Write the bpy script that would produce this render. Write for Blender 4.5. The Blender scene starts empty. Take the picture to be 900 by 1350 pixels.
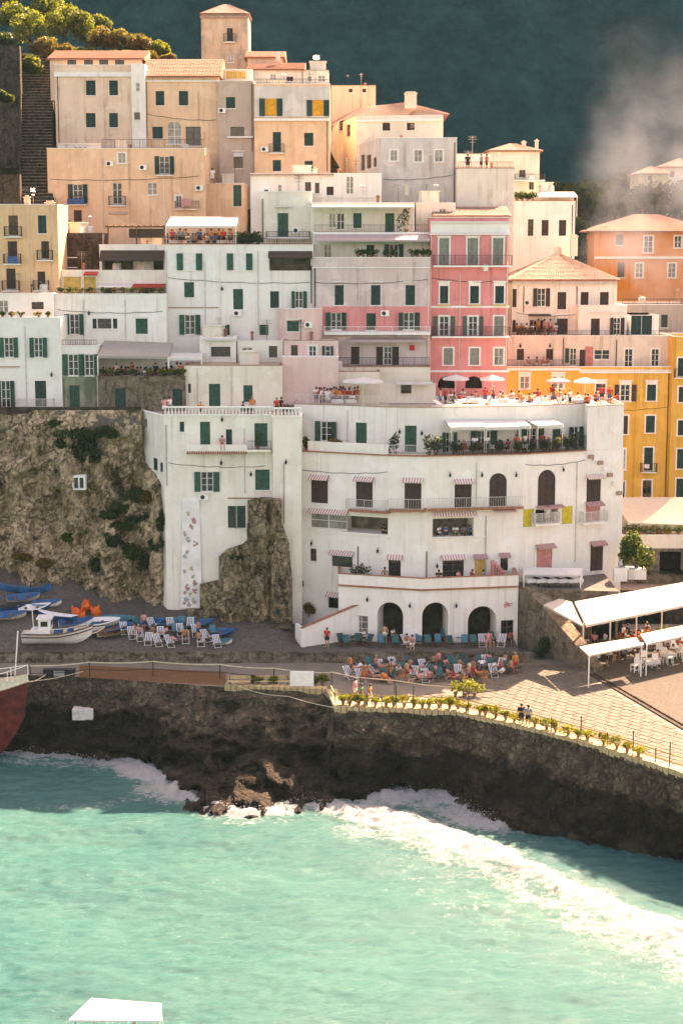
import bpy, math, random
import numpy as np
from mathutils import Vector, Matrix

R = math.radians
SC = bpy.context.scene
COL = SC.collection
random.seed(7)
RNG = np.random.default_rng(7)

# ------------------------------------------------------------------ camera, world, sun, exposure
CAMY, CAMZ, PITCH, FPX = -140.0, 34.8, R(9.0), 2170.0
cam_d = bpy.data.cameras.new('camera')
cam = bpy.data.objects.new('camera', cam_d)
COL.objects.link(cam)
cam.location = (0, CAMY, CAMZ)
cam.rotation_euler = (R(90) - PITCH, 0, 0)
cam_d.sensor_fit = 'VERTICAL'
cam_d.sensor_height = 36.0
cam_d.lens = 36.0 * FPX / 1350.0
cam_d.clip_start = 1.0
cam_d.clip_end = 6000.0
SC.camera = cam

SUN_EL, SUN_AZ = R(40.0), R(30.0)          # azimuth measured from +Y (away from the camera) towards +X
w = bpy.data.worlds.new('World')
SC.world = w
w.use_nodes = True
nt = w.node_tree
for n in list(nt.nodes):
    nt.nodes.remove(n)
sky = nt.nodes.new('ShaderNodeTexSky')
sky.sky_type = 'NISHITA'
sky.sun_disc = False
sky.sun_elevation = SUN_EL
sky.sun_rotation = SUN_AZ
sky.dust_density = 2.5
sky.ozone_density = 0.6
sky.air_density = 1.0
bg = nt.nodes.new('ShaderNodeBackground')
bg.inputs[1].default_value = 0.088
out = nt.nodes.new('ShaderNodeOutputWorld')
nt.links.new(sky.outputs[0], bg.inputs[0])
nt.links.new(bg.outputs[0], out.inputs[0])

sun_d = bpy.data.lights.new('sun', 'SUN')
sun_d.energy = 4.6
sun_d.angle = R(0.5)
sun_d.color = (1.0, 0.94, 0.83)
sun = bpy.data.objects.new('sun', sun_d)
COL.objects.link(sun)
sdir = Vector((math.sin(SUN_AZ) * math.cos(SUN_EL), math.cos(SUN_AZ) * math.cos(SUN_EL), math.sin(SUN_EL)))
sun.rotation_euler = sdir.to_track_quat('Z', 'Y').to_euler()
sun.location = sdir * 300

vs = SC.view_settings
vs.view_transform = 'Standard'
vs.look = 'None'
vs.gamma = 1.0
vs.exposure = 2.64
try:
    vs.use_white_balance = True
    vs.white_balance_temperature = 10200
    vs.white_balance_tint = 34
except Exception:
    pass
try:
    SC.cycles.max_bounces = 7
    SC.cycles.diffuse_bounces = 4
    SC.cycles.transparent_max_bounces = 8
    SC.cycles.volume_bounces = 0
    SC.cycles.volume_step_rate = 2.0
    SC.cycles.caustics_reflective = False
    SC.cycles.caustics_refractive = False
except Exception:
    pass

# ------------------------------------------------------------------ picture <-> world
cP, sP = math.cos(PITCH), math.sin(PITCH)

def ray(px, py):
    a, b = (px - 450) / FPX, (675 - py) / FPX
    return (a, cP + b * sP, -sP + b * cP)

def at(px, py, Y):                     # point on the ray at world depth Y
    d = ray(px, py); t = (Y - CAMY) / d[1]
    return Vector((d[0] * t, Y, CAMZ + d[2] * t))

def at_z(px, py, z):                   # point on the ray at world height z
    d = ray(px, py); t = (z - CAMZ) / d[2]
    return Vector((d[0] * t, CAMY + d[1] * t, z))

def x_at(px, Y, z):
    return (px - 450) / FPX * ((Y - CAMY) * cP + (CAMZ - z) * sP)

# ------------------------------------------------------------------ numpy noise
def _hash(ix, iy, iz, seed):
    h = (ix * 374761393 + iy * 668265263 + iz * 2147483647 + seed * 1274126177) & 0xFFFFFFFF
    h = ((h ^ (h >> 13)) * 1274126177) & 0xFFFFFFFF
    h = (h ^ (h >> 16))
    return (h & 0xFFFF) / 32767.5 - 1.0

def vnoise(x, y, z, seed=0):
    x, y, z = np.broadcast_arrays(np.asarray(x, float), np.asarray(y, float), np.asarray(z, float))
    ix, iy, iz = np.floor(x).astype(np.int64), np.floor(y).astype(np.int64), np.floor(z).astype(np.int64)
    fx, fy, fz = x - ix, y - iy, z - iz
    ux, uy, uz = fx * fx * (3 - 2 * fx), fy * fy * (3 - 2 * fy), fz * fz * (3 - 2 * fz)
    r = 0
    for dx in (0, 1):
        for dy in (0, 1):
            for dz in (0, 1):
                wgt = (ux if dx else 1 - ux) * (uy if dy else 1 - uy) * (uz if dz else 1 - uz)
                r = r + wgt * _hash(ix + dx, iy + dy, iz + dz, seed)
    return r

def fbm(x, y, z, octaves=4, seed=0, ridged=False):
    r, a, s = 0, 1.0, 1.0
    for o in range(octaves):
        n = vnoise(np.asarray(x) * s, np.asarray(y) * s, np.asarray(z) * s, seed + o * 17)
        if ridged:
            n = 1 - 2 * np.abs(n)
        r = r + a * n
        a *= 0.5; s *= 2.03
    return r

# ------------------------------------------------------------------ materials
MATS = {}

def _nodes(name):
    m = bpy.data.materials.new(name)
    m.use_nodes = True
    t = m.node_tree
    b = t.nodes['Principled BSDF']
    return m, t, b

def _n(t, kind, **kw):
    n = t.nodes.new(kind)
    for k, v in kw.items():
        if hasattr(n, k):
            setattr(n, k, v)
        else:
            n.inputs[k].default_value = v
    return n

def _noise(t, vec, scale, detail=4, rough=0.6):
    n = t.nodes.new('ShaderNodeTexNoise')
    n.inputs['Scale'].default_value = scale
    n.inputs['Detail'].default_value = detail
    n.inputs['Roughness'].default_value = rough
    t.links.new(vec, n.inputs['Vector'])
    return n.outputs[0]

def _map(t, vec, scale):
    n = t.nodes.new('ShaderNodeMapping')
    n.inputs['Scale'].default_value = scale
    t.links.new(vec, n.inputs['Vector'])
    return n.outputs[0]

def _ramp(t, fac, p0, p1, c0=(0, 0, 0, 1), c1=(1, 1, 1, 1)):
    n = t.nodes.new('ShaderNodeValToRGB')
    n.color_ramp.elements[0].position = p0; n.color_ramp.elements[0].color = c0
    n.color_ramp.elements[1].position = p1; n.color_ramp.elements[1].color = c1
    t.links.new(fac, n.inputs[0])
    return n.outputs[0]

def _mix(t, fac, a, b, mode='MIX'):
    n = t.nodes.new('ShaderNodeMix')
    n.data_type = 'RGBA'; n.blend_type = mode
    for sock, v in ((n.inputs[0], fac), (n.inputs[6], a), (n.inputs[7], b)):
        if isinstance(v, (int, float)):
            sock.default_value = v
        elif isinstance(v, (tuple, list)):
            sock.default_value = (*v[:3], 1)
        else:
            t.links.new(v, sock)
    return n.outputs[2]

def _bump(t, b, h, strength=0.3, dist=0.05):
    n = t.nodes.new('ShaderNodeBump')
    n.inputs['Strength'].default_value = strength
    n.inputs['Distance'].default_value = dist
    t.links.new(h, n.inputs['Height'])
    t.links.new(n.outputs[0], b.inputs['Normal'])

def _pos(t):
    return t.nodes.new('ShaderNodeNewGeometry').outputs['Position']

def plain(name, col, rough=0.6, var=0.12, scale=3.0, metal=0.0, spec=0.3):
    if name in MATS: return MATS[name]
    m, t, b = _nodes(name)
    v = _noise(t, _pos(t), scale, 3)
    dark = tuple(c * (1 - 2.2 * var) for c in col); lite = tuple(min(1, c * (1 + 1.3 * var)) for c in col)
    c = _mix(t, _ramp(t, v, 0.3, 0.7), dark, lite)
    t.links.new(c, b.inputs['Base Color'])
    b.inputs['Roughness'].default_value = rough
    b.inputs['Metallic'].default_value = metal
    b.inputs['Specular IOR Level'].default_value = spec
    MATS[name] = m
    return m

def stucco(name, col, stain=0.35, stain_col=None):
    if name in MATS: return MATS[name]
    m, t, b = _nodes(name)
    p = _pos(t)
    sc = stain_col or tuple(c * k for c, k in zip(col, (0.62, 0.58, 0.54)))
    patch = _ramp(t, _noise(t, p, 0.45, 6, 0.65), 0.44, 0.66)
    streak = _ramp(t, _noise(t, _map(t, p, (1.6, 1.6, 0.16)), 1.0, 5, 0.7), 0.46, 0.68)
    fac = _mix(t, 0.5, patch, streak)
    mul = t.nodes.new('ShaderNodeMath'); mul.operation = 'MULTIPLY'; mul.inputs[1].default_value = stain * 2
    t.links.new(fac, mul.inputs[0])
    c1 = _mix(t, mul.outputs[0], col, sc)
    fine = _ramp(t, _noise(t, p, 3.5, 4, 0.7), 0.3, 0.75)
    c2 = _mix(t, fine, tuple(c * 0.90 for c in col), tuple(min(1, c * 1.06) for c in col))
    c = _mix(t, 0.40, c1, c2)
    drip = _ramp(t, _noise(t, _map(t, p, (2.6, 2.6, 0.10)), 1.0, 4, 0.6), 0.54, 0.68)
    where = _ramp(t, _noise(t, p, 0.33, 3, 0.5), 0.42, 0.58)
    c = _mix(t, _mix(t, min(.8, stain * 1.6), (0, 0, 0), _mix(t, drip, (0, 0, 0), where)), c, tuple(x * k for x, k in zip(col, (0.50, 0.46, 0.42))))
    rep = _ramp(t, _noise(t, p, 0.6, 2, 0.4), 0.62, 0.635)
    c = _mix(t, _mix(t, .35, (0, 0, 0), rep), c, tuple(min(.86, x * 1.18 + .02) for x in col))
    t.links.new(c, b.inputs['Base Color'])
    b.inputs['Roughness'].default_value = 0.9
    b.inputs['Specular IOR Level'].default_value = 0.15
    _bump(t, b, _noise(t, p, 2.2, 6, 0.7), 0.35, 0.06)
    MATS[name] = m
    return m

def rocky(name, c0, c1, c2, scale=0.5, bump=0.8, veg=None, veg_lo=0.55, crack=0.0):
    if name in MATS: return MATS[name]
    m, t, b = _nodes(name)
    p = _pos(t)
    a = _ramp(t, _noise(t, p, scale, 8, 0.7), 0.35, 0.68)
    c = _mix(t, a, c0, c1)
    s = _ramp(t, _noise(t, _map(t, p, (1.3, 1.3, 0.35)), scale * 2.3, 6, 0.75), 0.45, 0.65)
    c = _mix(t, s, c, c2)
    f = _ramp(t, _noise(t, p, scale * 9, 5, 0.8), 0.30, 0.72, (0.50, 0.50, 0.50, 1), (1.25, 1.25, 1.25, 1))
    c = _mix(t, 0.8, c, f, 'MULTIPLY')
    hgt = _noise(t, p, scale * 5, 8, 0.75)
    if crack:
        for k_, (sc_, lo) in enumerate(((.42, .05), (1.3, .045))):
            vo = t.nodes.new('ShaderNodeTexVoronoi'); vo.feature = 'DISTANCE_TO_EDGE'; vo.inputs['Scale'].default_value = sc_
            nn = t.nodes.new('ShaderNodeTexNoise'); nn.inputs['Scale'].default_value = .8; nn.inputs['Detail'].default_value = 5
            t.links.new(p, nn.inputs['Vector'])
            ad = t.nodes.new('ShaderNodeVectorMath'); ad.operation = 'MULTIPLY_ADD'; ad.inputs[1].default_value = (3, 3, 3)
            t.links.new(nn.outputs[1], ad.inputs[0]); t.links.new(_map(t, p, (1, 1, .6)), ad.inputs[2])
            t.links.new(ad.outputs[0], vo.inputs['Vector'])
            cr = _ramp(t, vo.outputs['Distance'], 0.0, lo)
            c = _mix(t, _mix(t, crack, (1, 1, 1), cr), tuple(x * .35 for x in c2), c)
            mm = t.nodes.new('ShaderNodeMath'); mm.operation = 'MULTIPLY_ADD'; mm.inputs[1].default_value = .5; t.links.new(cr, mm.inputs[0]); t.links.new(hgt, mm.inputs[2]); hgt = mm.outputs[0]
    if veg:
        v = _ramp(t, _noise(t, p, 0.28, 7, 0.75), veg_lo, veg_lo + 0.1)
        c = _mix(t, v, c, veg)
    t.links.new(c, b.inputs['Base Color'])
    b.inputs['Roughness'].default_value = 0.92
    b.inputs['Specular IOR Level'].default_value = 0.15
    _bump(t, b, hgt, bump, 0.25)
    MATS[name] = m
    return m

def striped(name, c0, c1, freq, axis=0, rough=0.8, translucent=0.0):
    if name in MATS: return MATS[name]
    m, t, b = _nodes(name)
    tc = t.nodes.new('ShaderNodeTexCoord')
    sep = t.nodes.new('ShaderNodeSeparateXYZ')
    t.links.new(tc.outputs['Object'], sep.inputs[0])
    mu = t.nodes.new('ShaderNodeMath'); mu.operation = 'MULTIPLY'; mu.inputs[1].default_value = freq
    t.links.new(sep.outputs[axis], mu.inputs[0])
    fr = t.nodes.new('ShaderNodeMath'); fr.operation = 'FRACT'; t.links.new(mu.outputs[0], fr.inputs[0])
    gt = t.nodes.new('ShaderNodeMath'); gt.operation = 'GREATER_THAN'; gt.inputs[1].default_value = 0.5
    t.links.new(fr.outputs[0], gt.inputs[0])
    c = _mix(t, gt.outputs[0], c0, c1)
    t.links.new(c, b.inputs['Base Color'])
    b.inputs['Roughness'].default_value = rough
    b.inputs['Specular IOR Level'].default_value = 0.1
    MATS[name] = m
    return m

def leafy(name, c0, c1, trans=0.35):
    if name in MATS: return MATS[name]
    m, t, b = _nodes(name)
    v = _ramp(t, _noise(t, _pos(t), 1.4, 4, 0.8), 0.35, 0.68)
    c = _mix(t, v, c0, c1)
    t.links.new(c, b.inputs['Base Color'])
    b.inputs['Roughness'].default_value = 0.6
    b.inputs['Specular IOR Level'].default_value = 0.25
    tr = t.nodes.new('ShaderNodeBsdfTranslucent')
    t.links.new(_mix(t, 0.5, c, (0.30, 0.36, 0.03)), tr.inputs[0])
    mx = t.nodes.new('ShaderNodeMixShader'); mx.inputs[0].default_value = trans
    o = t.nodes['Material Output']
    t.links.new(b.outputs[0], mx.inputs[1]); t.links.new(tr.outputs[0], mx.inputs[2]); t.links.new(mx.outputs[0], o.inputs[0])
    MATS[name] = m
    return m

def cloth(name, col, trans=0.3):
    if name in MATS: return MATS[name]
    m, t, b = _nodes(name)
    v = _ramp(t, _noise(t, _pos(t), 1.2, 5, 0.7), 0.3, 0.75)
    c = _mix(t, v, tuple(x * 0.86 for x in col), col)
    t.links.new(c, b.inputs['Base Color'])
    b.inputs['Roughness'].default_value = 0.85
    b.inputs['Specular IOR Level'].default_value = 0.1
    tr = t.nodes.new('ShaderNodeBsdfTranslucent')
    t.links.new(c, tr.inputs[0])
    mx = t.nodes.new('ShaderNodeMixShader'); mx.inputs[0].default_value = trans
    o = t.nodes['Material Output']
    t.links.new(b.outputs[0], mx.inputs[1]); t.links.new(tr.outputs[0], mx.inputs[2]); t.links.new(mx.outputs[0], o.inputs[0])
    MATS[name] = m
    return m

WHITE = stucco('white_stucco', (0.81, 0.765, 0.69), 0.27)
WARMW = stucco('warm_white_stucco', (0.81, 0.75, 0.655), 0.30)
CREAM = stucco('cream_stucco', (0.76, 0.69, 0.575), 0.36)
BEIGE = stucco('beige_stucco', (0.66, 0.58, 0.47), 0.35)
GREYW = stucco('greyish_stucco', (0.62, 0.57, 0.515), 0.5)
MAUVE = stucco('mauve_stucco', (0.64, 0.51, 0.475), 0.45)
MAUVED = stucco('taupe_stucco', (0.50, 0.385, 0.315), 0.35)
PEACH = stucco('peach_stucco', (0.82, 0.535, 0.345), 0.45)
PEACHL = stucco('pale_peach_stucco', (0.83, 0.59, 0.43), 0.45)
PINK = stucco('pink_stucco', (0.78, 0.265, 0.25), 0.4)
PINKL = stucco('pale_pink_stucco', (0.76, 0.53, 0.48), 0.3)
YELLOW = stucco('yellow_stucco', (0.74, 0.42, 0.09), 0.4)
ORANGE = stucco('orange_stucco', (0.74, 0.23, 0.03), 0.3)
MOSSY = stucco('mossy_stucco', (0.34, 0.33, 0.24), 0.9, (0.02, 0.06, 0.025))
TRIM = stucco('white_trim', (0.80, 0.77, 0.71), 0.15)
STONEW = rocky('stone_masonry', (0.22, 0.165, 0.115), (0.33, 0.265, 0.19), (0.16, 0.12, 0.085), 0.9, 0.7, crack=.6)
DARKST = rocky('dark_masonry', (0.075, 0.055, 0.04), (0.13, 0.095, 0.07), (0.05, 0.04, 0.03), 1.0, 0.7, crack=.6)
CLIFF = rocky('cliff_rock', (0.53, 0.375, 0.225), (0.76, 0.57, 0.37), (0.24, 0.16, 0.095), 0.32, 1.0, (0.055, 0.052, 0.022), .55, .75)
SEAROCK = rocky('shore_rock', (0.10, 0.072, 0.05), (0.17, 0.125, 0.085), (0.05, 0.036, 0.027), 0.5, 0.9)
WALLST = rocky('quay_stone', (0.17, 0.13, 0.09), (0.27, 0.21, 0.145), (0.10, 0.075, 0.052), 0.8, 0.6, crack=.6)
WETST = rocky('wet_quay_stone', (0.035, 0.025, 0.02), (0.065, 0.048, 0.033), (0.018, 0.014, 0.012), 0.8, 0.6)
GRAVEL = rocky('beach_gravel', (0.12, 0.10, 0.085), (0.19, 0.16, 0.135), (0.08, 0.067, 0.057), 1.6, 0.5)
PAVE = rocky('paving', (0.14, 0.12, 0.092), (0.19, 0.16, 0.125), (0.105, 0.088, 0.066), 1.2, 0.3)
ASPH = rocky('dark_paving', (0.15, 0.125, 0.105), (0.21, 0.175, 0.15), (0.10, 0.08, 0.07), 1.2, 0.3)
TERR = rocky('terrace_floor', (0.46, 0.38, 0.30), (0.56, 0.47, 0.38), (0.38, 0.30, 0.23), 0.8, 0.2)
TERRA = rocky('terracotta', (0.40, 0.18, 0.12), (0.50, 0.26, 0.185), (0.30, 0.125, 0.08), 0.9, 0.3)
TERRAP = rocky('sunbleached_tile', (0.42, 0.275, 0.21), (0.52, 0.365, 0.29), (0.33, 0.20, 0.145), 0.9, 0.3)
TILEED = plain('tile_edge', (0.36, 0.15, 0.09), 0.85)
GREEN = plain('green_paint', (0.012, 0.085, 0.050), 0.5, 0.2)
GREEND = plain('dark_green_paint', (0.010, 0.045, 0.032), 0.5, 0.2)
BROWN = plain('brown_paint', (0.060, 0.030, 0.020), 0.55, 0.2)
SAGE = plain('sage_paint', (0.25, 0.26, 0.21), 0.6, 0.1)
SAGED = plain('dull_green_paint', (0.085, 0.10, 0.075), 0.6, 0.12)
WPAINT = plain('white_paint', (0.80, 0.77, 0.70), 0.45, 0.05)
WOOD = plain('brown_wood', (0.16, 0.075, 0.035), 0.6, 0.2)
PINKP = plain('pink_paint', (0.58, 0.22, 0.19), 0.6)
OCHRE = plain('ochre_blind', (0.62, 0.42, 0.13), 0.8)
YBLIND = plain('yellow_blind', (0.62, 0.48, 0.05), 0.8)
OCURT = plain('orange_curtain', (0.72, 0.33, 0.03), 0.8)
GLASS = plain('dark_glass', (0.020, 0.022, 0.022), 0.06, 0.3, 1.0, 0, 0.6)
GLASSG = plain('pale_glass', (0.28, 0.26, 0.22), 0.10, 0.3, 0.8, 0, 0.6)
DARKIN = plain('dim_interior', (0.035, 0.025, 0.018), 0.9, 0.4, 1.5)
LOGB = plain('loggia_wall', (0.20, 0.165, 0.12), 0.9, 0.25, 1.0)
IRON = plain('black_iron', (0.025, 0.023, 0.022), 0.5)
STEEL = plain('grey_steel', (0.42, 0.40, 0.37), 0.4, 0.1, 3, 0.6)
GREYP = plain('grey_plastic', (0.58, 0.55, 0.50), 0.5)
WCLOTH = cloth('white_canvas', (0.80, 0.77, 0.72), 0.25)
PCLOTH = cloth('rosy_canvas', (0.62, 0.36, 0.34), 0.3)
GCLOTH = cloth('grey_canvas', (0.44, 0.385, 0.335), 0.15)
BCLOTH = cloth('brown_canvas', (0.085, 0.060, 0.045), 0.1)
RCLOTH = cloth('red_canvas', (0.50, 0.07, 0.05), 0.2)
MCLOTH = cloth('mauve_canvas', (0.62, 0.49, 0.46), 0.25)
AWSTR = striped('striped_awning', (0.78, 0.72, 0.66), (0.48, 0.20, 0.18), 4.0)
BLUSTR = striped('blue_white_stripe', (0.66, 0.64, 0.60), (0.025, 0.055, 0.11), 7.0)
TEALC = plain('teal_canvas', (0.015, 0.115, 0.115), 0.8)
TEALD = plain('deep_teal_canvas', (0.012, 0.06, 0.06), 0.8)
BLUEC = plain('blue_green_canvas', (0.03, 0.17, 0.22), 0.8)
LEAF = leafy('leaf_green', (0.018, 0.042, 0.010), (0.075, 0.115, 0.022))
LEAFD = leafy('leaf_dark', (0.012, 0.028, 0.010), (0.040, 0.060, 0.018), 0.25)
LEAFY = leafy('leaf_yellowgreen', (0.060, 0.075, 0.012), (0.17, 0.16, 0.025), 0.5)
LEAFG = leafy('leaf_golden', (0.10, 0.085, 0.012), (0.27, 0.19, 0.025), 0.5)
LEAFX = leafy('leaf_deep', (0.006, 0.013, 0.008), (0.014, 0.026, 0.013), .05)
LEAFX.node_tree.nodes['Principled BSDF'].inputs['Specular IOR Level'].default_value = 0
LEAFO = leafy('leaf_olive', (0.035, 0.045, 0.010), (0.10, 0.10, 0.022), 0.45)
LEAFA = leafy('leaf_autumn', (0.10, 0.045, 0.018), (0.24, 0.13, 0.035), 0.4)
LEAFR = leafy('leaf_reddish', (0.09, 0.035, 0.018), (0.20, 0.075, 0.03), 0.4)
BARK = plain('bark', (0.10, 0.070, 0.045), 0.9, 0.25)
POTC = plain('pot_clay', (0.34, 0.15, 0.08), 0.85)
BOATW = plain('boat_white', (0.80, 0.77, 0.73), 0.3, 0.04)
BOATB = plain('boat_blue', (0.010, 0.10, 0.24), 0.4, 0.15)
BOATR = plain('boat_red', (0.15, 0.022, 0.017), 0.6, 0.3, 1.2)
BOATC = plain('boat_cream', (0.66, 0.58, 0.44), 0.5)
BOATG = plain('boat_teal', (0.02, 0.18, 0.20), 0.4)
ORNG = plain('bright_orange', (0.75, 0.12, 0.02), 0.6)
ROPE = plain('rope', (0.58, 0.48, 0.34), 0.9)
SKIN = [plain('skin_a', (0.52, 0.28, 0.18), 0.6, 0.05), plain('skin_b', (0.42, 0.20, 0.12), 0.6, 0.05), plain('skin_c', (0.30, 0.15, 0.09), 0.6, 0.05)]
HAIR = [plain('hair_dark', (0.020, 0.013, 0.010), 0.6), plain('hair_brown', (0.08, 0.04, 0.02), 0.6), plain('hair_fair', (0.36, 0.24, 0.11), 0.6)]
CLO = {'red': plain('cloth_red', (0.50, 0.05, 0.04), 0.9), 'white': plain('cloth_white', (0.78, 0.75, 0.70), 0.9),
       'blue': plain('cloth_blue', (0.04, 0.10, 0.25), 0.9), 'black': plain('cloth_black', (0.02, 0.02, 0.022), 0.9),
       'orange': plain('cloth_orange', (0.62, 0.20, 0.04), 0.9), 'grey': plain('cloth_grey', (0.25, 0.24, 0.23), 0.9),
       'pink': plain('cloth_pink', (0.65, 0.28, 0.26), 0.9), 'green': plain('cloth_green', (0.03, 0.22, 0.08), 0.9)}

# ------------------------------------------------------------------ mesh building
class MB:
    def __init__(self):
        self.v, self.f = [], []
    def quad(self, *p):
        i = len(self.v); self.v += [tuple(q) for q in p]; self.f.append(tuple(range(i, i + len(p))))
    def hexa(self, p):                         # 8 points: bottom ring 0-3 (ccw from above), top ring 4-7
        i = len(self.v); self.v += [tuple(q) for q in p]
        for a in ((3, 2, 1, 0), (4, 5, 6, 7), (0, 1, 5, 4), (1, 2, 6, 5), (2, 3, 7, 6), (3, 0, 4, 7)):
            self.f.append(tuple(i + k for k in a))
    def box(self, x0, x1, y0, y1, z0, z1):
        self.hexa([(x0, y0, z0), (x1, y0, z0), (x1, y1, z0), (x0, y1, z0), (x0, y0, z1), (x1, y0, z1), (x1, y1, z1), (x0, y1, z1)])
    def tube(self, pts, r, seg=6, cap=True):
        pts = [Vector(p) for p in pts]
        rs = r if isinstance(r, (list, tuple)) else [r] * len(pts)
        rings = []
        for k, p in enumerate(pts):
            d = (pts[min(k + 1, len(pts) - 1)] - pts[max(k - 1, 0)])
            if d.length < 1e-6: d = Vector((0, 0, 1))
            d.normalize()
            s = d.cross(Vector((0, 0, 1)))
            if s.length < 0.05: s = Vector((1, 0, 0))
            s.normalize(); u = s.cross(d)
            i = len(self.v)
            for j in range(seg):
                a = 2 * math.pi * j / seg
                self.v.append(tuple(p + (s * math.cos(a) + u * math.sin(a)) * rs[k]))
            rings.append(i)
        for a, b in zip(rings, rings[1:]):
            for j in range(seg):
                self.f.append((a + j, a + (j + 1) % seg, b + (j + 1) % seg, b + j))
        if cap:
            self.f.append(tuple(rings[0] + j for j in reversed(range(seg))))
            self.f.append(tuple(rings[-1] + j for j in range(seg)))
    def lathe(self, prof, seg=10, c=(0, 0, 0)):
        i = len(self.v)
        for r, z in prof:
            for j in range(seg):
                a = 2 * math.pi * j / seg
                self.v.append((c[0] + r * math.cos(a), c[1] + r * math.sin(a), c[2] + z))
        for k in range(len(prof) - 1):
            for j in range(seg):
                self.f.append((i + k * seg + j, i + k * seg + (j + 1) % seg, i + (k + 1) * seg + (j + 1) % seg, i + (k + 1) * seg + j))
        self.f.append(tuple(i + j for j in reversed(range(seg))))
        self.f.append(tuple(i + (len(prof) - 1) * seg + j for j in range(seg)))
    def mesh(self, name, m, off=(0, 0, 0), smooth=False):
        me = bpy.data.meshes.new(name)
        if any(off):
            vv = [(a - off[0], b - off[1], c - off[2]) for a, b, c in self.v]
        else:
            vv = self.v
        me.from_pydata(vv, [], self.f)
        me.materials.append(m)
        if smooth:
            me.polygons.foreach_set('use_smooth', [True] * len(me.polygons))
        me.update()
        return me
    def build(self, name, m, parent=None, off=None, smooth=False, kind=None):
        if off is None:
            off = parent.matrix_world.translation if parent is not None else (0, 0, 0)
        o = bpy.data.objects.new(name, self.mesh(name, m, tuple(off), smooth))
        COL.objects.link(o)
        if parent is not None: o.parent = parent
        if kind: o['kind'] = kind
        return o

CACHE = {}
def cached(key, fn, name, m, smooth=False):
    k = (key, m.name)
    if k not in CACHE:
        mb = MB(); fn(mb)
        CACHE[k] = mb.mesh(name, m, smooth=smooth)
    return CACHE[k]

def inst(name, me, parent, loc=(0, 0, 0), rz=0.0, scale=None):
    o = bpy.data.objects.new(name, me)
    COL.objects.link(o)
    if parent is not None: o.parent = parent
    o.location = loc
    o.rotation_euler = (0, 0, rz)
    if scale: o.scale = scale
    return o

def thing(name, label, cat, loc=(0, 0, 0), rz=0.0, group=None):
    o = bpy.data.objects.new(name, None)
    COL.objects.link(o)
    o.location = loc; o.rotation_euler = (0, 0, rz)
    o.matrix_world = Matrix.Translation(Vector(loc)) @ Matrix.Rotation(rz, 4, 'Z')
    o['label'] = label; o['category'] = cat
    if group: o['group'] = group
    o.empty_display_size = 0.3
    return o

def kids(o):
    return [c for c in COL.objects if c.parent == o] if False else list(o.children)

def copy_thing(o, loc, rz=0.0, label=None, group=None, sub=None):
    c = o.copy(); COL.objects.link(c)
    c.location = loc; c.rotation_euler = (0, 0, rz)
    if label: c['label'] = label
    if group: c['group'] = group
    for ch in o.children:
        d = ch.copy(); COL.objects.link(d); d.parent = c
        for g in ch.children:
            e = g.copy(); COL.objects.link(e); e.parent = d
    return c

def array_mesh(name, V, F, m, smooth=True):
    me = bpy.data.meshes.new(name)
    V = np.asarray(V, np.float32); F = np.asarray(F, np.int32)
    k = F.shape[1]
    me.vertices.add(len(V)); me.vertices.foreach_set('co', V.ravel())
    me.loops.add(F.size); me.loops.foreach_set('vertex_index', F.ravel())
    me.polygons.add(len(F)); me.polygons.foreach_set('loop_start', np.arange(0, F.size, k, dtype=np.int32))
    me.polygons.foreach_set('loop_total', np.full(len(F), k, np.int32))
    if smooth: me.polygons.foreach_set('use_smooth', np.ones(len(F), bool))
    me.materials.append(m)
    me.update(calc_edges=True); me.validate()
    return me

def grid_faces(nu, nv):
    i = np.arange(nu * nv).reshape(nv, nu)
    return np.stack([i[:-1, :-1], i[:-1, 1:], i[1:, 1:], i[1:, :-1]], -1).reshape(-1, 4)

def link(name, me, parent=None, kind=None, loc=(0, 0, 0)):
    o = bpy.data.objects.new(name, me); COL.objects.link(o)
    if parent is not None: o.parent = parent
    o.location = loc
    if kind: o['kind'] = kind
    return o

def leaf_mesh(name, m, n, blobs, size=0.12, seed=0):
    """n leaf-sized quads scattered in the shells of several ellipsoid clumps: blobs = [(cx,cy,cz,rx,ry,rz), ...]"""
    rng = np.random.default_rng(seed)
    wts = np.array([b[3] * b[4] * b[5] for b in blobs]) ** 0.67
    pick = rng.choice(len(blobs), n, p=wts / wts.sum())
    B = np.array(blobs)[pick]
    d = rng.normal(size=(n, 3)); d /= np.linalg.norm(d, axis=1)[:, None]
    rr = rng.uniform(0.45, 1.08, n) ** 0.6
    c = B[:, :3] + d * B[:, 3:] * rr[:, None]
    nrm = d + rng.normal(size=(n, 3)) * 0.8; nrm /= np.linalg.norm(nrm, axis=1)[:, None]
    t = np.cross(nrm, rng.normal(size=(n, 3))); t /= np.linalg.norm(t, axis=1)[:, None] + 1e-9
    b2 = np.cross(nrm, t)
    s = size * rng.uniform(0.6, 1.5, n)[:, None]
    V = np.stack([c - t * s, c - b2 * s * 0.55, c + t * s, c + b2 * s * 0.55], 1).reshape(-1, 3)
    F = np.arange(n * 4).reshape(-1, 4)
    return array_mesh(name, V, F, m, smooth=False)
SMOKE, HAZE = True, 0.00004
WR = random.Random(31)
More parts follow.
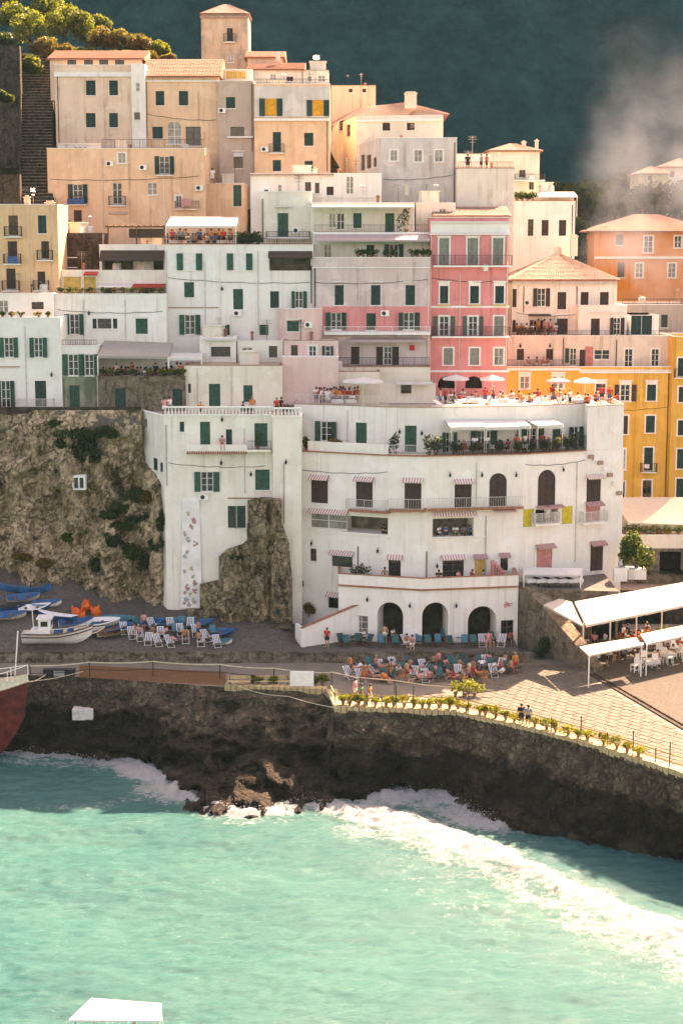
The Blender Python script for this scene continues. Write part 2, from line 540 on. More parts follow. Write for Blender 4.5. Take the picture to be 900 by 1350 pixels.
# ------------------------------------------------------------------ facades and buildings
class Seg:
    def __init__(s, p0, p1):
        s.p0, s.p1 = Vector((p0[0], p0[1])), Vector((p1[0], p1[1]))
        d = s.p1 - s.p0
        s.len = d.length; s.d = d / s.len
        s.ang = math.atan2(d.y, d.x)
        s.n = Vector((s.d.y, -s.d.x))                # outward (towards the camera)
        s.root = None
    def uz(s, px, py, out=0.0):
        d = ray(px, py)
        o = s.p0 + s.n * out
        dn = d[0] * s.n.x + d[1] * s.n.y
        t = ((o.x - 0) * s.n.x + (o.y - CAMY) * s.n.y) / dn
        x, y, z = d[0] * t, CAMY + d[1] * t, CAMZ + d[2] * t
        return (x - s.p0.x) * s.d.x + (y - s.p0.y) * s.d.y, z
    def pt(s, u, out, z):
        return (s.p0.x + s.d.x * u + s.n.x * out, s.p0.y + s.d.y * u + s.n.y * out, z)
    def loc(s, u, out, z, root):
        return Vector(s.pt(u, out, z)) - root.matrix_world.translation
    def box(s, mb, u0, u1, o0, o1, z0, z1):          # o1 > o0 is further out
        mb.hexa([s.pt(u0, o1, z0), s.pt(u1, o1, z0), s.pt(u1, o0, z0), s.pt(u0, o0, z0),
                 s.pt(u0, o1, z1), s.pt(u1, o1, z1), s.pt(u1, o0, z1), s.pt(u0, o0, z1)])

def wall_with_holes(mb, s, z0, z1, holes):
    """holes: (u0,u1,za,zb,depth,arch)"""
    us = sorted({0.0, s.len, *[min(max(h[k], 0), s.len) for h in holes for k in (0, 1)]})
    zs = sorted({z0, z1, *[min(max(h[k], z0), z1) for h in holes for k in (2, 3)]})
    us = [a for i, a in enumerate(us) if i == 0 or a - us[i - 1] > 1e-4]
    zs = [a for i, a in enumerate(zs) if i == 0 or a - zs[i - 1] > 1e-4]
    for a, b in zip(us, us[1:]):
        run = None
        for c, d in zip(zs, zs[1:]):
            um, zm = (a + b) / 2, (c + d) / 2
            if any(h[0] < um < h[1] and h[2] < zm < h[3] for h in holes):
                if run: mb.quad(s.pt(a, 0, run[0]), s.pt(b, 0, run[0]), s.pt(b, 0, run[1]), s.pt(a, 0, run[1])); run = None
            else:
                run = (run[0], d) if run else (c, d)
        if run: mb.quad(s.pt(a, 0, run[0]), s.pt(b, 0, run[0]), s.pt(b, 0, run[1]), s.pt(a, 0, run[1]))
    for u0, u1, a, b, dp, arch in holes:
        P = s.pt
        if not arch:
            mb.quad(P(u0, 0, b), P(u1, 0, b), P(u1, -dp, b), P(u0, -dp, b))
            top = b
        else:
            r = (u1 - u0) / 2; um = (u0 + u1) / 2; top = b - r
            N = 12
            arc = [(um - r * math.cos(math.pi * k / N), top + r * math.sin(math.pi * k / N)) for k in range(N + 1)]
            for (ua, za), (ub, zb_) in zip(arc, arc[1:]):
                mb.quad(P(ua, 0, za), P(ub, 0, zb_), P(ub, -dp, zb_), P(ua, -dp, za))
                mb.quad(P(ua, 0, za), P(ua, 0, b), P(ub, 0, b), P(ub, 0, zb_))
        mb.quad(P(u0, 0, a), P(u0, -dp, a), P(u0, -dp, top), P(u0, 0, top))
        mb.quad(P(u1, -dp, a), P(u1, 0, a), P(u1, 0, top), P(u1, -dp, top))
        mb.quad(P(u0, -dp, a), P(u0, 0, a), P(u1, 0, a), P(u1, -dp, a))

# ---- window pieces in local coordinates: x along the wall, y inward, z up from the opening's foot
def m_frame(w, h, n=2, tr=1, t=0.06):
    def f(mb):
        y0, y1 = 0.10, 0.16
        mb.box(-w / 2, -w / 2 + t, y0, y1, 0, h); mb.box(w / 2 - t, w / 2, y0, y1, 0, h)
        mb.box(-w / 2 + t, w / 2 - t, y0, y1, 0, t); mb.box(-w / 2 + t, w / 2 - t, y0, y1, h - t, h)
        for k in range(1, n):
            x = -w / 2 + w * k / n
            mb.box(x - t * .6, x + t * .6, y0 - .01, y1 - .003, t, h - t)
        for k in range(1, tr + 1):
            z = h * k / (tr + 1)
            for j in range(n):
                xa = -w / 2 + w * j / n + t; xb = -w / 2 + w * (j + 1) / n - t
                mb.box(xa, xb, y0 + .01, y1 - .006, z - .02, z + .02)
    return f

def m_pane(w, h):
    return lambda mb: mb.box(-w / 2 + .02, w / 2 - .02, 0.128, 0.140, 0.02, h - 0.02)

def m_shutter(w, h, arch=False):
    def f(mb):
        b = min(0.07, w * .2)
        mb.box(0, b, 0, .05, 0, h); mb.box(w - b, w, 0, .05, 0, h)
        mb.box(b, w - b, 0.003, .047, 0, b); mb.box(b, w - b, 0.003, .047, h - b, h); mb.box(b, w - b, 0.003, .047, h * .5 - b / 2, h * .5 + b / 2)
        n = max(4, int(h / 0.16))
        for k in range(n):
            z = b + (h - 2 * b) * (k + .5) / n
            mb.quad((b, .006, z - .055), (w - b, .006, z - .055), (w - b, .044, z + .055), (b, .044, z + .055))
        mb.quad((b, .046, b), (w - b, .046, b), (w - b, .046, h - b), (b, .046, h - b))
    return f

def m_surround(w, h, hood):
    def f(mb):
        t = 0.14
        mb.box(-w / 2 - t, -w / 2, -.05, .02, -.02, h + t); mb.box(w / 2, w / 2 + t, -.05, .02, -.02, h + t)
        mb.box(-w / 2, w / 2, -.05, .02, h, h + t)
        mb.box(-w / 2 - t - .06, w / 2 + t + .06, -.14, .02, -.12, -.02)
        if hood:
            mb.box(-w / 2 - t - .10, w / 2 + t + .10, -.20, .02, h + t + (.25 if hood > 1 else .0), h + t + .10 + (.25 if hood > 1 else .0))
            if hood > 1: mb.box(-w / 2 - t, w / 2 + t, -.06, .02, h + t, h + t + .25)
    return f

def m_sill(w, h, hood=0):
    def f(mb):
        mb.box(-w / 2 - .10, w / 2 + .10, -.10, .06, -.09, 0)
        if hood: mb.box(-w / 2 - .22, w / 2 + .22, -.14, .02, h + .28, h + .36)
    return f

def m_awning(w, proj, drop, val=0.16):
    """hung from local (0,0,0): a sheet sloping out and down, a scalloped valance, side arms"""
    def f(mb):
        n = max(2, int(w / 0.25)); x0 = -w / 2
        for k in range(n):
            a, b = x0 + w * k / n, x0 + w * (k + 1) / n
            sag0 = 0.0
            mb.quad((a, 0, 0), (a, -proj, -drop), (b, -proj, -drop), (b, 0, 0))
            mb.quad((a, -proj, -drop), ((a + b) / 2, -proj - .01, -drop - val), (b, -proj, -drop), (b, -proj + .0, -drop + .005))
            mb.quad((a, -proj - .005, -drop), (a, -proj - .005, -drop - val * .75), (b, -proj - .005, -drop - val * .75), (b, -proj - .005, -drop))
            mb.quad((b, 0, -.03), (b, -proj + .02, -drop - .03), (a, -proj + .02, -drop - .03), (a, 0, -.03))
        mb.tube([(x0, 0, -.05), (x0, -proj, -drop - .03)], .02, 4); mb.tube([(-x0, 0, -.05), (-x0, -proj, -drop - .03)], .02, 4)
        mb.tube([(x0, -proj, -drop - .015), (-x0, -proj, -drop - .015)], .025, 4)
    return f

def m_railing(L, h, gap=0.13):
    def f(mb):
        mb.box(0, L, -.02, .02, h - .04, h); mb.box(0, L, -.015, .015, .06, .09)
        n = max(2, int(L / gap))
        for k in range(n + 1):
            x = L * k / n; t = .022 if k % 8 == 0 else .011
            mb.box(x - t, x + t, -t, t, 0, h - .04)
    return f

def m_baluster(mb):
    mb.lathe([(.05, 0), (.075, .02), (.06, .08), (.09, .22), (.05, .45), (.06, .52), (.075, .58)], 7)

# kind -> what fills the opening
WK = {
 'g': dict(closed=GREEN), 'n': dict(closed=GREEND), 'b': dict(closed=BROWN), 's': dict(closed=SAGE, sur=TRIM), 'y': dict(blind=YBLIND),
 'G': dict(open=GREEN, fr=WPAINT), 'N': dict(open=GREEND, fr=WPAINT), 'B': dict(open=BROWN, fr=WPAINT), 'V': dict(open=SAGED, fr=WPAINT, sur=TRIM),
 'p': dict(fr=WPAINT), 'P': dict(fr=WPAINT, sur=TRIM), 'k': dict(fr=WOOD), 'K': dict(fr=WOOD, sur=TRIM), 'e': dict(fr=IRON),
 'd': dict(door=BROWN), 'D': dict(door=GREEN), 'R': dict(door=PINKP), 'S': dict(closed=SAGED, sur=TRIM), 'T': dict(closed=GREEND, sur=TRIM),
 'U': dict(closed=BROWN, sur=TRIM), 'W': dict(open=BROWN, fr=WPAINT, sur=TRIM), 'O': dict(open=GREEND, curtain=OCURT),
 'C': dict(blind=OCHRE), 'z': dict(fr=WPAINT, glass=GLASSG), 'w': dict(closed=WPAINT), 'Z': dict(fr=GREYP, glass=GLASSG, sur=TRIM),
 'A': dict(open=GREEN, closedmid=WPAINT), 'l': dict(loggia=1), 'x': dict(loggia=1, none=1),
}

def r1(x): return max(0.2, round(x * 20) / 20)

def window(root, s, spec, holes):
    kind, cx, y0, y1, wpx = spec[:5]
    opt = spec[5] if len(spec) > 5 else ''
    K = WK[kind]
    ua, zb = s.uz(cx - wpx / 2, y0); ub, za = s.uz(cx + wpx / 2, y1)
    uc = (ua + ub) / 2; W = ub - ua; H = r1(zb - za); za = zb - H
    w = r1(W / 2) if 'open' in K else r1(W)
    uc = min(max(uc, w / 2 + .03), s.len - w / 2 - .03)
    arch = '^' in opt
    dp = spec[6] if len(spec) > 6 else (2.4 if K.get('loggia') else 0.22)
    holes.append((uc - w / 2, uc + w / 2, za, za + H, dp, arch))
    L = s.loc(uc, 0, za, root)
    hood = 2 if 'H' in opt else (1 if 'h' in opt else 0)
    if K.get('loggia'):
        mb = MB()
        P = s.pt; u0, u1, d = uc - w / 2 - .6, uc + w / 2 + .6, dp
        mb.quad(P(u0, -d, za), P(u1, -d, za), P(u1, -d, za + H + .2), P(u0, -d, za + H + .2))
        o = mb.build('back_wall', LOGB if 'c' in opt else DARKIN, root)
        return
    nm = 'door' if ('door' in K or 'q' in opt) else 'window'
    if 'sur' in K:
        win = inst(nm, cached(('sur', w, H, hood), m_surround(w, H, hood), 'surround', K['sur']), root, L, s.ang)
    else:
        win = inst(nm, cached(('sill', w, H, hood), m_sill(w, H, hood), 'sill', TRIM), root, L, s.ang)
    if 'door' in K:
        def fd(mb):
            for k in (0, 1):
                a = -w / 2 + k * w / 2
                mb.box(a + .01, a + w / 2 - .01, .10, .15, 0, H)
                for z0, z1 in ((.15, H * .45), (H * .52, H - .15)):
                    mb.box(a + .08, a + w / 2 - .08, .085, .10, z0, z1)
        inst('leaf', cached(('door', w, H), fd, 'door_leaf', K['door']), win)
        if arch: pass
    elif 'closed' in K or 'blind' in K:
        m = K.get('closed') or K['blind']
        if 'closed' in K:
            me = cached(('shut', r1(w / 2), H), m_shutter(w / 2 - .01, H), 'shutter', m)
            inst('shutter', me, win, (-w / 2, .07, 0)); inst('shutter', me, win, (.005, .07, 0))
        else:
            def fb(mb):
                n = max(3, int(w / .12))
                for k in range(n):
                    a, b = -w / 2 + w * k / n, -w / 2 + w * (k + 1) / n
                    mb.quad((a, .08 + .03 * (k % 2), 0), (b, .08 + .03 * ((k + 1) % 2), 0), (b, .08 + .03 * ((k + 1) % 2), H), (a, .08 + .03 * (k % 2), H))
                mb.box(-w / 2, w / 2, .12, .15, 0, H)
            inst('blind', cached(('blind', w, H), fb, 'blind', m), win)
    else:
        if 'fr' in K:
            n = 2 if w > .55 else 1
            if 'm' in opt: n = 3
            inst('frame', cached(('fr', w, H, n), m_frame(w, H, n, 2 if H > 1.7 else 1), 'frame', K['fr']), win)
        inst('pane', cached(('pane', w, H), m_pane(w, H), 'pane', K.get('glass', GLASS)), win)
        if 'curtain' in K:
            def fc(mb):
                n = 8
                for k in range(n):
                    a, b = -w / 2 + w * k / n, -w / 2 + w * (k + 1) / n
                    mb.quad((a, .06 + .04 * (k % 2), 0.02), (b, .06 + .04 * ((k + 1) % 2), .02), (b, .06 + .04 * ((k + 1) % 2), H), (a, .06 + .04 * (k % 2), H))
            inst('curtain', cached(('cur', w, H), fc, 'curtain', K['curtain']), win)
        if 'closedmid' in K:
            me = cached(('shut', r1(w / 2), H), m_shutter(w / 2 - .01, H), 'shutter', K['closedmid'])
            inst('shutter', me, win, (-w / 2, .03, 0)); inst('shutter', me, win, (.005, .03, 0))
        if 'open' in K:
            lw = w * 0.5
            me = cached(('shut', r1(lw), H), m_shutter(lw, H), 'shutter', K['open'])
            g = .15 if 'sur' in K else .02
            q1, q2 = WR.choice((.03, .05, .12, .3, .6)), WR.choice((.03, .05, .12, .3, .6))
            inst('shutter', me, win, (-w / 2 - g, -.06, 0), math.pi + q1); inst('shutter', me, win, (w / 2 + g, -.11, 0), -q2)
    if 'a' in opt or 'r' in opt:
        inst('awning', cached(('aw', w), m_awning(w + .3, .55, .28), 'awning', PCLOTH if 'r' in opt else AWSTR), win, (0, -.02, H + .30))
    if 'i' in opt:                                        # iron railing across the opening / small balcony
        L2 = w + .7
        bal = inst('balcony', cached(('bal', L2), lambda mb: mb.box(-L2 / 2, L2 / 2, -.55, -.003, -.24, -.13), 'balcony', TRIM), root, L, s.ang)
        rm = cached(('rail', r1(L2)), m_railing(L2, .95), 'railing', IRON)
        inst('railing', rm, bal, (-L2 / 2, -.52, -.13))
        sm = cached(('railside',), m_railing(.5, .95), 'railing', IRON)
        for x in (-L2 / 2, L2 / 2):
            o = inst('railing', sm, bal, (x, -.51, -.13), R(90))

def building(name, label, front, ytop, ybot, depth, mat, wins=(), cat='house', parapet=0.5, group=None, ref=0, roof='flat',
             zbot=None, ztop=None, rmat=None, right_wins=(), left_wins=(), cop=None, sink=3.0, eave=0.35, rise=1.6, panels=()):
    fx = [(px, Y) for px, Y in front]
    if ztop is None: ztop = at(fx[ref][0], ytop, fx[ref][1]).z
    zv = at(fx[ref][0], ybot, fx[ref][1]).z
    z0 = zv - sink if zbot is None else zbot
    ymid = ytop
    P = [(x_at(px, Y, ztop if ytop else 0), Y) for px, Y in fx]
    back = [(P[-1][0], P[-1][1] + depth), (P[0][0], P[0][1] + depth)]
    cx = sum(p[0] for p in P) / len(P); cy = min(p[1] for p in P) + depth / 2
    root = thing(name, label, cat, (cx, cy, z0), group=group)
    zr = ztop - parapet if roof == 'flat' else ztop
    segs = [Seg(a, b) for a, b in zip(P, P[1:])]
    holes = [[] for _ in segs]
    for spec in wins:
        i = 0
        for k in range(len(segs)):
            if spec[1] >= fx[k][0]: i = k
        window(root, segs[i], spec, holes[i])
    mb = MB()
    for s, h in zip(segs, holes):
        h2 = [(max(a, .002), min(b, s.len - .002), max(c, z0 + .01), min(d, zr - .01), e, f) for a, b, c, d, e, f in h]
        wall_with_holes(mb, s, z0, zr, [q for q in h2 if q[1] - q[0] > .05 and q[3] - q[2] > .05])
    for k, (i, x0, x1, y0, y1, pm) in enumerate(panels):
        s = segs[i]; o = .035 + .004 * k
        u0, zb_ = s.uz(x0, y0, o); u1, za_ = s.uz(x1, y1, o)
        u0, u1 = max(u0, 0), min(u1, s.len); zb_ = min(zb_, zr)
        sk = Seg(s.pt(u0, o, 0)[:2], s.pt(u1, o, 0)[:2])
        hh = [(a - u0, b - u0, c, d, .05, f) for a, b, c, d, e, f in holes[i]]
        hh = [(max(a, .01), min(b, sk.len - .01), max(c, za_ + .01), min(d, zb_ - .01), e, f) for a, b, c, d, e, f in hh]
        pm_ = MB(); wall_with_holes(pm_, sk, za_, zb_, [q for q in hh if q[1] - q[0] > .05 and q[3] - q[2] > .05])
        for ua in (0, sk.len): pm_.quad(sk.pt(ua, -o, za_), sk.pt(ua, 0, za_), sk.pt(ua, 0, zb_), sk.pt(ua, -o, zb_))
        pm_.quad(sk.pt(0, 0, zb_), sk.pt(sk.len, 0, zb_), sk.pt(sk.len, -o, zb_), sk.pt(0, -o, zb_))
        pm_.build('wall_band', pm, root)
    side = []
    for a, b, ws in ((P[-1], back[0], right_wins), (back[1], P[0], left_wins)):
        s = Seg(a, b); hs = []
        for spec in ws: window(root, s, spec, hs)
        wall_with_holes(mb, s, z0, zr, hs); side.append(s)
    mb.quad((*back[0], z0), (*back[1], z0), (*back[1], zr), (*back[0], zr))
    mb.build('wall', mat, root)
    ring = P + back
    if roof == 'flat':
        rb = MB(); rb.quad(*[(x, y, zr) for x, y in ring]); rb.build('roof', rmat or TERR, root)
        if parapet > .05:
            pb = MB(); cb = MB(); n = len(ring); t = .22
            C = Vector((cx, cy))
            ins = []
            for i in range(n):
                p = Vector(ring[i]); a = (Vector(ring[i - 1]) - p).normalized(); b = (Vector(ring[(i + 1) % n]) - p).normalized()
                # inward offset of both adjoining edges
                na = Vector((a.y, -a.x)); nb = Vector((-b.y, b.x))
                bis = na + nb
                k = t / max(.35, bis.normalized().dot(na)); ins.append(p + bis.normalized() * k)
            for i in range(n):
                p, q, pi, qi = ring[i], ring[(i + 1) % n], ins[i], ins[(i + 1) % n]
                pb.hexa([(*p, zr + .003), (*q, zr + .003), (*qi, zr + .003), (*pi, zr + .003), (*p, ztop), (*q, ztop), (*qi, ztop), (*pi, ztop)])
                e = .05
                po, qo = Vector(p) + (Vector(p) - Vector(pi)).normalized() * e, Vector(q) + (Vector(q) - Vector(qi)).normalized() * e
                cb.hexa([(*po, ztop + .003), (*qo, ztop + .003), (*qi, ztop + .003), (*pi, ztop + .003), (*po, ztop + .07), (*qo, ztop + .07), (*qi, ztop + .07), (*pi, ztop + .07)])
            pb.build('parapet', mat, root); cb.build('coping', cop or TRIM, root)
    elif roof in ('hip', 'gable', 'shed'):
        tile_roof(root, P, back, ztop, roof, rise, eave, rmat or TERRA)
    root['zr'] = zr
    B = dict(root=root, segs=segs, fx=fx, zr=zr, ztop=ztop, z0=z0, P=P, back=back, right=side[0], left=side[1])
    return B

def tiles_on(root, quad, m, step=0.42, pitch=0.30, amp=0.05):
    """corrugated, stepped courses of tile laid on the plane quad = (eave0, eave1, ridge1, ridge0)"""
    a, b, c, d = [Vector(p) for p in quad]
    nu = max(4, int((b - a).length / pitch) * 4 + 1); rows = max(2, int(((d - a).length + (c - b).length) / 2 / step))
    n = (b - a).cross(d - a).normalized()
    if n.z < 0: n = -n
    off = root.matrix_world.translation
    u = np.linspace(0, 1, nu)[None, :, None]
    A, Bv, Cv, D, N = [np.array(v - off) if k < 4 else np.array(v) for k, v in enumerate((a, b, c, d, n))]
    V = []; F = []
    base = 0
    L = (b - a).length
    for r in range(rows):
        v0, v1 = r / rows, min(1.0, (r + 1.12) / rows)
        g = []
        for v, lift in ((v0, .055), (v1, .015)):
            p = (A * (1 - u) + Bv * u) * (1 - v) + (D * (1 - u) + Cv * u) * v
            wv = np.abs(np.sin(u * L / pitch * math.pi)) ** .7 * amp + lift + .012 * vnoise(u * L * 3, r * 1.0, 0.5)
            g.append((p + N * wv)[0])
        V.append(np.concatenate(g)); F.append(grid_faces(nu, 2) + base); base += 2 * nu
    me = array_mesh('tiling', np.concatenate(V), np.concatenate(F), m)
    o = link('tiling', me, None); o['kind'] = 'stuff'
    return o

def tile_roof(root, P, back, z, kind, rise, eave, m):
    x0, y0 = P[0]; x1, y1 = P[-1]; x2, y2 = back[0]; x3, y3 = back[1]
    e = eave
    a, b, c, d = Vector((x0 - e, y0 - e, z)), Vector((x1 + e, y1 - e, z)), Vector((x2 + e, y2 + e, z)), Vector((x3 - e, y3 + e, z))
    up = Vector((0, 0, rise))
    mb = MB()
    quads = []
    if kind == 'hip':
        wd = (b - a).length; dp = (d - a).length
        if wd >= dp:
            k = min(.45, dp * .5 / wd)
            r0 = a.lerp(b, k).lerp(d.lerp(c, k), .5) + up; r1_ = a.lerp(b, 1 - k).lerp(d.lerp(c, 1 - k), .5) + up
            quads = [(a, b, r1_, r0), (b, c, r1_, r1_ - (r1_ - r0) * .002), (c, d, r0, r1_), (d, a, r0, r0 + (r1_ - r0) * .002)]
        else:
            k = min(.45, wd * .5 / dp)
            m0 = a.lerp(b, .5); m1 = d.lerp(c, .5)
            r0 = m0.lerp(m1, k) + up; r1_ = m0.lerp(m1, 1 - k) + up
            quads = [(a, b, r0 + (b - a) * .002, r0), (b, c, r1_, r0), (c, d, r1_, r1_ + (c - d) * .002), (d, a, r0, r1_)]
    elif kind == 'gable':                                     # ridge runs along x
        r0, r1_ = a.lerp(d, .5) + up, b.lerp(c, .5) + up
        quads = [(a, b, r1_, r0), (c, d, r0, r1_)]
        mb.quad(a, r0, d); mb.quad(b, c, r1_)
    elif kind == 'gabley':                                    # ridge runs away from the camera
        r0, r1_ = a.lerp(b, .5) + up, d.lerp(c, .5) + up
        quads = [(d, a, r0, r1_), (b, c, r1_, r0)]
        mb.quad(a, b, r0); mb.quad(c, d, r1_)
    elif kind == 'shed':
        r0, r1_ = d + up, c + up
        quads = [(a, b, r1_, r0)]
        mb.quad(a, r0, d); mb.quad(b, c, r1_); mb.quad(c, d, r0, r1_)
    for q in quads: mb.quad(*q)
    mb.quad(d, c, b, a)
    t = Vector((0, 0, -.12))
    for p, q in ((a, b), (b, c), (c, d), (d, a)):
        mb.quad(p + t, q + t, q, p)
    rf = mb.build('roof', TILEED, root)
    for q in quads:
        o = tiles_on(root, q, m); o.parent = rf

# ---- additions to a facade, all given by picture columns and rows on that facade
def slab(B, i, x0, x1, y, out, th=.16, m=None, name='balcony', inn=0.0):
    s = B['segs'][i]; root = B['root']
    u0, z = s.uz(x0, y, out); u1, _ = s.uz(x1, y, out)
    mb = MB(); s.box(mb, u0, u1, -inn + .004, out, z - th, z)
    return mb.build(name, m or TRIM, root), u0, u1, z

def rail_on(B, i, par, u0, u1, z, out, h=.95, m=None, sides=True, gap=.13, name='railing'):
    s = B['segs'][i]
    off = B['root'].matrix_world.translation
    def put(u, o, L, rz):
        ob = inst(name, cached(('rail', r1(L), h, gap), m_railing(r1(L), h, gap), 'railing', m or IRON), par)
        ob.location = Vector(s.pt(u, o, z)) - off; ob.rotation_euler = (0, 0, rz)
    put(u0, out - .05, u1 - u0, s.ang)
    if sides and out > .4:
        put(u0 + .03, out - .08, out - .15, s.ang + R(90)); put(u1 - .03, out - .08, out - .15, s.ang + R(90))

def balcony(B, i, x0, x1, y, out=.9, h=.95, m=None, sm=None, gap=.13):
    sl, u0, u1, z = slab(B, i, x0, x1, y, out, m=sm)
    rail_on(B, i, sl, u0, u1, z, out, h, m, gap=gap)
    return sl

def awn(B, i, x0, x1, y0, y1, proj, m, name='awning', posts=0, val=.18):
    s = B['segs'][i]; root = B['root']
    u0, z0 = s.uz(x0, y0); u1, _ = s.uz(x1, y0)
    _, z1 = s.uz((x0 + x1) / 2, y1, proj)
    L = s.loc((u0 + u1) / 2, .01, z0, root); drop = max(.05, z0 - z1 - val)
    mb = MB(); m_awning(u1 - u0, proj, drop, val)(mb)
    me = mb.mesh(name, m)
    o = inst(name, me, root, L, s.ang)
    for k in range(posts):
        x = -(u1 - u0) / 2 + .06 + (u1 - u0 - .12) * k / max(1, posts - 1)
        inst('post', cached(('post', r1(2.3)), lambda q: q.box(-.03, .03, -.03, .03, -2.3, 0), 'post', WPAINT), o, (x, -proj + .06, -drop - .02))
    return o

def ledge(B, i, x0, x1, y, out=.12, th=.12, m=None, name='cornice'):
    s = B['segs'][i]
    u0, z = s.uz(x0, y); u1, _ = s.uz(x1, y)
    mb = MB(); s.box(mb, u0, u1, .003, out, z - th, z)
    return mb.build(name, m or TRIM, B['root'])

def chimney(B, px, py, Y, h=1.2, w=.6, m=None):
    p = at(px, py, Y)
    mb = MB(); mb.box(p.x - w / 2, p.x + w / 2, Y - w / 2, Y + w / 2, p.z - h, p.z)
    mb.box(p.x - w / 2 - .08, p.x + w / 2 + .08, Y - w / 2 - .08, Y + w / 2 + .08, p.z + .003, p.z + .10)
    mb.box(p.x - w / 2 + .1, p.x + w / 2 - .1, Y - w / 2 + .1, Y + w / 2 - .1, p.z + .103, p.z + .25)
    mb.build('chimney', m or CREAM, B['root'])

def ac(B, i, px, py):
    s = B['segs'][i]; u, z = s.uz(px, py)
    def f(mb):
        mb.box(-.4, .4, -.32, -.02, 0, .55); mb.box(-.38, -.30, -.02, .01, .05, .2); mb.box(.30, .38, -.02, .01, .05, .2)
    o = inst('air_conditioner', cached(('ac',), f, 'air_conditioner', WPAINT), B['root'], s.loc(u, 0, z - .27, B['root']), s.ang)
    def g(mb):
        n = 14
        mb.v += [(-.1 + .2 * math.cos(2 * math.pi * k / n), -.325, .275 + .2 * math.sin(2 * math.pi * k / n)) for k in range(n)]
        mb.f.append(tuple(range(n)))
    inst('fan_grille', cached(('acg',), g, 'fan_grille', IRON), o)

def lamp(B, i, px, py):
    s = B['segs'][i]; u, z = s.uz(px, py)
    def f(mb):
        mb.tube([(0, 0, .15), (0, -.25, .22), (0, -.3, .1)], .025, 5); mb.lathe([(.04, .1), (.12, .02), (.09, -.2), (.03, -.25)], 6, (0, -.3, 0))
    inst('wall_lamp', cached(('lamp',), f, 'wall_lamp', IRON), B['root'], s.loc(u, 0, z, B['root']), s.ang)

def pipe(B, i, px, y0, y1, m=None):
    s = B['segs'][i]; u, z0 = s.uz(px, y0); _, z1 = s.uz(px, y1)
    mb = MB(); mb.tube([s.pt(u, .06, z1), s.pt(u, .06, z0)], .05, 5)
    mb.build('drainpipe', m or STEEL, B['root'])
YELLOWF = stucco('faded_yellow_stucco', (0.52, 0.42, 0.24), 0.3)
APRI = stucco('apricot_stucco', (0.80, 0.48, 0.275), 0.45)
TOWERW = stucco('weathered_plaster', (0.62, 0.47, 0.33), 0.75, (0.24, 0.20, 0.16))
# ------------------------------------------------------------------ the hotel on the beach
HL = building('hotel', 'large white hotel with three arches and striped window awnings on the beach',
    [(388, 8), (512, 4.5), (560, 4), (690, 5.5), (822, 10)], 601, 860, 9, WHITE, ref=1, parapet=0, cat='hotel', zbot=0.0, wins=[
    ('b', 421, 630, 664, 22, 'a'), ('b', 480, 632, 669, 22, 'a'), ('b', 544, 634, 671, 22, 'a'), ('b', 610, 636, 671, 22, 'a'),
    ('b', 656, 624, 670, 22, '^'), ('b', 720, 620, 668, 22, '^'), ('b', 782, 630, 661, 18, 'a'),
    ('z', 433, 674, 699, 48, 'a'), ('lc', 510, 681, 707, 62, 'c') if False else ('l', 510, 681, 707, 62, 'c'), ('l', 597, 684, 707, 54, 'c'),
    ('y', 692, 672, 694, 14), ('y', 747, 668, 690, 14), ('l', 720, 672, 692, 29, '', 1.4), ('R', 781, 666, 690, 18, 'r'),
    ('k', 413, 723, 740, 8), ('k', 451, 729, 748, 27, 'a'), ('e', 514, 735, 760, 16, 'aq'), ('k', 597, 736, 762, 28, 'aq'), ('C', 632, 735, 762, 13, 'rq'), ('e', 664, 733, 752, 10, 'rq'),
    ('R', 717, 722, 752, 20, 'r'), ('d', 786, 718, 752, 16, 'r'), ('e', 440, 784, 802, 15, 'aq')])
WINGZ = HL['ztop']
HU = building('hotel_top_floor', 'white set back top storey of the hotel behind the long awning terrace',
    [(388, 10.8), (512, 7.6), (560, 7.1), (690, 8.6), (770, 11.0), (774, 8.36), (822, 9.99)], 537, 601, 9, WHITE, ref=1, parapet=.35, cat='hotel floor', zbot=WINGZ + .004, cop=TERRAP,
    wins=[('G', 430, 555, 582, 28), ('g', 476, 557, 584, 14), ('D', 541, 561, 600, 15), ('G', 592, 570, 598, 18), ('G', 637, 568, 596, 34, 'm'),
          ('G', 690, 566, 594, 34, 'm'), ('g', 733, 566, 590, 10), ('G', 757, 563, 588, 20)])
HR = HL['root']
# terrace edge of the top floor: roof tiles on the ledge, white parapet, iron railing, awnings
s = HL['segs']
for i, (x0, x1) in enumerate(((388, 512), (512, 560), (560, 690), (690, 772))):
    u1 = s[i].len if i < 3 else s[i].uz(772, 590)[0]
    mb = MB(); s[i].box(mb, 0, u1, -.25, .16, WINGZ + .003, WINGZ + .09); mb.build('terrace_edge', TILEED, HR)
mb = MB(); u0, _ = s[0].uz(405, 590); s[0].box(mb, u0, s[0].len - .1, -.32, -.12, WINGZ + .093, WINGZ + .95); mb.build('parapet', WHITE, HR)
for i, x0, x1 in ((2, 572, 690), (3, 690, 770)):
    u0 = max(.1, s[i].uz(x0, 595)[0]); u1 = min(s[i].len, s[i].uz(x1, 595)[0])
    o = inst('railing', cached(('rail', r1(u1 - u0), 1.15), m_railing(r1(u1 - u0), 1.15, .11), 'railing', IRON), HR, s[i].loc(u0, -.08, WINGZ + .093, HR), s[i].ang)
u0 = s[1].uz(516, 595)[0]
inst('railing', cached(('rail', r1(s[1].len - u0), .9), m_railing(r1(s[1].len - u0), .9, .16), 'railing', GREYP), HR, s[1].loc(u0, -.1, WINGZ + .093, HR), s[1].ang)
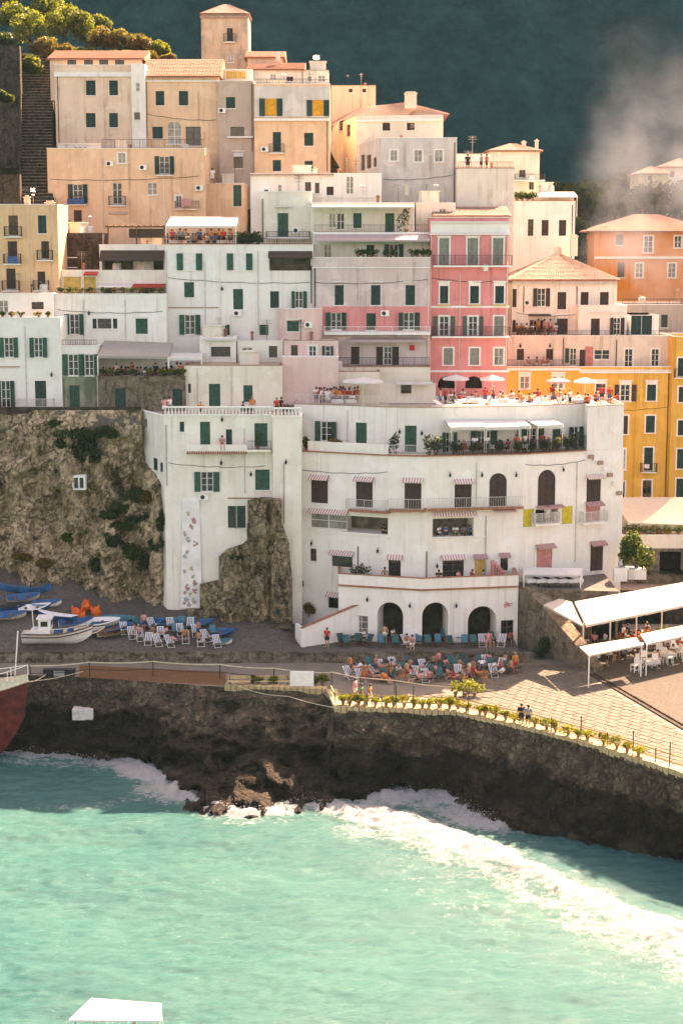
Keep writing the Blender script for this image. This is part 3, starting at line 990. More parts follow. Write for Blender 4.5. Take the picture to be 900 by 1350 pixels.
for x0, x1 in ((585, 631), (631, 676), (676, 725)):
    awn(HU, 2 if x1 < 690 else 3, x0 + .5, x1 - .5, 553, 568, 2.4, WCLOTH, posts=2, val=.35) if x1 < 690 else awn(HU, 3, 691, x1, 553, 566, 2.4, WCLOTH, posts=2, val=.35)
awn(HU, 2, 676, 689.5, 553, 566.5, 2.4, WCLOTH, posts=1 + 1, val=.35)
lamp(HU, 1, 527, 568); lamp(HU, 1, 556, 570)
for px, py, i in ((592, 625, 2), (634, 625, 2), (679, 625, 2), (740, 618, 3), (412, 715, 0), (499, 725, 0), (575, 745, 2)): lamp(HL, i, px, py)
# long balcony across the second storey
for i, x0, x1 in ((0, 459, 512), (1, 512, 560), (2, 560, 690)):
    u = s[i].uz(x0, 670)[0] if i == 0 else 0
    sl, ua, ub, z = slab(HL, i, x0, x1, 671.5, .75, .2, TILEED)
    rail_on(HL, i, sl, max(u, 0) + .05, s[i].len - .02, z, .75, .95, GREYP, sides=(i == 0), gap=.22)
sl = balcony(HL, 3, 706, 738, 692, .9, 1.0, GREYP, WHITE, gap=.08)
balcony(HL, 3, 769, 801, 690, .9, 1.0, GREYP, WHITE, gap=.1)
awn(HL, 3, 706, 740, 667, 672, .6, PCLOTH); awn(HL, 2, 648, 677, 671, 674, .9, PCLOTH)
for x0, x1, i in ((407, 460, 0), (478, 511.5, 0), (512, 542, 1), (570, 626, 2)):
    awn(HL, i, x0, x1, 671.5, 676 if i < 2 else 681, .4, AWSTR, val=.1)
ledge(HL, 0, 404, 500, 699, .1, .1); ledge(HL, 2, 570, 640, 708, .1, .1)
pipe(HL, 2, 640, 680, 760); pipe(HL, 0, 472, 720, 762, WOOD); pipe(HL, 2, 562, 727, 765, WOOD)

HA = building('beach_arcade', 'curved white arcade with three dark arches under the hotel terrace',
    [(446, 2.8), (556, .6), (683, 2.2)], 763, 848, 4.0, WHITE, ref=1, parapet=.95, cat='arcade', zbot=0.0, cop=TILEED, wins=[
    ('x', 514, 793, 850, 34, '^', 2.0), ('x', 571, 795, 850, 34, '^', 2.0), ('x', 635, 800, 852, 37, '^', 2.0), ('Z', 476, 811, 838, 18), ('k', 668, 818, 846, 16, 'q')])
for i in (0, 1):
    sg = HA['segs'][i]; mb = MB(); sg.box(mb, 0, sg.len, .003, .16, HA['zr'] - .12, HA['zr'] + .02); mb.build('cornice', TILEED, HA['root'])
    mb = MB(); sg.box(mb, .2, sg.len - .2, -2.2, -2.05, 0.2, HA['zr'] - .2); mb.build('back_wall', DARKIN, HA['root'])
for px, py, i in ((485, 789, 0), (541, 797, 0), (600, 797, 1)): lamp(HA, i, px, py)
sg = HA['segs'][1]; u, z = sg.uz(668, 797)
mb = MB()
for k in range(9):
    a = k * 2.4; r = .06 + .045 * k
    c = sg.pt(u + r * math.cos(a), .04, z + r * .6 * math.sin(a))
    mb.box(c[0] - .09, c[0] + .09, c[1] - .04, c[1] + .02, c[2] - .05, c[2] + .05)
mb.build('painted_flower', PINKP, HA['root'])
# pink steps beside the terrace doorway
mb = MB()
for k in range(8):
    x = x_at(646, 4.4, 6) + k * .22
    mb.box(x, x + .3, 3.2, 4.4, 5.72, 7.6 - k * .22)
t = thing('stairway', 'short pink stair at the end of the hotel terrace', 'stairs', (x_at(646, 4, 6), 4, 5.72)); mb.build('steps', PINKP, t)

# sloping white ramp wall at the left foot of the hotel
t = thing('ramp_wall', 'sloping white wall of the ramp at the left foot of the hotel', 'wall', (x_at(430, 1, 1), 1, 0))
a, b, c = (x_at(389, 2.2, 1), 2.2), (x_at(398, -.4, 1), -.4), (x_at(474, 2.4, 1), 2.4)
mb = MB()
za, zb2, zc = 2.7, 2.55, 5.0
za = at(392, 826, 1).z; zb2 = at(398, 829, -.4).z; zc = at(470, 797, 2.4).z
for (p, zp), (q, zq) in (((a, za), (b, zb2)), ((b, zb2), (c, zc))):
    d = (Vector(q) - Vector(p)).normalized(); n = Vector((-d.y, d.x)) * .3
    mb.hexa([(*p, -.5), (*q, -.5), (q[0] + n.x, q[1] + n.y, -.5), (p[0] + n.x, p[1] + n.y, -.5), (*p, zp), (*q, zq), (q[0] + n.x, q[1] + n.y, zq), (p[0] + n.x, p[1] + n.y, zp)])
mb.build('wall', WHITE, t)
mb = MB(); d = (Vector(c) - Vector(b)).normalized(); n = Vector((-d.y, d.x))
p0, p1 = Vector(b) - n * .06 , Vector(c) - n * .06; q0, q1 = Vector(b) + n * .36, Vector(c) + n * .36
mb.hexa([(*p0, zb2 + .003), (*p1, zc + .003), (*q1, zc + .003), (*q0, zb2 + .003), (*p0, zb2 + .08), (*p1, zc + .08), (*q1, zc + .08), (*q0, zb2 + .08)])
mb.build('coping', TILEED, t)

# ------------------------------------------------------------------ white house on the rock
RH = building('rock_house', 'tall white house built over the bare rock with a balustrade on top',
    [(187, 12), (216, 6.5), (358, 6.5), (359.5, 5.4), (397, 5.4)], 549, 812, 8, WARMW, ref=1, parapet=.12, sink=.5, wins=[
    ('n', 205, 603, 621, 6), ('n', 213, 609, 623, 4),
    ('n', 240, 556, 569, 6), ('D', 270.5, 556, 590, 14), ('n', 302, 566, 589, 8), ('g', 344, 558, 589, 17),
    ('G', 273, 622, 648, 33), ('g', 346, 619, 646, 19), ('e', 306, 667, 696, 11), ('n', 318, 667, 696, 12)])
sl, u0, u1, z = slab(RH, 1, 246, 357, 593, 1.0, .2, WARMW)
mb = MB(); sg = RH['segs'][1]
ua, _ = sg.uz(246, 593, 1.0); ub, _ = sg.uz(326, 593, 1.0)
sg.box(mb, ua, ub, .82, 1.0, z + .003, z + .45); mb.build('parapet', WARMW, RH['root'])
mb = MB(); n = 26
for k in range(n):
    u = ua + (ub - ua) * (k + .5) / n
    mb.tube([sg.pt(u, .95, z - .17), sg.pt(u, 1.25, z - .33)], .085, 5)
o = mb.build('tile_edge', TILEED, RH['root']); o['kind'] = 'stuff'
rail_on(RH, 1, sl, ub, u1, z, 1.0, .8, IRON, sides=False)
ac(RH, 1, 269, 655); lamp(RH, 1, 331, 624); lamp(RH, 1, 292, 609); lamp(RH, 1, 293, 552); lamp(RH, 3, 377, 608)
pipe(RH, 1, 216.8 + 2, 560, 640)
pipe(RH, 3, 374, 610, 690); ledge(RH, 1, 300, 357, 656, .1, .08, TILEED)
# balustrade: base rail, top rail and turned balusters
zt = RH['ztop']
mbb = cached(('baluster',), m_baluster, 'baluster', TRIM, smooth=True)
for i in (1, 3):
    sg = RH['segs'][i]
    mb = MB(); sg.box(mb, 0, sg.len, -.2, .1, zt + .073, zt + .18); sg.box(mb, 0, sg.len, -.2, .1, zt + .76, zt + .90)
    mb.build('balustrade_rail', TRIM, RH['root'])
    n = int(sg.len / .30)
    for k in range(n):
        inst('baluster', mbb, RH['root'], sg.loc(sg.len * (k + .5) / n, -.05, zt + .18, RH['root']))

# long art banner hanging down the left edge of the house
sg = RH['segs'][1]
t = thing('art_banner', 'long white hanging banner printed with faded flowers beside the cliff', 'banner', sg.pt(*[sg.uz(250, 655)[0], .12, sg.uz(250, 655)[1]]))
ua, ztp = sg.uz(240, 656, .1); ub, _ = sg.uz(263, 656, .1); _, zbt = sg.uz(250, 801, .3)
mb = MB(); N = 24
def bpt(u, k): zz = ztp + (zbt - ztp) * k / N; return sg.pt(u, .08 + .35 * (k / N) ** 2 + .05 * math.sin(k * 1.1), zz)
wd = ub - ua
def ul(k): return ua - .25 * (k / N) ** 1.5
def ur(k): return ub + .12 * (k / N)
for k in range(N): mb.quad(bpt(ul(k + 1), k + 1), bpt(ur(k + 1), k + 1), bpt(ur(k), k), bpt(ul(k), k))
mb.build('cloth', plain('banner_cloth', (.78, .74, .69), .85, .06, 1.0), t)
rng = random.Random(5)
pals = [plain('print_rose', (0.52, 0.24, 0.23), .9), plain('print_blue', (0.36, 0.38, 0.42), .9), plain('print_ochre', (0.52, 0.40, 0.22), .9), plain('print_grey', (0.42, 0.37, 0.33), .9), plain('print_brown', (0.46, 0.29, 0.22), .9), plain('print_green', (0.34, 0.36, 0.25), .9)]
spots = [(248, 678, 2, 5), (255, 688, 0, 8), (252, 695, 0, 6), (243, 703, 3, 7), (248, 712, 1, 7), (258, 717, 4, 6), (243, 735, 1, 8), (247, 728, 1, 5), (242, 755, 3, 7), (252, 750, 2, 5), (255, 760, 5, 5),
         (240, 770, 4, 8), (247, 774, 0, 8), (256, 768, 4, 8), (242, 782, 4, 9), (251, 783, 5, 5), (257, 779, 0, 7), (246, 790, 1, 8), (255, 793, 3, 8), (250, 797, 1, 6), (243, 795, 4, 5)]
for px, py, c, r in spots:
    u, z = sg.uz(px, py, .3); mb = MB()
    kk = (ztp - z) / (ztp - zbt); oo = .08 + .35 * kk * kk + .05 * math.sin(kk * N * 1.1) + .02
    for j in range(9):
        a = rng.random() * 6.3; rr = r * .022 * rng.uniform(.5, 1.1); cu, cz = u + rng.uniform(-1, 1) * r * .022, z + rng.uniform(-1, 1) * r * .03
        if not (ua + .1 - .2 * kk < cu - rr and cu + rr < ub - .02): continue
        pts = []
        for q in range(7):
            b = 2 * math.pi * q / 7; rad = rr * rng.uniform(.6, 1.15)
            pts.append(sg.pt(cu + rad * math.cos(b), oo + .004 * j, cz + rad * math.sin(b)))
        mb.quad(*pts)
    if mb.f: mb.build('printed_motif', pals[c], t)

# ------------------------------------------------------------------ row behind the balustrade and the roof terrace
WI = building('terrace_house', 'low white house with two green shutters behind the balustrade', [(243, 13), (372, 13)], 482, 540, 3.2, CREAM, parapet=.1, cop=TILEED,
    wins=[('g', 283, 506, 536, 15), ('g', 327, 508, 530, 12), ('n', 250, 506, 518, 4)])
JH = building('roof_terrace_house', 'white house with an open dark shuttered window behind the crowded terrace', [(372, 15), (500, 15)], 490, 540, 2.6, CREAM, parapet=.1, cop=TILEED,
    wins=[('N', 407, 508, 537, 30), ('k', 378, 500, 513, 7)])
GP = building('gabled_pavilion', 'small low gabled white pavilion on the sunny roof terrace', [(497, 15.9), (574, 15.7)], 505, 540, 3.5, WARMW, roof='gabley', rise=1.3, rmat=TERRAP, cat='pavilion',
    wins=[('k', 535, 507, 519, 14)])
awn(GP, 0, 522, 570, 503.5, 506, 1.0, WCLOTH)
SR = building('stone_restaurant', 'rough brown stone house carrying the restaurant under a grey awning', [(129, 12.5), (244, 12.5)], 497, 540, 5.2, STONEW, parapet=.75, cat='restaurant', cop=STONEW,
    wins=[('n', 159, 512, 537, 15), ('n', 234, 513, 536, 13)])
A1 = building('white_house', 'white house with open dark green shutters at the left cliff edge', [(-14, 14), (80, 14)], 419, 540, 6, WHITE, parapet=.55,
    wins=[('G', 12, 445, 471, 25), ('G', 51, 445, 471, 24), ('N', 8, 502, 537, 25), ('n', 54, 502, 536, 16)])
ledge(A1, 0, -10, 27, 483, .15, .06, TILEED); balcony(A1, 0, 22, 71, 537, .7, .8, GREYP, TRIM, gap=.1)
lamp(A1, 0, 69, 493)
A1T = building('roof_room', 'low white room with small panes on the roof of the left white house', [(-14, 17.5), (71, 17.5)], 387, 424, 4, WHITE, parapet=.15, cat='roof room',
    wins=[('z', 5, 396, 413, 13), ('k', 50, 398, 408, 16, 'm')])
GH = building('mossy_house', 'narrow white house with green stained wall and tall green shutters', [(81, 14.4), (129, 14.4)], 456, 540, 4, WHITE, parapet=.12,
    wins=[('G', 97, 467, 495, 27), ('G', 118, 467, 495, 24), ('g', 99, 508, 537, 14)], panels=[(0, 81.5, 128.5, 496, 539, MOSSY)])
CB = building('white_house', 'broad white house with plants on its terrace and a red awning above', [(72, 18), (219, 18)], 388, 470, 6, WHITE, parapet=.5,
    wins=[('G', 98.5, 414, 441, 25), ('k', 138, 420, 433, 18), ('n', 125, 420, 433, 6), ('n', 152, 420, 433, 6), ('g', 187, 420, 440, 16)])
lamp(CB, 0, 118, 412); ledge(CB, 0, 178, 197, 417, .1, .06)
CT = building('terrace_room', 'white terrace storey with ochre blinds and a long red edged awning', [(66, 21), (219, 21)], 357, 395, 4, WARMW, parapet=.25, cat='terrace room',
    wins=[('C', 96, 365, 391, 24), ('C', 119, 365, 391, 16), ('e', 143, 378, 391, 12), ('k', 190, 379, 391, 14)])
awn(CT, 0, 131, 176, 374, 380, 1.6, WCLOTH, val=.12); awn(CT, 0, 176.5, 219, 374, 380, 1.6, RCLOTH, val=.1); awn(CT, 0, 112, 130, 358, 364, 1.0, RCLOTH)
DB = building('loggia_house', 'white house with a deep brown awning over its open loggia', [(131, 23), (220, 23)], 323, 360, 3.5, WHITE, parapet=.5,
    wins=[('l', 175, 331, 357, 82, 'c')])
awn(DB, 0, 133, 216.5, 330, 345, 1.0, BCLOTH, val=.15)
DS = building('dark_stone_house', 'dark unplastered stone house with a brown door above the left terrace', [(76, 25), (135, 25)], 308, 362, 4, DARKST, parapet=.2, wins=[('d', 95, 316, 339, 12), ('b', 96, 340, 352, 10)], cop=DARKST)
EF = building('apartment_house', 'long white apartment house with white and green arched shutters and a roof restaurant', [(218, 20), (413, 20)], 323, 480, 7.5, WHITE, parapet=.3, cop=PINKL,
    wins=[('A', 250, 334, 356, 33), ('A', 316, 334, 356, 33), ('g', 249.5, 372, 392, 13), ('g', 314, 381, 408, 13), ('G', 250.5, 415, 441, 28), ('g', 297, 428, 442, 12), ('g', 348, 428, 442, 12),
          ('n', 362, 384, 406, 12), ('G', 394, 384, 406, 21), ('l', 382, 334, 357, 55, 'c')])
awn(EF, 0, 354, 411.5, 331, 341, .9, BCLOTH, val=.15); ledge(EF, 0, 220, 288, 405, .08, .07, TILEED); ac(EF, 0, 313, 413); pipe(EF, 0, 289.5, 330, 470, WHITE); pipe(EF, 0, 219.6, 330, 440, GREYP); lamp(EF, 0, 293, 380)
EG = building('annexe_house', 'small white flat roofed annexe with a row of dark panes', [(263, 16.3), (311, 16.3)], 445, 478, 3.2, WHITE, parapet=.25, cat='annexe', cop=TRIM, wins=[('k', 291, 457, 470, 26, 'm')])
awn(EG, 0, 268, 309, 446, 449, .6, WCLOTH)
EH = building('annexe_house', 'white terrace annexe with a drain pipe beside the pink turret', [(313, 16.8), (373, 16.8)], 450, 482, 3, WARMW, parapet=.15, cat='annexe', wins=[('k', 360, 456, 471, 11), ('z', 326, 458, 474, 14)])
mb = MB()
p = at(342, 481, 13.4)
PP = building('pink_terrace', 'pale pink low terrace house with a small white window', [(374, 16), (446, 15.6)], 449, 494, 3.0, PINKL, parapet=.2, wins=[('P', 412, 456, 470, 10), ('k', 388, 455, 471, 9), ('N', 432, 456, 470, 14)], cop=TERRAP)
PW = building('terrace_wall', 'pale pink parapet box in front of the small pink terrace', [(372, 14.3), (446, 14.0)], 471, 492, 1.5, PINKL, parapet=.3, cat='terrace wall')
PT = building('pink_turret', 'pale pink rounded bay with a round white dish', [(366, 19.2), (376, 17.9), (398, 17.4), (416, 17.9), (425, 19.0)], 407, 452, 2.2, PINKL, parapet=.1, cat='bay', wins=[('l', 387, 417, 438, 20, 'c', 1.0), ('g', 382, 424, 437, 12)] if False else [('g', 386, 423, 437, 16)])
ac(PT, 2, 405, 428); ledge(PT, 1, 378, 396, 420, .2, .08)

MZ = building('mauve_house', 'tall mauve grey house with a pink band and planted balconies', [(412, 19.5), (567, 19.5)], 340, 492, 7, MAUVE, parapet=.85, cop=TRIM,
    wins=[('n', 447, 376, 402, 12, 'h'), ('n', 495, 376, 402, 12, 'h'), ('n', 540.5, 376, 402, 12, 'h'),
          ('N', 443, 412, 435, 28), ('n', 489, 413, 435, 12), ('N', 538.5, 412, 435, 28),
          ('d', 468, 457, 480, 11), ('d', 500, 457, 481, 9), ('d', 521, 457, 481, 9), ('p', 511, 457, 481, 10)],
    panels=[(0, 424, 566.8, 404, 436, PINK)])
ledge(MZ, 0, 412, 567, 352, .12, .1); sl = slab(MZ, 0, 427, 567, 438, .9, .25, TRIM); ac(MZ, 0, 507, 413)
rail_on(MZ, 0, sl[0], sl[1], sl[2], sl[3], .9, .55, WPAINT, gap=.2)
awn(MZ, 0, 462, 560, 445, 452, 1.2, MCLOTH); pipe(MZ, 0, 415, 352, 404, IRON); pipe(MZ, 0, 564.5, 352, 480, PINKL); pipe(MZ, 0, 473, 354, 402, GREYP)
t = MZ
MT = building('terrace_wall', 'mauve parapet of the lower terrace under the pink band', [(443, 17), (567, 17)], 484, 496, 2.4, CREAM, parapet=.1, cat='terrace wall', cop=TILEED)
rs = Seg(*[(p[0], p[1]) for p in MT['P']])
inst('railing', cached(('rail', r1(rs.len - .2), .85), m_railing(r1(rs.len - .2), .85), 'railing', IRON), MT['root'], rs.loc(.1, -.1, MT['ztop'] + .07, MT['root']), rs.ang)
M2 = building('veranda_storey', 'pale storey behind a rosy awning and planted parapet', [(412, 22), (567, 22)], 307, 350, 5, WARMW, parapet=.1, cat='storey',
    wins=[('z', 432, 322, 340, 10), ('g', 488, 323, 339, 10), ('G', 519, 322, 340, 24)])
awn(M2, 0, 417, 565, 309, 319, 2.2, MCLOTH, val=.2)
M3 = building('attic_storey', 'white attic storey with a straight bright awning and iron railing', [(410, 24), (546, 24)], 268, 310, 4, CREAM, parapet=.12, cat='storey',
    wins=[('z', 438, 281, 300, 9), ('p', 449, 281, 303, 10), ('g', 471, 281, 301, 11), ('D', 513.5, 281, 306, 12)])
awn(M3, 0, 411, 545, 270, 275, 2.0, WCLOTH, posts=2, val=.2)
sg = Seg(M2['P'][0], M2['P'][1])
inst('railing', cached(('rail', r1(sg.len - .4), .7), m_railing(r1(sg.len - .4), .7, .2), 'railing', IRON), M2['root'], sg.loc(.2, -.15, M2['ztop'] + .08, M2['root']), sg.ang)
ledge(M2, 0, 412, 566, 306.5, .2, .2, TRIM)
GB = building('white_house', 'square white house with one tall green door on a small balcony', [(343, 24.5), (411, 24.5)], 253, 330, 5, CREAM, parapet=.3, wins=[('D', 373, 281, 312, 14)])
balcony(GB, 0, 351, 408, 313, .9, .6, IRON); awn(GB, 0, 363, 386, 271, 273.5, .5, WCLOTH, val=.08); ac(GB, 0, 391, 304)
HH = building('white_house', 'long low white house with a row of little dark windows', [(330, 29), (503, 29)], 229, 300, 6, WHITE, parapet=.3,
    wins=[('z', 369, 243, 254, 6), ('k', 406, 240, 255, 8), ('k', 418, 241, 255, 6), ('b', 435, 246, 257, 9), ('U', 351, 250, 262, 5), ('z', 461, 232, 256, 10)])
chimney(HH, 415, 224, 31, .9, .4); chimney(HH, 536, 246, 31, .9, .4); ledge(HH, 0, 330, 440, 229.5, .4, .12, TERRAP); ledge(HH, 0, 343, 500, 259, .1, .12)

# ------------------------------------------------------------------ pink house
PK = building('pink_house', 'bright pink house with white framed windows in four rows', [(567, 20.5), (671, 20.5)], 287, 512, 8, PINK, parapet=.5, wins=[
    ('s', 585, 314, 349, 13, 'h'), ('s', 622.5, 314, 349, 13, 'h'), ('s', 656, 314, 349, 13, 'h'),
    ('T', 585, 377, 400, 11, 'H'), ('T', 625, 377, 400, 11, 'H'), ('T', 658, 377, 400, 11, 'H'),
    ('V', 585, 417, 443, 24), ('V', 623, 417, 443, 23), ('s', 657, 417, 442, 12, ''),
    ('s', 590.5, 459, 481, 12, ''), ('s', 625, 459, 481, 12, ''), ('Z', 657, 459, 481, 12, ''),
    ('l', 588, 496, 512, 22, '^', .5), ('l', 624, 496, 512, 22, '^', .5)], panels=[(0, 567.2, 670.8, 287, 307, TRIM)])
ledge(PK, 0, 566, 672, 307.5, .25, .15); ledge(PK, 0, 567, 671, 292, .3, .12)
balcony(PK, 0, 571, 675, 350, .75, 1.0, plain('rusty_iron', (.16, .05, .05), .7), TRIM); balcony(PK, 0, 569, 672, 443.5, .75, .95, plain('rusty_iron', (.16, .05, .05), .7), TRIM)
ledge(PK, 0, 567, 671, 403, .1, .22); ledge(PK, 0, 567, 671, 488, .1, .2); pipe(PK, 0, 567.9, 310, 500, PINKL)
for x in (585, 625, 658): ledge(PK, 0, x - 9, x + 9, 401.5, .35, .12, OCHRE, 'window_box')
def lunette(B, i, px, py, wpx):
    sg = B['segs'][i]; u, z = sg.uz(px, py); r = wpx / 2 / FPX * 160
    mb = MB(); N = 10
    pts = [(u + r * math.cos(math.pi * k / N), z + r * .75 * math.sin(math.pi * k / N)) for k in range(N + 1)]
    for (a, b), (c, d) in zip(pts, pts[1:]):
        mb.quad(sg.pt(u + (a - u) * .9, .06, z + (b - z) * .9), sg.pt(a, .06, b), sg.pt(c, .06, d), sg.pt(u + (c - u) * .9, .06, z + (d - z) * .9))
    mb.build('fanlight_arch', TRIM, B['root'])
PH = building('penthouse', 'cluttered pale penthouse with a sloping tiled edge over the pink house', [(575, 24), (668, 24)], 285, 300, 4, CREAM, roof='shed', rise=1.0, rmat=TERRAP, cat='penthouse', wins=[])
PH2 = building('penthouse', 'little cream roof hut with a faded shutter beside the pink house top', [(548, 25.5), (600, 25.5)], 268, 310, 3, CREAM, parapet=.1, cat='penthouse', wins=[('z', 583, 275, 291, 9)])

# ------------------------------------------------------------------ grey white houses above
GW = building('blank_house', 'big grey white house with three faded windows high in a blank wall', [(471, 45), (500, 33), (602, 33)], 182, 310, 7, GREYW, ref=1, parapet=.2,
    wins=[('Z', 519, 198, 212, 9), ('Z', 551, 198, 213, 10), ('Z', 578, 198, 213, 10), ('k', 478, 205, 225, 5), ('k', 486, 205, 222, 6), ('k', 494, 208, 220, 4)])
HP = building('hip_roof_house', 'cream house with a broad sunlit hip roof below the dark mountain', [(436, 62), (470, 46), (584, 44)], 153, 240, 13, CREAM, ref=1, roof='hip', rise=2.3, rmat=TERRAP, eave=.6,
    wins=[('b', 509, 162, 172, 10), ('b', 541, 162, 172, 10), ('k', 449, 160, 172, 5), ('k', 459, 165, 180, 5)])
ledge(HP, 1, 470, 584, 158, .25, .25, TRIM); chimney(HP, 541, 124, 50, 1.6, 1.3, BEIGE)
HB = building('upper_house', 'pale upper floor with a flat roof behind the hip roofed house', [(437, 66), (495, 66)], 113, 160, 6, PEACHL, parapet=.25, wins=[('b', 462, 117, 122, 5), ('b', 480, 117, 122, 5)], cop=TERRAP)
NB = building('blank_house', 'plain windowless pale block carrying a roof terrace', [(602, 31), (678, 31)], 222, 320, 6.5, CREAM, parapet=.15, cop=TILEED)
OB = building('roof_room', 'small white roof room beside the high terrace', [(602, 38.5), (645, 38.5)], 203, 232, 3, WHITE, parapet=.1, cat='roof room', cop=TERRAP)
PB = building('white_house', 'highest white house with an uneven tiled roof at the mountain edge', [(645, 62), (711, 62)], 199, 260, 6, CREAM, roof='hip', rise=1.0, rmat=TERRAP, wins=[('k', 688, 224, 234, 8), ('b', 700, 240, 250, 6)])
chimney(PB, 690, 188, 65, 1.0, .5); chimney(PB, 707, 186, 65, 1.2, .4); balcony(PB, 0, 678, 718, 237, 1.1, .7, IRON)
QB = building('white_house', 'white corner house with three narrow dark windows and roof plants', [(677, 53), (758, 53)], 265, 350, 6.5, WHITE, parapet=.15, cop=TILEED,
    wins=[('k', 699, 289, 311, 7), ('b', 718, 290, 311, 9), ('b', 741, 290, 311, 9)])
QT = building('terrace_room', 'low roof room with a bright white canopy over the corner house', [(679, 57.5), (756, 57.5)], 254, 280, 2, CREAM, parapet=.1, cat='terrace room', cop=WPAINT)
awn(QT, 0, 706, 756, 253, 261, 3.2, WCLOTH, posts=2)
RB = building('cream_house', 'cream house with brown shutters under a wide sunlit roof', [(675, 39.5), (813, 39.5)], 369, 460, 12, WARMW, roof='hip', rise=2.8, rmat=TERRAP, eave=.3, sink=5,
    wins=[('b', 677.5, 381, 405, 5), ('B', 713, 380, 404, 22, ''), ('b', 740, 385, 408, 11), ('b', 770, 385, 402, 10), ('b', 796, 385, 402, 11), ('B', 707, 422, 438, 18), ('b', 740.5, 420, 441, 14), ('b', 677, 422, 438, 4)])
ledge(RB, 0, 676, 812, 374, .2, .1, BEIGE); ac(RB, 0, 695, 399); awn(RB, 0, 696, 725, 414, 417, .7, BCLOTH, val=.06); ledge(RB, 0, 676, 746, 442, .9, .15, TRIM, 'balcony')
chimney(RB, 735, 328, 46, 1.4, .7, BEIGE); chimney(RB, 756, 312, 51.3, 2.2, .8, CREAM)
SB = building('cream_house', 'little cream house front with one shut and one open brown shutter', [(762, 37.6), (826, 37.6)], 403, 460, 5, WARMW, parapet=.15, wins=[('b', 784, 420, 442, 11), ('B', 812.5, 419, 441, 18)])
ledge(SB, 0, 775, 822, 411, .3, .06)
TB = building('gable_house', 'small house with a white gable and two big dark green doors', [(829, 38), (868, 38)], 415, 460, 6, WHITE, roof='gabley', rise=1.1, rmat=TERRAP, wins=[('n', 838, 416, 441, 13), ('n', 852, 416, 441, 13)])
UB = building('beige_house', 'long beige top storey with balconies over the yellow house', [(669, 36), (886, 36)], 443, 492, 6, BEIGE, parapet=.15,
    wins=[('b', 685.5, 460, 475, 9), ('b', 724, 460, 474, 9), ('p', 755, 459, 482, 8), ('k', 747, 459, 479, 5), ('d', 767, 461, 486, 7), ('R', 775.5, 457, 487, 10), ('p', 793, 461, 474, 20), ('P', 828, 460, 485, 10), ('P', 863, 460, 483, 9)])
lamp(UB, 0, 685, 455); lamp(UB, 0, 724, 455); pipe(UB, 0, 742, 446, 480, IRON)
VB = building('yellow_house', 'tall yellow house with white framed windows beside the hotel', [(664, 34), (886, 34)], 484, 668, 7, YELLOW, parapet=.25,
    wins=[('P', 691, 496, 512, 12, 'H'), ('P', 735, 496, 512, 14, 'H'), ('K', 791, 506, 520, 12, 'H'), ('W', 823.5, 507, 529, 24, 'H'), ('T', 858, 507, 528, 11, 'H'),
          ('U', 821, 548, 572, 11), ('T', 856.5, 548, 570, 11), ('P', 817, 592, 619, 12), ('T', 854, 590, 620, 11, 'i'), ('K', 817.5, 635, 656, 10), ('K', 852, 633, 661, 11)],
    panels=[(0, 763, 885.8, 484, 491, CREAM)])
ledge(VB, 0, 664, 764, 485.2, .3, .25); ledge(VB, 0, 764, 886, 490, .25, .15); pipe(VB, 0, 881, 492, 660, IRON)
WB = building('yellow_house', 'narrow strip of yellow house with dark shutters at the photo edge', [(887, 33.4), (935, 33.4)], 444, 668, 7, YELLOW, parapet=.3,
    wins=[('T', 898, 472, 496, 10, 'i'), ('T', 899, 510, 530, 10), ('T', 898, 554, 574, 10), ('T', 898, 592, 618, 12), ('T', 898, 631, 657, 14)])
KB = building('grey_house', 'low dull grey house with a flat roof behind the gable', [(818, 44), (940, 44)], 402, 460, 9, MAUVED, parapet=.35, wins=[('e', 875, 415, 432, 8)])

# ------------------------------------------------------------------ misty houses farther back
OR_ = building('orange_house', 'orange house half veiled by drifting smoke', [(783, 72), (940, 72)], 305, 400, 12, ORANGE, roof='hip', rise=2.2, rmat=TERRA, eave=.6,
    wins=[('b', 816, 309, 323, 9), ('P', 854, 311, 333, 11), ('P', 893, 311, 327, 9), ('b', 818, 346, 366, 9), ('P', 842, 347, 366, 9), ('P', 885, 347, 366, 9)])
ledge(OR_, 0, 783, 940, 338, .3, .3)
FH = building('far_house', 'pale yellow far house up the slope behind the smoke', [(842, 118), (880, 118)], 229, 246, 8, YELLOWF, sink=16, roof='hip', rise=1.2, rmat=TERRA, wins=[('b', 856, 232, 238, 5)])
FH2 = building('far_house', 'dull far house at the photo edge above the orange house', [(872, 126), (930, 126)], 220, 240, 8, BEIGE, sink=16, roof='hip', rise=1.5, rmat=TERRA, wins=[('b', 885, 226, 233, 6)])

# ------------------------------------------------------------------ peach houses top left
A2 = building('orange_house', 'apricot house with three rows of iron balconies by the rock stair', [(-14, 20), (76, 20)], 270, 392, 6, APRI, parapet=.35, wins=[
    ('k', 18, 284, 310, 13, 'i'), ('n', 56, 284, 308, 12), ('d', 17, 318, 346, 13, 'i'), ('d', 60, 318, 341, 11, 'i'), ('d', 15, 354, 381, 13, 'i'), ('d', 55, 358, 381, 11, 'i')])
chimney(A2, 36, 261, 22, .9, .5, PEACHL); chimney(A2, 66, 268, 22, .6, .8, PEACHL)
X1 = building('peach_house', 'wide peach house with a railed terrace on its roof', [(62, 36), (270, 36)], 196, 340, 8, PEACH, parapet=.25, wins=[
    ('N', 103, 243, 268, 26, 'i'), ('p', 155, 241, 269, 13, 'i'), ('N', 217, 206, 229, 27, 'i'), ('z', 201, 241, 257, 13), ('d', 103, 277, 304, 11), ('Z', 161, 202, 215, 10), ('P', 236, 258, 274, 8)])
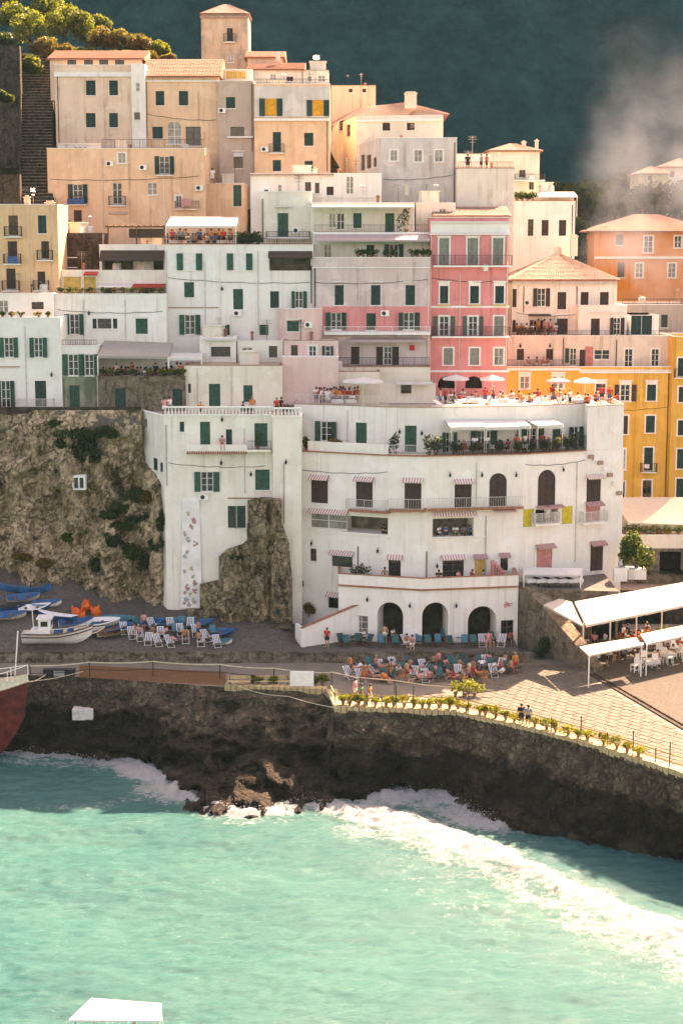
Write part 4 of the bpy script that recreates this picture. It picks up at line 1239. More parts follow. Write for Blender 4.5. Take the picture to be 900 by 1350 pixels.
ac(X1, 0, 145, 216); ac(X1, 0, 189, 221); ac(X1, 0, 273 - 10, 248); balcony(X1, 0, 231, 262, 275, .5, .8, plain('rusty_iron', (.16, .05, .05), .7), PEACHL); ledge(X1, 0, 144, 168, 279, .2, .25, MAUVED, 'sill')
X1L = building('small_block', 'little white block with a square window on the peach terrace', [(77, 38), (132, 38)], 190, 215, 4, GREYW, parapet=.1, cat='house block', wins=[('z', 106, 193, 203, 18, 'm')])
X1R = building('peach_house', 'low peach house with a tall green door beside the narrow alley', [(270, 38), (322, 38)], 242, 330, 6, PEACH, parapet=.15, wins=[('D', 313, 242, 272, 11), ('n', 274, 200, 201, 2)] if False else [('D', 313, 243, 272, 11)])
Y1 = building('peach_house', 'tall peach house with four shutters under a tiled loft at top left', [(72, 46), (175, 46)], 86, 235, 9, PEACHL, parapet=.3, cop=TRIM, wins=[
    ('n', 120, 106, 126, 13), ('n', 150, 106, 126, 12), ('n', 120, 149, 168, 13), ('n', 150, 149, 168, 12)])
ledge(Y1, 0, 72, 175, 95, .25, .5, TRIM)
Y1T = building('tiled_loft', 'open loft of small dark openings under a pink tiled roof', [(66, 48.5), (187, 48.5)], 78, 96, 5, PEACHL, roof='shed', rise=1.5, rmat=TERRA, cat='loft', wins=[
    ('e', 95, 79, 86, 12), ('e', 117, 79, 86, 12), ('e', 137, 79, 86, 12), ('e', 158, 79, 86, 12)])
YS = building('stair_tower', 'narrow white stair shaft between two peach houses', [(173, 45.2), (191, 45.2)], 85, 235, 6, WHITE, parapet=.2, cat='stair shaft', wins=[('z', 182, 109, 121, 6), ('k', 181, 148, 158, 8)])
Y2 = building('peach_house', 'peach house with an arched window under a broad tiled roof', [(191, 46), (288, 46)], 101, 250, 9, PEACH, roof='gable', rise=2.3, rmat=TERRA, wins=[
    ('n', 211, 120, 139, 12), ('n', 242, 120, 139, 12), ('n', 208, 167, 183, 14), ('z', 230, 160, 190, 19, '^'), ('e', 255, 167, 192, 20)])
ledge(Y2, 0, 191, 288, 106, .15, .15)
MV = building('taupe_house', 'narrow taupe house with three small windows between peach fronts', [(288, 45), (335, 45)], 107, 260, 8, MAUVED, parapet=.15, wins=[('n', 304, 128, 143, 12), ('k', 313, 167, 180, 18), ('k', 314, 203, 222, 12, 'h')])
ac(MV, 0, 293, 146)
awn(MV, 0, 308, 321, 201, 207, .5, WCLOTH); ledge(MV, 0, 300, 334, 180, .5, .15, TRIM)
MV2 = building('roof_room', 'roof room with an orange curtain above the taupe house', [(284, 49), (332, 49)], 92, 112, 4, CREAM, parapet=.1, cat='roof room', wins=[('O', 311, 95, 103, 30)] if False else [('C', 311, 94, 104, 26)])
Y3 = building('peach_house', 'peach house whose pale top floor has two orange curtained windows', [(335, 44), (435, 44)], 111, 240, 9, PEACH, parapet=.25, panels=[(0, 335.3, 434.7, 112, 154, GREYW)], wins=[
    ('O', 357, 130, 153, 30), ('O', 419, 132, 153, 29), ('n', 365, 174, 200, 11, 'i'), ('n', 407, 175, 192, 12), ('n', 365, 211, 226, 11), ('n', 407, 212, 226, 11)])
ledge(Y3, 0, 335, 435, 156.5, .35, .25); pipe(Y3, 0, 431, 158, 226, WOOD); ac(Y3, 0, 349, 197)
Y4 = building('roof_house', 'low cream roof house with tiled roof above the orange curtains', [(328, 52), (398, 52)], 92, 115, 5, CREAM, roof='shed', rise=1.3, rmat=TERRA, wins=[('z', 360, 97, 107, 8), ('b', 382, 101, 107, 9)])
Y5 = building('roof_house', 'small cream roof hut with pipes at the end of the peach house', [(399, 52), (433, 52)], 93, 115, 4, CREAM, parapet=.15, cop=TERRAP, wins=[('z', 408, 100, 108, 6), ('z', 424, 99, 108, 10)])
chimney(Y4, 366, 71, 55, .8, .5); chimney(Y4, 412, 92, 54, .7, .4)
TW = building('watch_tower', 'old square tower with a stained wall rising above all roofs', [(265, 62), (327, 62)], 18, 110, 5.5, TOWERW, roof='hip', rise=1.4, rmat=TERRAP, eave=.15, cat='tower', wins=[('d', 303, 37, 54, 8, 'i'), ('z', 304, 72, 82, 8)])
ledge(TW, 0, 264, 328, 21, .2, .25, TERRAP)
TW2 = building('roof_house', 'low tiled roof house at the foot of the old tower', [(326, 58), (372, 58)], 76, 110, 6, PEACHL, roof='gable', rise=1.0, rmat=TERRA)

# railings along roof terraces
def roof_rail(B, x0, x1, i=0, h=.9, m=None, gap=.16, name='railing'):
    sg = B['segs'][i]; u0 = sg.uz(x0, 400)[0] if False else None
    a = Vector(B['P'][i]);
    # columns at roof height
    def ucol(px):
        py = 675 - FPX * math.tan(math.atan2(B['ztop'] - CAMZ, 140 + sg.p0.y) + PITCH)
        return sg.uz(px, py)[0]
    u0, u1 = max(ucol(x0), .05), min(ucol(x1), sg.len - .05)
    inst(name, cached(('rail', r1(u1 - u0), h, gap), m_railing(r1(u1 - u0), h, gap), 'railing', m or IRON), B['root'], sg.loc(u0, -.1, B['ztop'] + .072, B['root']), sg.ang)
roof_rail(X1, 135, 268); roof_rail(SR, 131, 243, h=.3); roof_rail(EF, 219, 312, h=.85); roof_rail(EF, 312, 411, h=.6); roof_rail(JH, 374, 380); roof_rail(A2, 0, 74, h=.6)
roof_rail(NB, 604, 676, h=.6); roof_rail(Y3, 336, 434, h=.5); roof_rail(UB, 671, 885, h=.5); roof_rail(VB, 665, 763, h=.7); roof_rail(CB, 74, 218, h=.45); roof_rail(KB, 820, 930, h=.6)
roof_rail(GH, 82, 128, h=.5)
sg = HU['segs'][0]
inst('railing', cached(('rail', r1(sg.len - .2), .9, .14), m_railing(r1(sg.len - .2), .9, .14), 'railing', GREYP), HU['root'], sg.loc(.1, -.12, HU['ztop'] + .073, HU['root']), sg.ang)

# drainpipes and cables that run down the fronts
for B, i, px, y0, y1, m in ((Y1, 0, 76, 96, 215, WOOD), (Y2, 0, 193, 108, 180, WOOD), (X1, 0, 135, 200, 190 + 110, GREYP), (X1, 0, 216, 235, 300, WHITE), (MV, 0, 332, 110, 200, WOOD), (HH, 0, 345, 262, 300, IRON), (GB, 0, 346, 262, 320, IRON), (GW, 1, 599, 188, 300, IRON), (QB, 0, 754, 270, 340, IRON),
    (RB, 0, 760, 378, 440, IRON), (RB, 0, 690, 378, 412, IRON), (UB, 0, 812, 448, 484, IRON), (VB, 0, 838, 492, 660, YELLOW), (PK, 0, 606, 360, 480, PINKL), (PK, 0, 669, 310, 480, CREAM), (EF, 0, 270, 345, 440, GREYP), (EF, 0, 340, 330, 440, GREYP), (EF, 0, 410, 350, 400, IRON), (CB, 0, 110, 395, 455, GREYP), (CB, 0, 165, 395, 445, GREYP),
    (A1, 0, 33, 430, 535, GREYP), (A2, 0, 37, 275, 380, PEACHL), (WI, 0, 305, 485, 535, GREYP), (WI, 0, 260, 485, 535, GREYP), (JH, 0, 436, 492, 520, GREYP), (HU, 0, 458, 541, 590, GREYP), (HL, 0, 396, 610, 780, GREYP), (HL, 2, 628, 610, 665, GREYP), (HL, 3, 760, 610, 740, GREYP), (RH, 1, 322, 565, 650, GREYP), (Y3, 0, 386, 160, 225, PEACHL)):
    pipe(B, i, px, y0, y1, m)
# washing and sun blinds hung over balcony rails
for B, i, px, y, wpx, hpx, m in ((A2, 0, 17, 338, 13, 9, CLO['blue']), (X1, 0, 246, 262, 12, 9, CLO['pink']), (PK, 0, 640, 348, 6, 9, CLO['white']), (VB, 0, 852, 612, 7, 6, CLO['white']), (X1, 0, 100, 262, 22, 7, CLO['blue']), (MZ, 0, 543, 455, 7, 7, CLO['red'])):
    sg = B['segs'][i]; u, z = sg.uz(px, y, .62); k = .075 if B is not X1 else .081
    mb = MB(); n = 6; ww, hh_ = wpx * k, hpx * k
    for q in range(n):
        ua, ub = u - ww / 2 + ww * q / n, u - ww / 2 + ww * (q + 1) / n; o = .62 + .03 * (q % 2)
        mb.quad(sg.pt(ua, o, z - hh_), sg.pt(ub, .65 - .03 * (q % 2), z - hh_ * .96), sg.pt(ub, .65 - .03 * (q % 2), z), sg.pt(ua, o, z))
    mb.build('washing', m, B['root'])

# cascade of white coping blocks at the hotel's right shoulder
s = HL['segs'][3]
for k in range(7):
    u, z = s.uz(777 + 6.2 * k, 600 + 2.0 * k + 1.0 * k * k); mb = MB()
    s.box(mb, u - .22, min(u + .26, s.len + .1), .004, .30, z - .30, z + .05); mb.build('step_coping', TRIM if k % 2 else TERRAP, HR)
# aerials, tanks and flues on the flat roofs
AR = random.Random(77)
def aerial(mb):
    mb.tube([(0, 0, 0), (0, 0, 2.1)], .022, 4)
    for z, l in ((2.05, .45), (1.9, .38), (1.75, .5), (1.45, .3)): mb.tube([(-l, .1 * l, z), (l, -.1 * l, z)], .014, 4)
    mb.tube([(0, -.3, 1.95), (0, .35, 1.95)], .014, 4)
def tank(mb): mb.lathe([(.42, 0), (.45, .1), (.45, .85), (.40, .95), (.15, 1.02)], 10); mb.tube([(.3, 0, .95), (.3, 0, 1.2), (.6, 0, 1.2)], .03, 5)
def flue(mb): mb.lathe([(.13, 0), (.13, .8), (.22, .82), (.22, .88), (.10, 1.0)], 8)
def hutch(mb): mb.box(-.9, .9, -.6, .6, 0, 1.25); mb.box(-1.0, 1.0, -.7, .7, 1.253, 1.36)
for B in (A1T, CT, DB, EF, EG, EH, PP, MZ, M3, GB, HH, PH2, GW, NB, OB, QB, QT, SB, UB, VB, KB, X1, X1R, Y1, MV, Y3, Y5, HB, DS, WI, JH, PT, A2):
    x0, x1 = B['P'][0][0], B['P'][-1][0]; yf, yb = B['P'][0][1], B['back'][0][1]
    for nm, fn, m, pr in (('aerial', aerial, STEEL, .95), ('aerial', aerial, IRON, .5), ('flue', flue, TILEED, .6), ('water_tank', tank, GREYP, .35), ('roof_hatch', hutch, CREAM, .35)):
        if AR.random() < pr and x1 - x0 > 2.6:
            x = AR.uniform(x0 + 1.1, x1 - 1.1); y = AR.uniform(yf + (yb - yf) * .5, yb - .8)
            inst(nm, cached((nm,), fn, nm, m), B['root'], Vector((x, y, B['zr'] + .003)) - B['root'].matrix_world.translation, AR.uniform(0, 3.1))
# cables strung along the fronts
for B, i, a, b in ((EF, 0, (222, 366), (408, 372)), (HL, 0, (392, 618), (511, 622)), (HL, 3, (692, 612), (770, 606)), (X1, 0, (66, 236), (262, 232)), (Y2, 0, (194, 150), (285, 158)), (MZ, 0, (414, 372), (565, 368)), (PK, 0, (569, 366), (669, 370)), (CB, 0, (76, 408), (215, 410)), (GW, 1, (505, 236), (598, 230)), (RB, 0, (680, 412), (760, 414)), (VB, 0, (765, 540), (880, 536)), (RH, 1, (222, 610), (350, 614))):
    s = B['segs'][i]; (ua, za), (ub, zb_) = s.uz(*a), s.uz(*b); mb = MB()
    mb.tube([s.pt(ua + (ub - ua) * k / 12, .05, za + (zb_ - za) * k / 12 - .22 * math.sin(math.pi * k / 12) - .08 * math.sin(math.pi * k / 3) ** 2) for k in range(13)], .022, 4)
    mb.build('cable', IRON, B['root'])
# ------------------------------------------------------------------ shoreline, quay, promenade
SEA = -5.7
TOPC = [(-200, 888), (0, 889), (120, 893), (300, 906), (430, 912), (441, 935), (520, 938), (600, 941), (700, 963), (800, 990), (900, 1023), (1000, 1060), (1120, 1110)]
WATC = [(-200, 968), (0, 983), (110, 990), (200, 1003), (250, 1046), (330, 1056), (400, 1050), (480, 1048), (520, 1036), (590, 1046), (640, 1078), (740, 1095), (820, 1115), (900, 1132), (1000, 1162), (1120, 1205)]
def curve(tab, z):
    pts = [at_z(px, py, z) for px, py in tab]
    return np.array([p[0] for p in tab], float), np.array([p.x for p in pts]), np.array([p.y for p in pts])
tx, tX, tY = curve(TOPC, 0.0)
wx, wX, wY = curve(WATC, SEA)
def top_xy(px): return np.interp(px, tx, tX), np.interp(px, tx, tY)
def wat_xy(px): return np.interp(px, wx, wX), np.interp(px, wx, wY)
def quay_y(X): return np.interp(X, tX, tY)

quay_m, t_, b_ = _nodes('quay_rubble')
p_ = _pos(t_)
sep_ = t_.nodes.new('ShaderNodeSeparateXYZ'); t_.links.new(p_, sep_.inputs[0])
nz_ = _noise(t_, p_, 0.22, 6, 0.7)
ma_ = t_.nodes.new('ShaderNodeMath'); ma_.operation = 'MULTIPLY_ADD'; ma_.inputs[1].default_value = 4.5; ma_.inputs[2].default_value = 0.55
t_.links.new(nz_, ma_.inputs[0])
su_ = t_.nodes.new('ShaderNodeMath'); su_.operation = 'ADD'; t_.links.new(sep_.outputs[2], su_.inputs[0]); t_.links.new(ma_.outputs[0], su_.inputs[1])
wet_ = _ramp(t_, su_.outputs[0], 0.0, 0.55)
a_ = _ramp(t_, _noise(t_, p_, 0.7, 7, 0.7), 0.35, 0.68)
dry_ = _mix(t_, a_, (0.12, 0.086, 0.054), (0.25, 0.185, 0.118))
f_ = _ramp(t_, _noise(t_, p_, 6, 5, 0.8), 0.3, 0.72, (0.5, 0.5, 0.5, 1), (1.15, 1.15, 1.15, 1))
hq_ = _noise(t_, p_, 3.0, 8, 0.75)
wn_ = t_.nodes.new('ShaderNodeTexNoise'); wn_.inputs['Scale'].default_value = .9; wn_.inputs['Detail'].default_value = 5; t_.links.new(p_, wn_.inputs['Vector'])
wa_ = t_.nodes.new('ShaderNodeVectorMath'); wa_.operation = 'MULTIPLY_ADD'; wa_.inputs[1].default_value = (.9, .9, .9); t_.links.new(wn_.outputs[1], wa_.inputs[0]); t_.links.new(p_, wa_.inputs[2])
cell_ = None
for sc_ in (.75, 2.1):
    vo_ = t_.nodes.new('ShaderNodeTexVoronoi'); vo_.inputs['Scale'].default_value = sc_; t_.links.new(wa_.outputs[0], vo_.inputs['Vector'])
    f_ = _mix(t_, .6, f_, _ramp(t_, vo_.outputs['Color'], .15, .85, (.45, .45, .45, 1), (1.35, 1.35, 1.35, 1)), 'MULTIPLY')
    ve_ = t_.nodes.new('ShaderNodeTexVoronoi'); ve_.feature = 'DISTANCE_TO_EDGE'; ve_.inputs['Scale'].default_value = sc_; t_.links.new(wa_.outputs[0], ve_.inputs['Vector'])
    er_ = _ramp(t_, ve_.outputs['Distance'], 0.0, .12)
    f_ = _mix(t_, .42, f_, er_, 'MULTIPLY')
    mh_ = t_.nodes.new('ShaderNodeMath'); mh_.operation = 'MULTIPLY_ADD'; mh_.inputs[1].default_value = .9; t_.links.new(er_, mh_.inputs[0]); t_.links.new(hq_, mh_.inputs[2]); hq_ = mh_.outputs[0]
cellm_ = f_
dry_ = _mix(t_, 0.8, dry_, f_, 'MULTIPLY')
wt_ = _mix(t_, .8, _mix(t_, a_, (0.026, 0.017, 0.010), (0.066, 0.044, 0.026)), f_, 'MULTIPLY')
sub_ = _mix(t_, wet_, wt_, dry_)
t_.links.new(sub_, b_.inputs['Base Color'])
b_.inputs['Roughness'].default_value = 0.85; b_.inputs['Specular IOR Level'].default_value = 0.2
_bump(t_, b_, hq_, 1.0, 0.25)

cols = np.arange(-180, 1110, 1.6); rows = 46
Xt, Yt = top_xy(cols); Xw, Yw = wat_xy(cols)
rock = np.interp(cols, [60, 140, 200, 260, 420, 500, 560, 1110], [0.25, .5, .9, 1, 1, .75, .35, .25])
V = []
for r in range(rows):
    v = r / (rows - 6)
    z = 0.0 + SEA * v
    hh = np.clip(v, 0, 1.4) ** (1 + rock * 1.1)
    X = Xt + (Xw - Xt) * hh; Y = Yt + (Yw - Yt) * hh
    n = fbm(X * .45, Y * .45, z * .7 + 0 * X, 5, 3, True)
    lay = fbm(X * .10, 0 * X + 3.3, z * .9 + X * .06, 3, 9, True)
    amp = (0.10 + 1.5 * rock) * min(1, v * 4) + .7 * min(1, max(0, (v - .5) / .3))
    Y = Y - n * amp * 0.55 - lay * rock * .6 * min(1, v * 4) - rock * .3 * min(1, v * 3)
    V.append(np.stack([X, Y, np.full_like(X, z) + n * .25 * rock * min(1, v * 4)], -1))
qv = np.array(V)
seawall = link('seawall', array_mesh('seawall', qv.reshape(-1, 3), grid_faces(len(cols), rows)[:, ::-1], quay_m), None, 'structure')
# rubble stones of the wall, proud of the sheet
mb = MB()
Qs = np.array([qv[:, i] for i in range(len(cols))])
rng = random.Random(3)
px = -60.0
while px < 1000:
    wpx = rng.uniform(6, 11)
    i0 = int((px + 180) / 1.6); i1 = min(int((px + wpx + 180) / 1.6), len(cols) - 1)
    rk = np.interp(px, cols, rock)
    if i0 < i1:
        v = rng.uniform(0, .04)
        while v < 1.0:
            dv = rng.uniform(.055, .10)
            r0, r1v = v * (rows - 7), (v + dv) * (rows - 7)
            if rng.random() > rk * .95 and not (230 < px < 430 and v > .35):
                def q(i, r):
                    k = int(r); f = r - k; k = min(k, rows - 2)
                    return Vector(Qs[i][k] * (1 - f) + Qs[i][k + 1] * f)
                j0 = min(i0 + rng.randint(0, 1), i1 - 1); g = .12 * (r1v - r0)
                A, Bq, Cq, D = q(j0, r1v - g), q(i1, r1v - g), q(i1, r0 + g), q(j0, r0 + g)
                n = (Bq - A).cross(D - A)
                if n.length > 1e-5:
                    n.normalize()
                    if n.y > 0: n = -n
                    o = n * rng.uniform(.03, .13); s_ = .18
                    c = (A + Bq + Cq + D) / 4
                    ins = [p.lerp(c, s_) + o for p in (A, Bq, Cq, D)]
                    k = len(mb.v); mb.v += [tuple(p - n * .02) for p in (A, Bq, Cq, D)] + [tuple(p) for p in ins]
                    mb.f += [(k + 4, k + 5, k + 6, k + 7)] + [(k + a, k + (a + 1) % 4, k + 4 + (a + 1) % 4, k + 4 + a) for a in range(4)]
            v += dv
    px += wpx + .6
o = mb.build('stone', quay_m, seawall); o['kind'] = 'stuff'

# boulders at the waterline
SHORE = rocky('shore_boulder', (.045, .032, .021), (.10, .074, .048), (.025, .018, .012), 1.1, 1.0)
def boulder_mesh(seed):
    import bmesh
    bm = bmesh.new(); bmesh.ops.create_icosphere(bm, subdivisions=3, radius=1.0)
    rg = np.random.default_rng(seed); sc = rg.uniform(.65, 1.25, 3)
    for v in bm.verts:
        c = np.array(v.co)
        k = 1 + .17 * float(fbm(c[0] * 1.1 + seed, c[1] * 1.1, c[2] * 1.1, 4, seed, True)) 
        v.co = Vector(c * sc * k); v.co.z *= .8
    me = bpy.data.meshes.new('boulder'); bm.to_mesh(me); bm.free(); me.materials.append(SHORE)
    return me
BM_ = [boulder_mesh(i) for i in range(8)]
rng = random.Random(11)
for i in range(118):
    px = rng.uniform(195, 520) if i < 52 else rng.uniform(540, 900) if i < 96 else rng.uniform(40, 200)
    X, Y = wat_xy(px)
    k = rng.random()
    if i < 52:
        Xt_, Yt_ = top_xy(px); f = k ** 2 * .5
        X += (Xt_ - X) * f; Y += (Yt_ - Y) * f + rng.uniform(-.4, .6); z = SEA + .05 + k * k * 1.7; s = rng.uniform(.35, .85)
    else:
        z = SEA - .1; s = rng.uniform(.35, .85); Y += rng.uniform(-.3, .5)
    o = inst('boulder', BM_[i % 8], seawall, (float(X), float(Y), z), rng.uniform(0, 6), (s, s * .9, s * .85))

# lower promenade sheet
def gz(X, Y):
    if Y < -2.4 or X > 15.6: return 0.0
    k = min(1, max(0, (-3.6 - X) / 2.0)) * max(0, Y + 1.2) / 8
    return .8 + k * (1.9 + 1.5 * min(1, max(0, (-20 - X) / 6)))
def ground(px, py):
    Y = -45.0
    while Y < 16:
        p = at(px, py, Y)
        if p.z <= gz(p.x, Y): return Vector((p.x, Y, gz(p.x, Y)))
        Y += .04
    return at(px, py, 10)
xs = np.concatenate([np.arange(-60, 60, .75)])
ys = np.linspace(0, 1, 40)
yt = quay_y(xs)
G = np.stack([np.stack([xs, yt + (12 - yt) * v, 0 * xs - .002], -1) for v in ys])
prom_m, t_, b_ = _nodes('promenade_ground')
p_ = _pos(t_)
a_ = _ramp(t_, _noise(t_, p_, .5, 6, .7), .35, .7)
c_ = _mix(t_, a_, (0.15, 0.12, 0.092), (0.22, 0.18, 0.14))
f_ = _ramp(t_, _noise(t_, p_, 9, 4, .8), .3, .75, (.6, .6, .6, 1), (1.15, 1.15, 1.15, 1))
t_.links.new(_mix(t_, .8, c_, f_, 'MULTIPLY'), b_.inputs['Base Color']); b_.inputs['Roughness'].default_value = .9
_bump(t_, b_, _noise(t_, p_, 6, 6, .7), .4, .05)
prom = link('promenade', array_mesh('promenade', G.reshape(-1, 3), grid_faces(len(xs), 40), prom_m), None, 'structure')
# upper beach of grey gravel
xs = np.arange(-60, 15.6, .3); ys = np.arange(-2.4, 13, .3)
XX, YY = np.meshgrid(xs, ys)
k = np.clip((-3.6 - XX) / 2, 0, 1) * np.maximum(0, YY + 1.2) / 8
ZZ = .8 + k * (1.9 + 1.5 * np.clip((-20 - XX) / 6, 0, 1)) + .05 * fbm(XX, YY, 0, 4, 5) + .03 * fbm(XX * 4, YY * 4, 0, 2, 8)
beach = link('beach', array_mesh('beach', np.stack([XX, YY, ZZ], -1).reshape(-1, 3), grid_faces(len(xs), len(ys)), GRAVEL), None, 'structure')
# rough stone step between promenade and beach
xs = np.arange(-60, 16.4, .12); vs_ = np.linspace(0, 1, 9)
V = []
for v in vs_:
    y = -2.35 - .45 * v - .22 * fbm(xs * .9, v * 2, 0, 4, 21) * (1 if 0 < v < 1 else .3)
    z = .84 - .86 * v ** 1.2 + .08 * fbm(xs * 1.3, v * 3 + 5, 0, 3, 22) * (1 if v < 1 else 0)
    V.append(np.stack([xs, y, z], -1))
step = link('beach_step', array_mesh('beach_step', np.array(V).reshape(-1, 3), grid_faces(len(xs), 9)[:, ::-1], WALLST), None, 'structure')

# paving slabs of the sunny promenade: the largest 300 in view are objects
slab_m = rocky('paving_slab', (0.13, 0.112, 0.088), (0.20, 0.173, 0.138), (0.10, 0.085, 0.066), 1.1, .3)
a0 = math.atan2(float(np.interp(900, tx, tY) - np.interp(700, tx, tY)), float(np.interp(900, tx, tX) - np.interp(700, tx, tX)))
ca, sa = math.cos(a0), math.sin(a0)
ox, oy = [float(v) for v in top_xy(900)]
cand = []
SL, SW = 1.05, .72
rng = random.Random(9)
gut0, gut1 = at_z(778, 888, 0), at_z(915, 968, 0)
def side_of(x, y): return (gut1.x - gut0.x) * (y - gut0.y) - (gut1.y - gut0.y) * (x - gut0.x)
for j in range(0, 34):
    for i in range(-32, 8):
        u = (i + (.5 if j % 2 else 0)) * SL; v = .55 + j * SW
        x, y = ox + ca * u - sa * v, oy + sa * u + ca * v
        if y > -3.5 or x > 44 or x < 7.0 or y < quay_y(x) + .5: continue
        d = ((gut1.y - gut0.y) * (x - gut0.x) - (gut1.x - gut0.x) * (y - gut0.y)) / (gut1 - gut0).length
        if abs(d) < .75 and y < gut0.y + .3: continue
        if side_of(x, y) > 0: continue
        if x < 9.5 and y > -13: continue
        vis = x_at(905, y, 0) > x
        cand.append((0 if vis else 1, (x ** 2 + (y + 140) ** 2), x, y))
cand.sort()
SLM = []
for k in range(6):
    g = .02; h = .012 + .006 * (k % 3); a_, b2 = SL / 2 - g, SW / 2 - g; bv = .03
    mb = MB(); r = random.Random(k)
    c = [(-a_, -b2), (a_, -b2), (a_, b2), (-a_, b2)]
    c = [(x + r.uniform(-.02, .0) * (1 if x > 0 else -1), y + r.uniform(-.02, 0) * (1 if y > 0 else -1)) for x, y in c]
    lo = [(x, y, -.02) for x, y in c]; hi = [(x * .96, y * .94, h + r.uniform(0, .008)) for x, y in c]
    mb.hexa(lo + hi); SLM.append(mb.mesh('paving_slab', slab_m))
rest = MB()
for k, (_, _, x, y) in enumerate(cand):
    if k < 290:
        inst('paving_slab', SLM[rng.randrange(6)], prom, (x, y, .006), a0)
    else:
        c = [(-SL / 2 + .03, -SW / 2 + .03), (SL / 2 - .03, -SW / 2 + .03), (SL / 2 - .03, SW / 2 - .03), (-SL / 2 + .03, SW / 2 - .03)]
        P_ = [(x + ca * p - sa * q, y + sa * p + ca * q) for p, q in c]
        rest.hexa([(*p, -.02) for p in P_] + [(*p, .02) for p in P_])
if rest.f: o = rest.build('paving', slab_m, prom); o['kind'] = 'stuff'
# dark gutter running across the paving
d = (gut1 - gut0).normalized(); n = Vector((-d.y, d.x, 0))
mb = MB()
g1 = gut0 + d * 30
for a, b in ((-.32, -.20), (.20, .32)):
    mb.hexa([tuple(gut0 + n * a + Vector((0, 0, -.1))), tuple(g1 + n * a + Vector((0, 0, -.1))), tuple(g1 + n * b + Vector((0, 0, -.1))), tuple(gut0 + n * b + Vector((0, 0, -.1))),
             tuple(gut0 + n * a + Vector((0, 0, .10))), tuple(g1 + n * a + Vector((0, 0, .10))), tuple(g1 + n * b + Vector((0, 0, .10))), tuple(gut0 + n * b + Vector((0, 0, .10)))])
mb.quad(*[tuple(p + Vector((0, 0, .004))) for p in (gut0 - n * .2, g1 - n * .2, g1 + n * .2, gut0 + n * .2)])
mb.build('gutter', DARKST, prom)
# dark kerbed plaza to the right of the gutter
pz = at_z(905, 885, 0)
mb = MB()
e0, e1 = gut0 + n * .33, g1 + n * .33
mb.quad((e0.x, e0.y, .004), (e1.x, e1.y, .004), (e1.x + 40, e1.y, .004), (e0.x + 40, e0.y + 12, .004), (e0.x, e0.y + 8, .004))
plaza = mb.build('plaza', rocky('plaza_paving', (0.075, 0.064, 0.050), (0.115, 0.098, 0.078), (0.05, 0.042, 0.033), 1.4, .3), prom)

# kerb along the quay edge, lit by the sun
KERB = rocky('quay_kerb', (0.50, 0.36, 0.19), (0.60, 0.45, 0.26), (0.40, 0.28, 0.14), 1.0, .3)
pts = [(x, *top_xy(x)) for x in np.concatenate([np.arange(296, 430, 8), [430, 441], np.arange(449, 1010, 8)])]
for (pa, xa, ya), (pb, xb, yb) in zip(pts, pts[1:]):
    mb = MB(); d = Vector((xb - xa, yb - ya)).normalized() * .03; h = .22 + .02 * math.sin(pa)
    n2 = Vector((-d.y, d.x))  .normalized() * .85
    mb.hexa([(xa + d.x, ya - .05, -.3), (xb - d.x, yb - .05, -.3), (xb - d.x + n2.x, yb + n2.y, -.3), (xa + d.x + n2.x, ya + n2.y, -.3),
             (xa + d.x, ya - .05, h), (xb - d.x, yb - .05, h), (xb - d.x + n2.x, yb + n2.y, h), (xa + d.x + n2.x, ya + n2.y, h)])
    mb.build('kerb_stone', KERB, prom)

# brown ramp band on the left part of the quay
mb = MB(); a, b = at_z(105, 893, 0), at_z(298, 904, 0); c, d = at_z(298, 886, 0), at_z(105, 877, 0)
mb.quad(*[(p.x, p.y, .006) for p in (a, b, c, d)]); mb.build('earth_strip', rocky('brown_earth', (.16, .075, .035), (.21, .105, .05), (.12, .055, .03), 1.2, .3), prom)

# ------------------------------------------------------------------ sea
PXW = lambda pts: [at_z(a, b, SEA) for a, b in pts]
FOAM = [  # polyline in the photo, half width (m), strength
    ([(440, 1066), (500, 1072), (550, 1086), (600, 1106), (650, 1128), (700, 1150), (740, 1168), (780, 1188), (830, 1210), (880, 1226), (960, 1250)], 1.7, 1.0),
    ([(500, 1092), (560, 1105), (620, 1135), (700, 1178), (800, 1225), (900, 1275)], 2.4, .5),
    ([(165, 1002), (195, 1018), (222, 1030), (250, 1050), (285, 1062), (320, 1072), (360, 1070), (400, 1058), (440, 1062)], 1.9, .95),
    ([(190, 1040), (240, 1055), (290, 1075), (330, 1080)], 1.5, .55),
    ([(500, 1052), (540, 1046), (575, 1046), (600, 1058), (630, 1076), (655, 1088)], 2.4, 1.0),
    ([(230, 1012), (250, 1035), (262, 1052), (285, 1068)], 1.0, .9), ([(395, 1046), (430, 1052), (470, 1054), (505, 1048)], 1.0, .85), ([(120, 1000), (170, 1012), (205, 1030)], 1.8, .5),
    ([(690, 1088), (720, 1092), (752, 1096)], .8, .8), ([(760, 1100), (830, 1118), (900, 1134)], .5, .5),
    ([(-60, 982), (0, 986), (50, 990), (105, 998), (140, 1003)], 1.5, .85), ([(-40, 1005), (30, 1003), (90, 1006)], 1.6, .4),
    ([(30, 1066), (75, 1062), (120, 1060), (180, 1050)], 1.0, .32), ([(560, 1135), (640, 1190), (760, 1235), (860, 1275)], 4.0, .22),
]
xs = np.arange(-46, 46, .2); ys = np.arange(-74, -3, .2)
XX, YY = np.meshgrid(xs, ys)
foam = np.zeros_like(XX); crest = np.zeros_like(XX)
wob = 1.0 * fbm(XX * .35, YY * .35, 0, 3, 41)
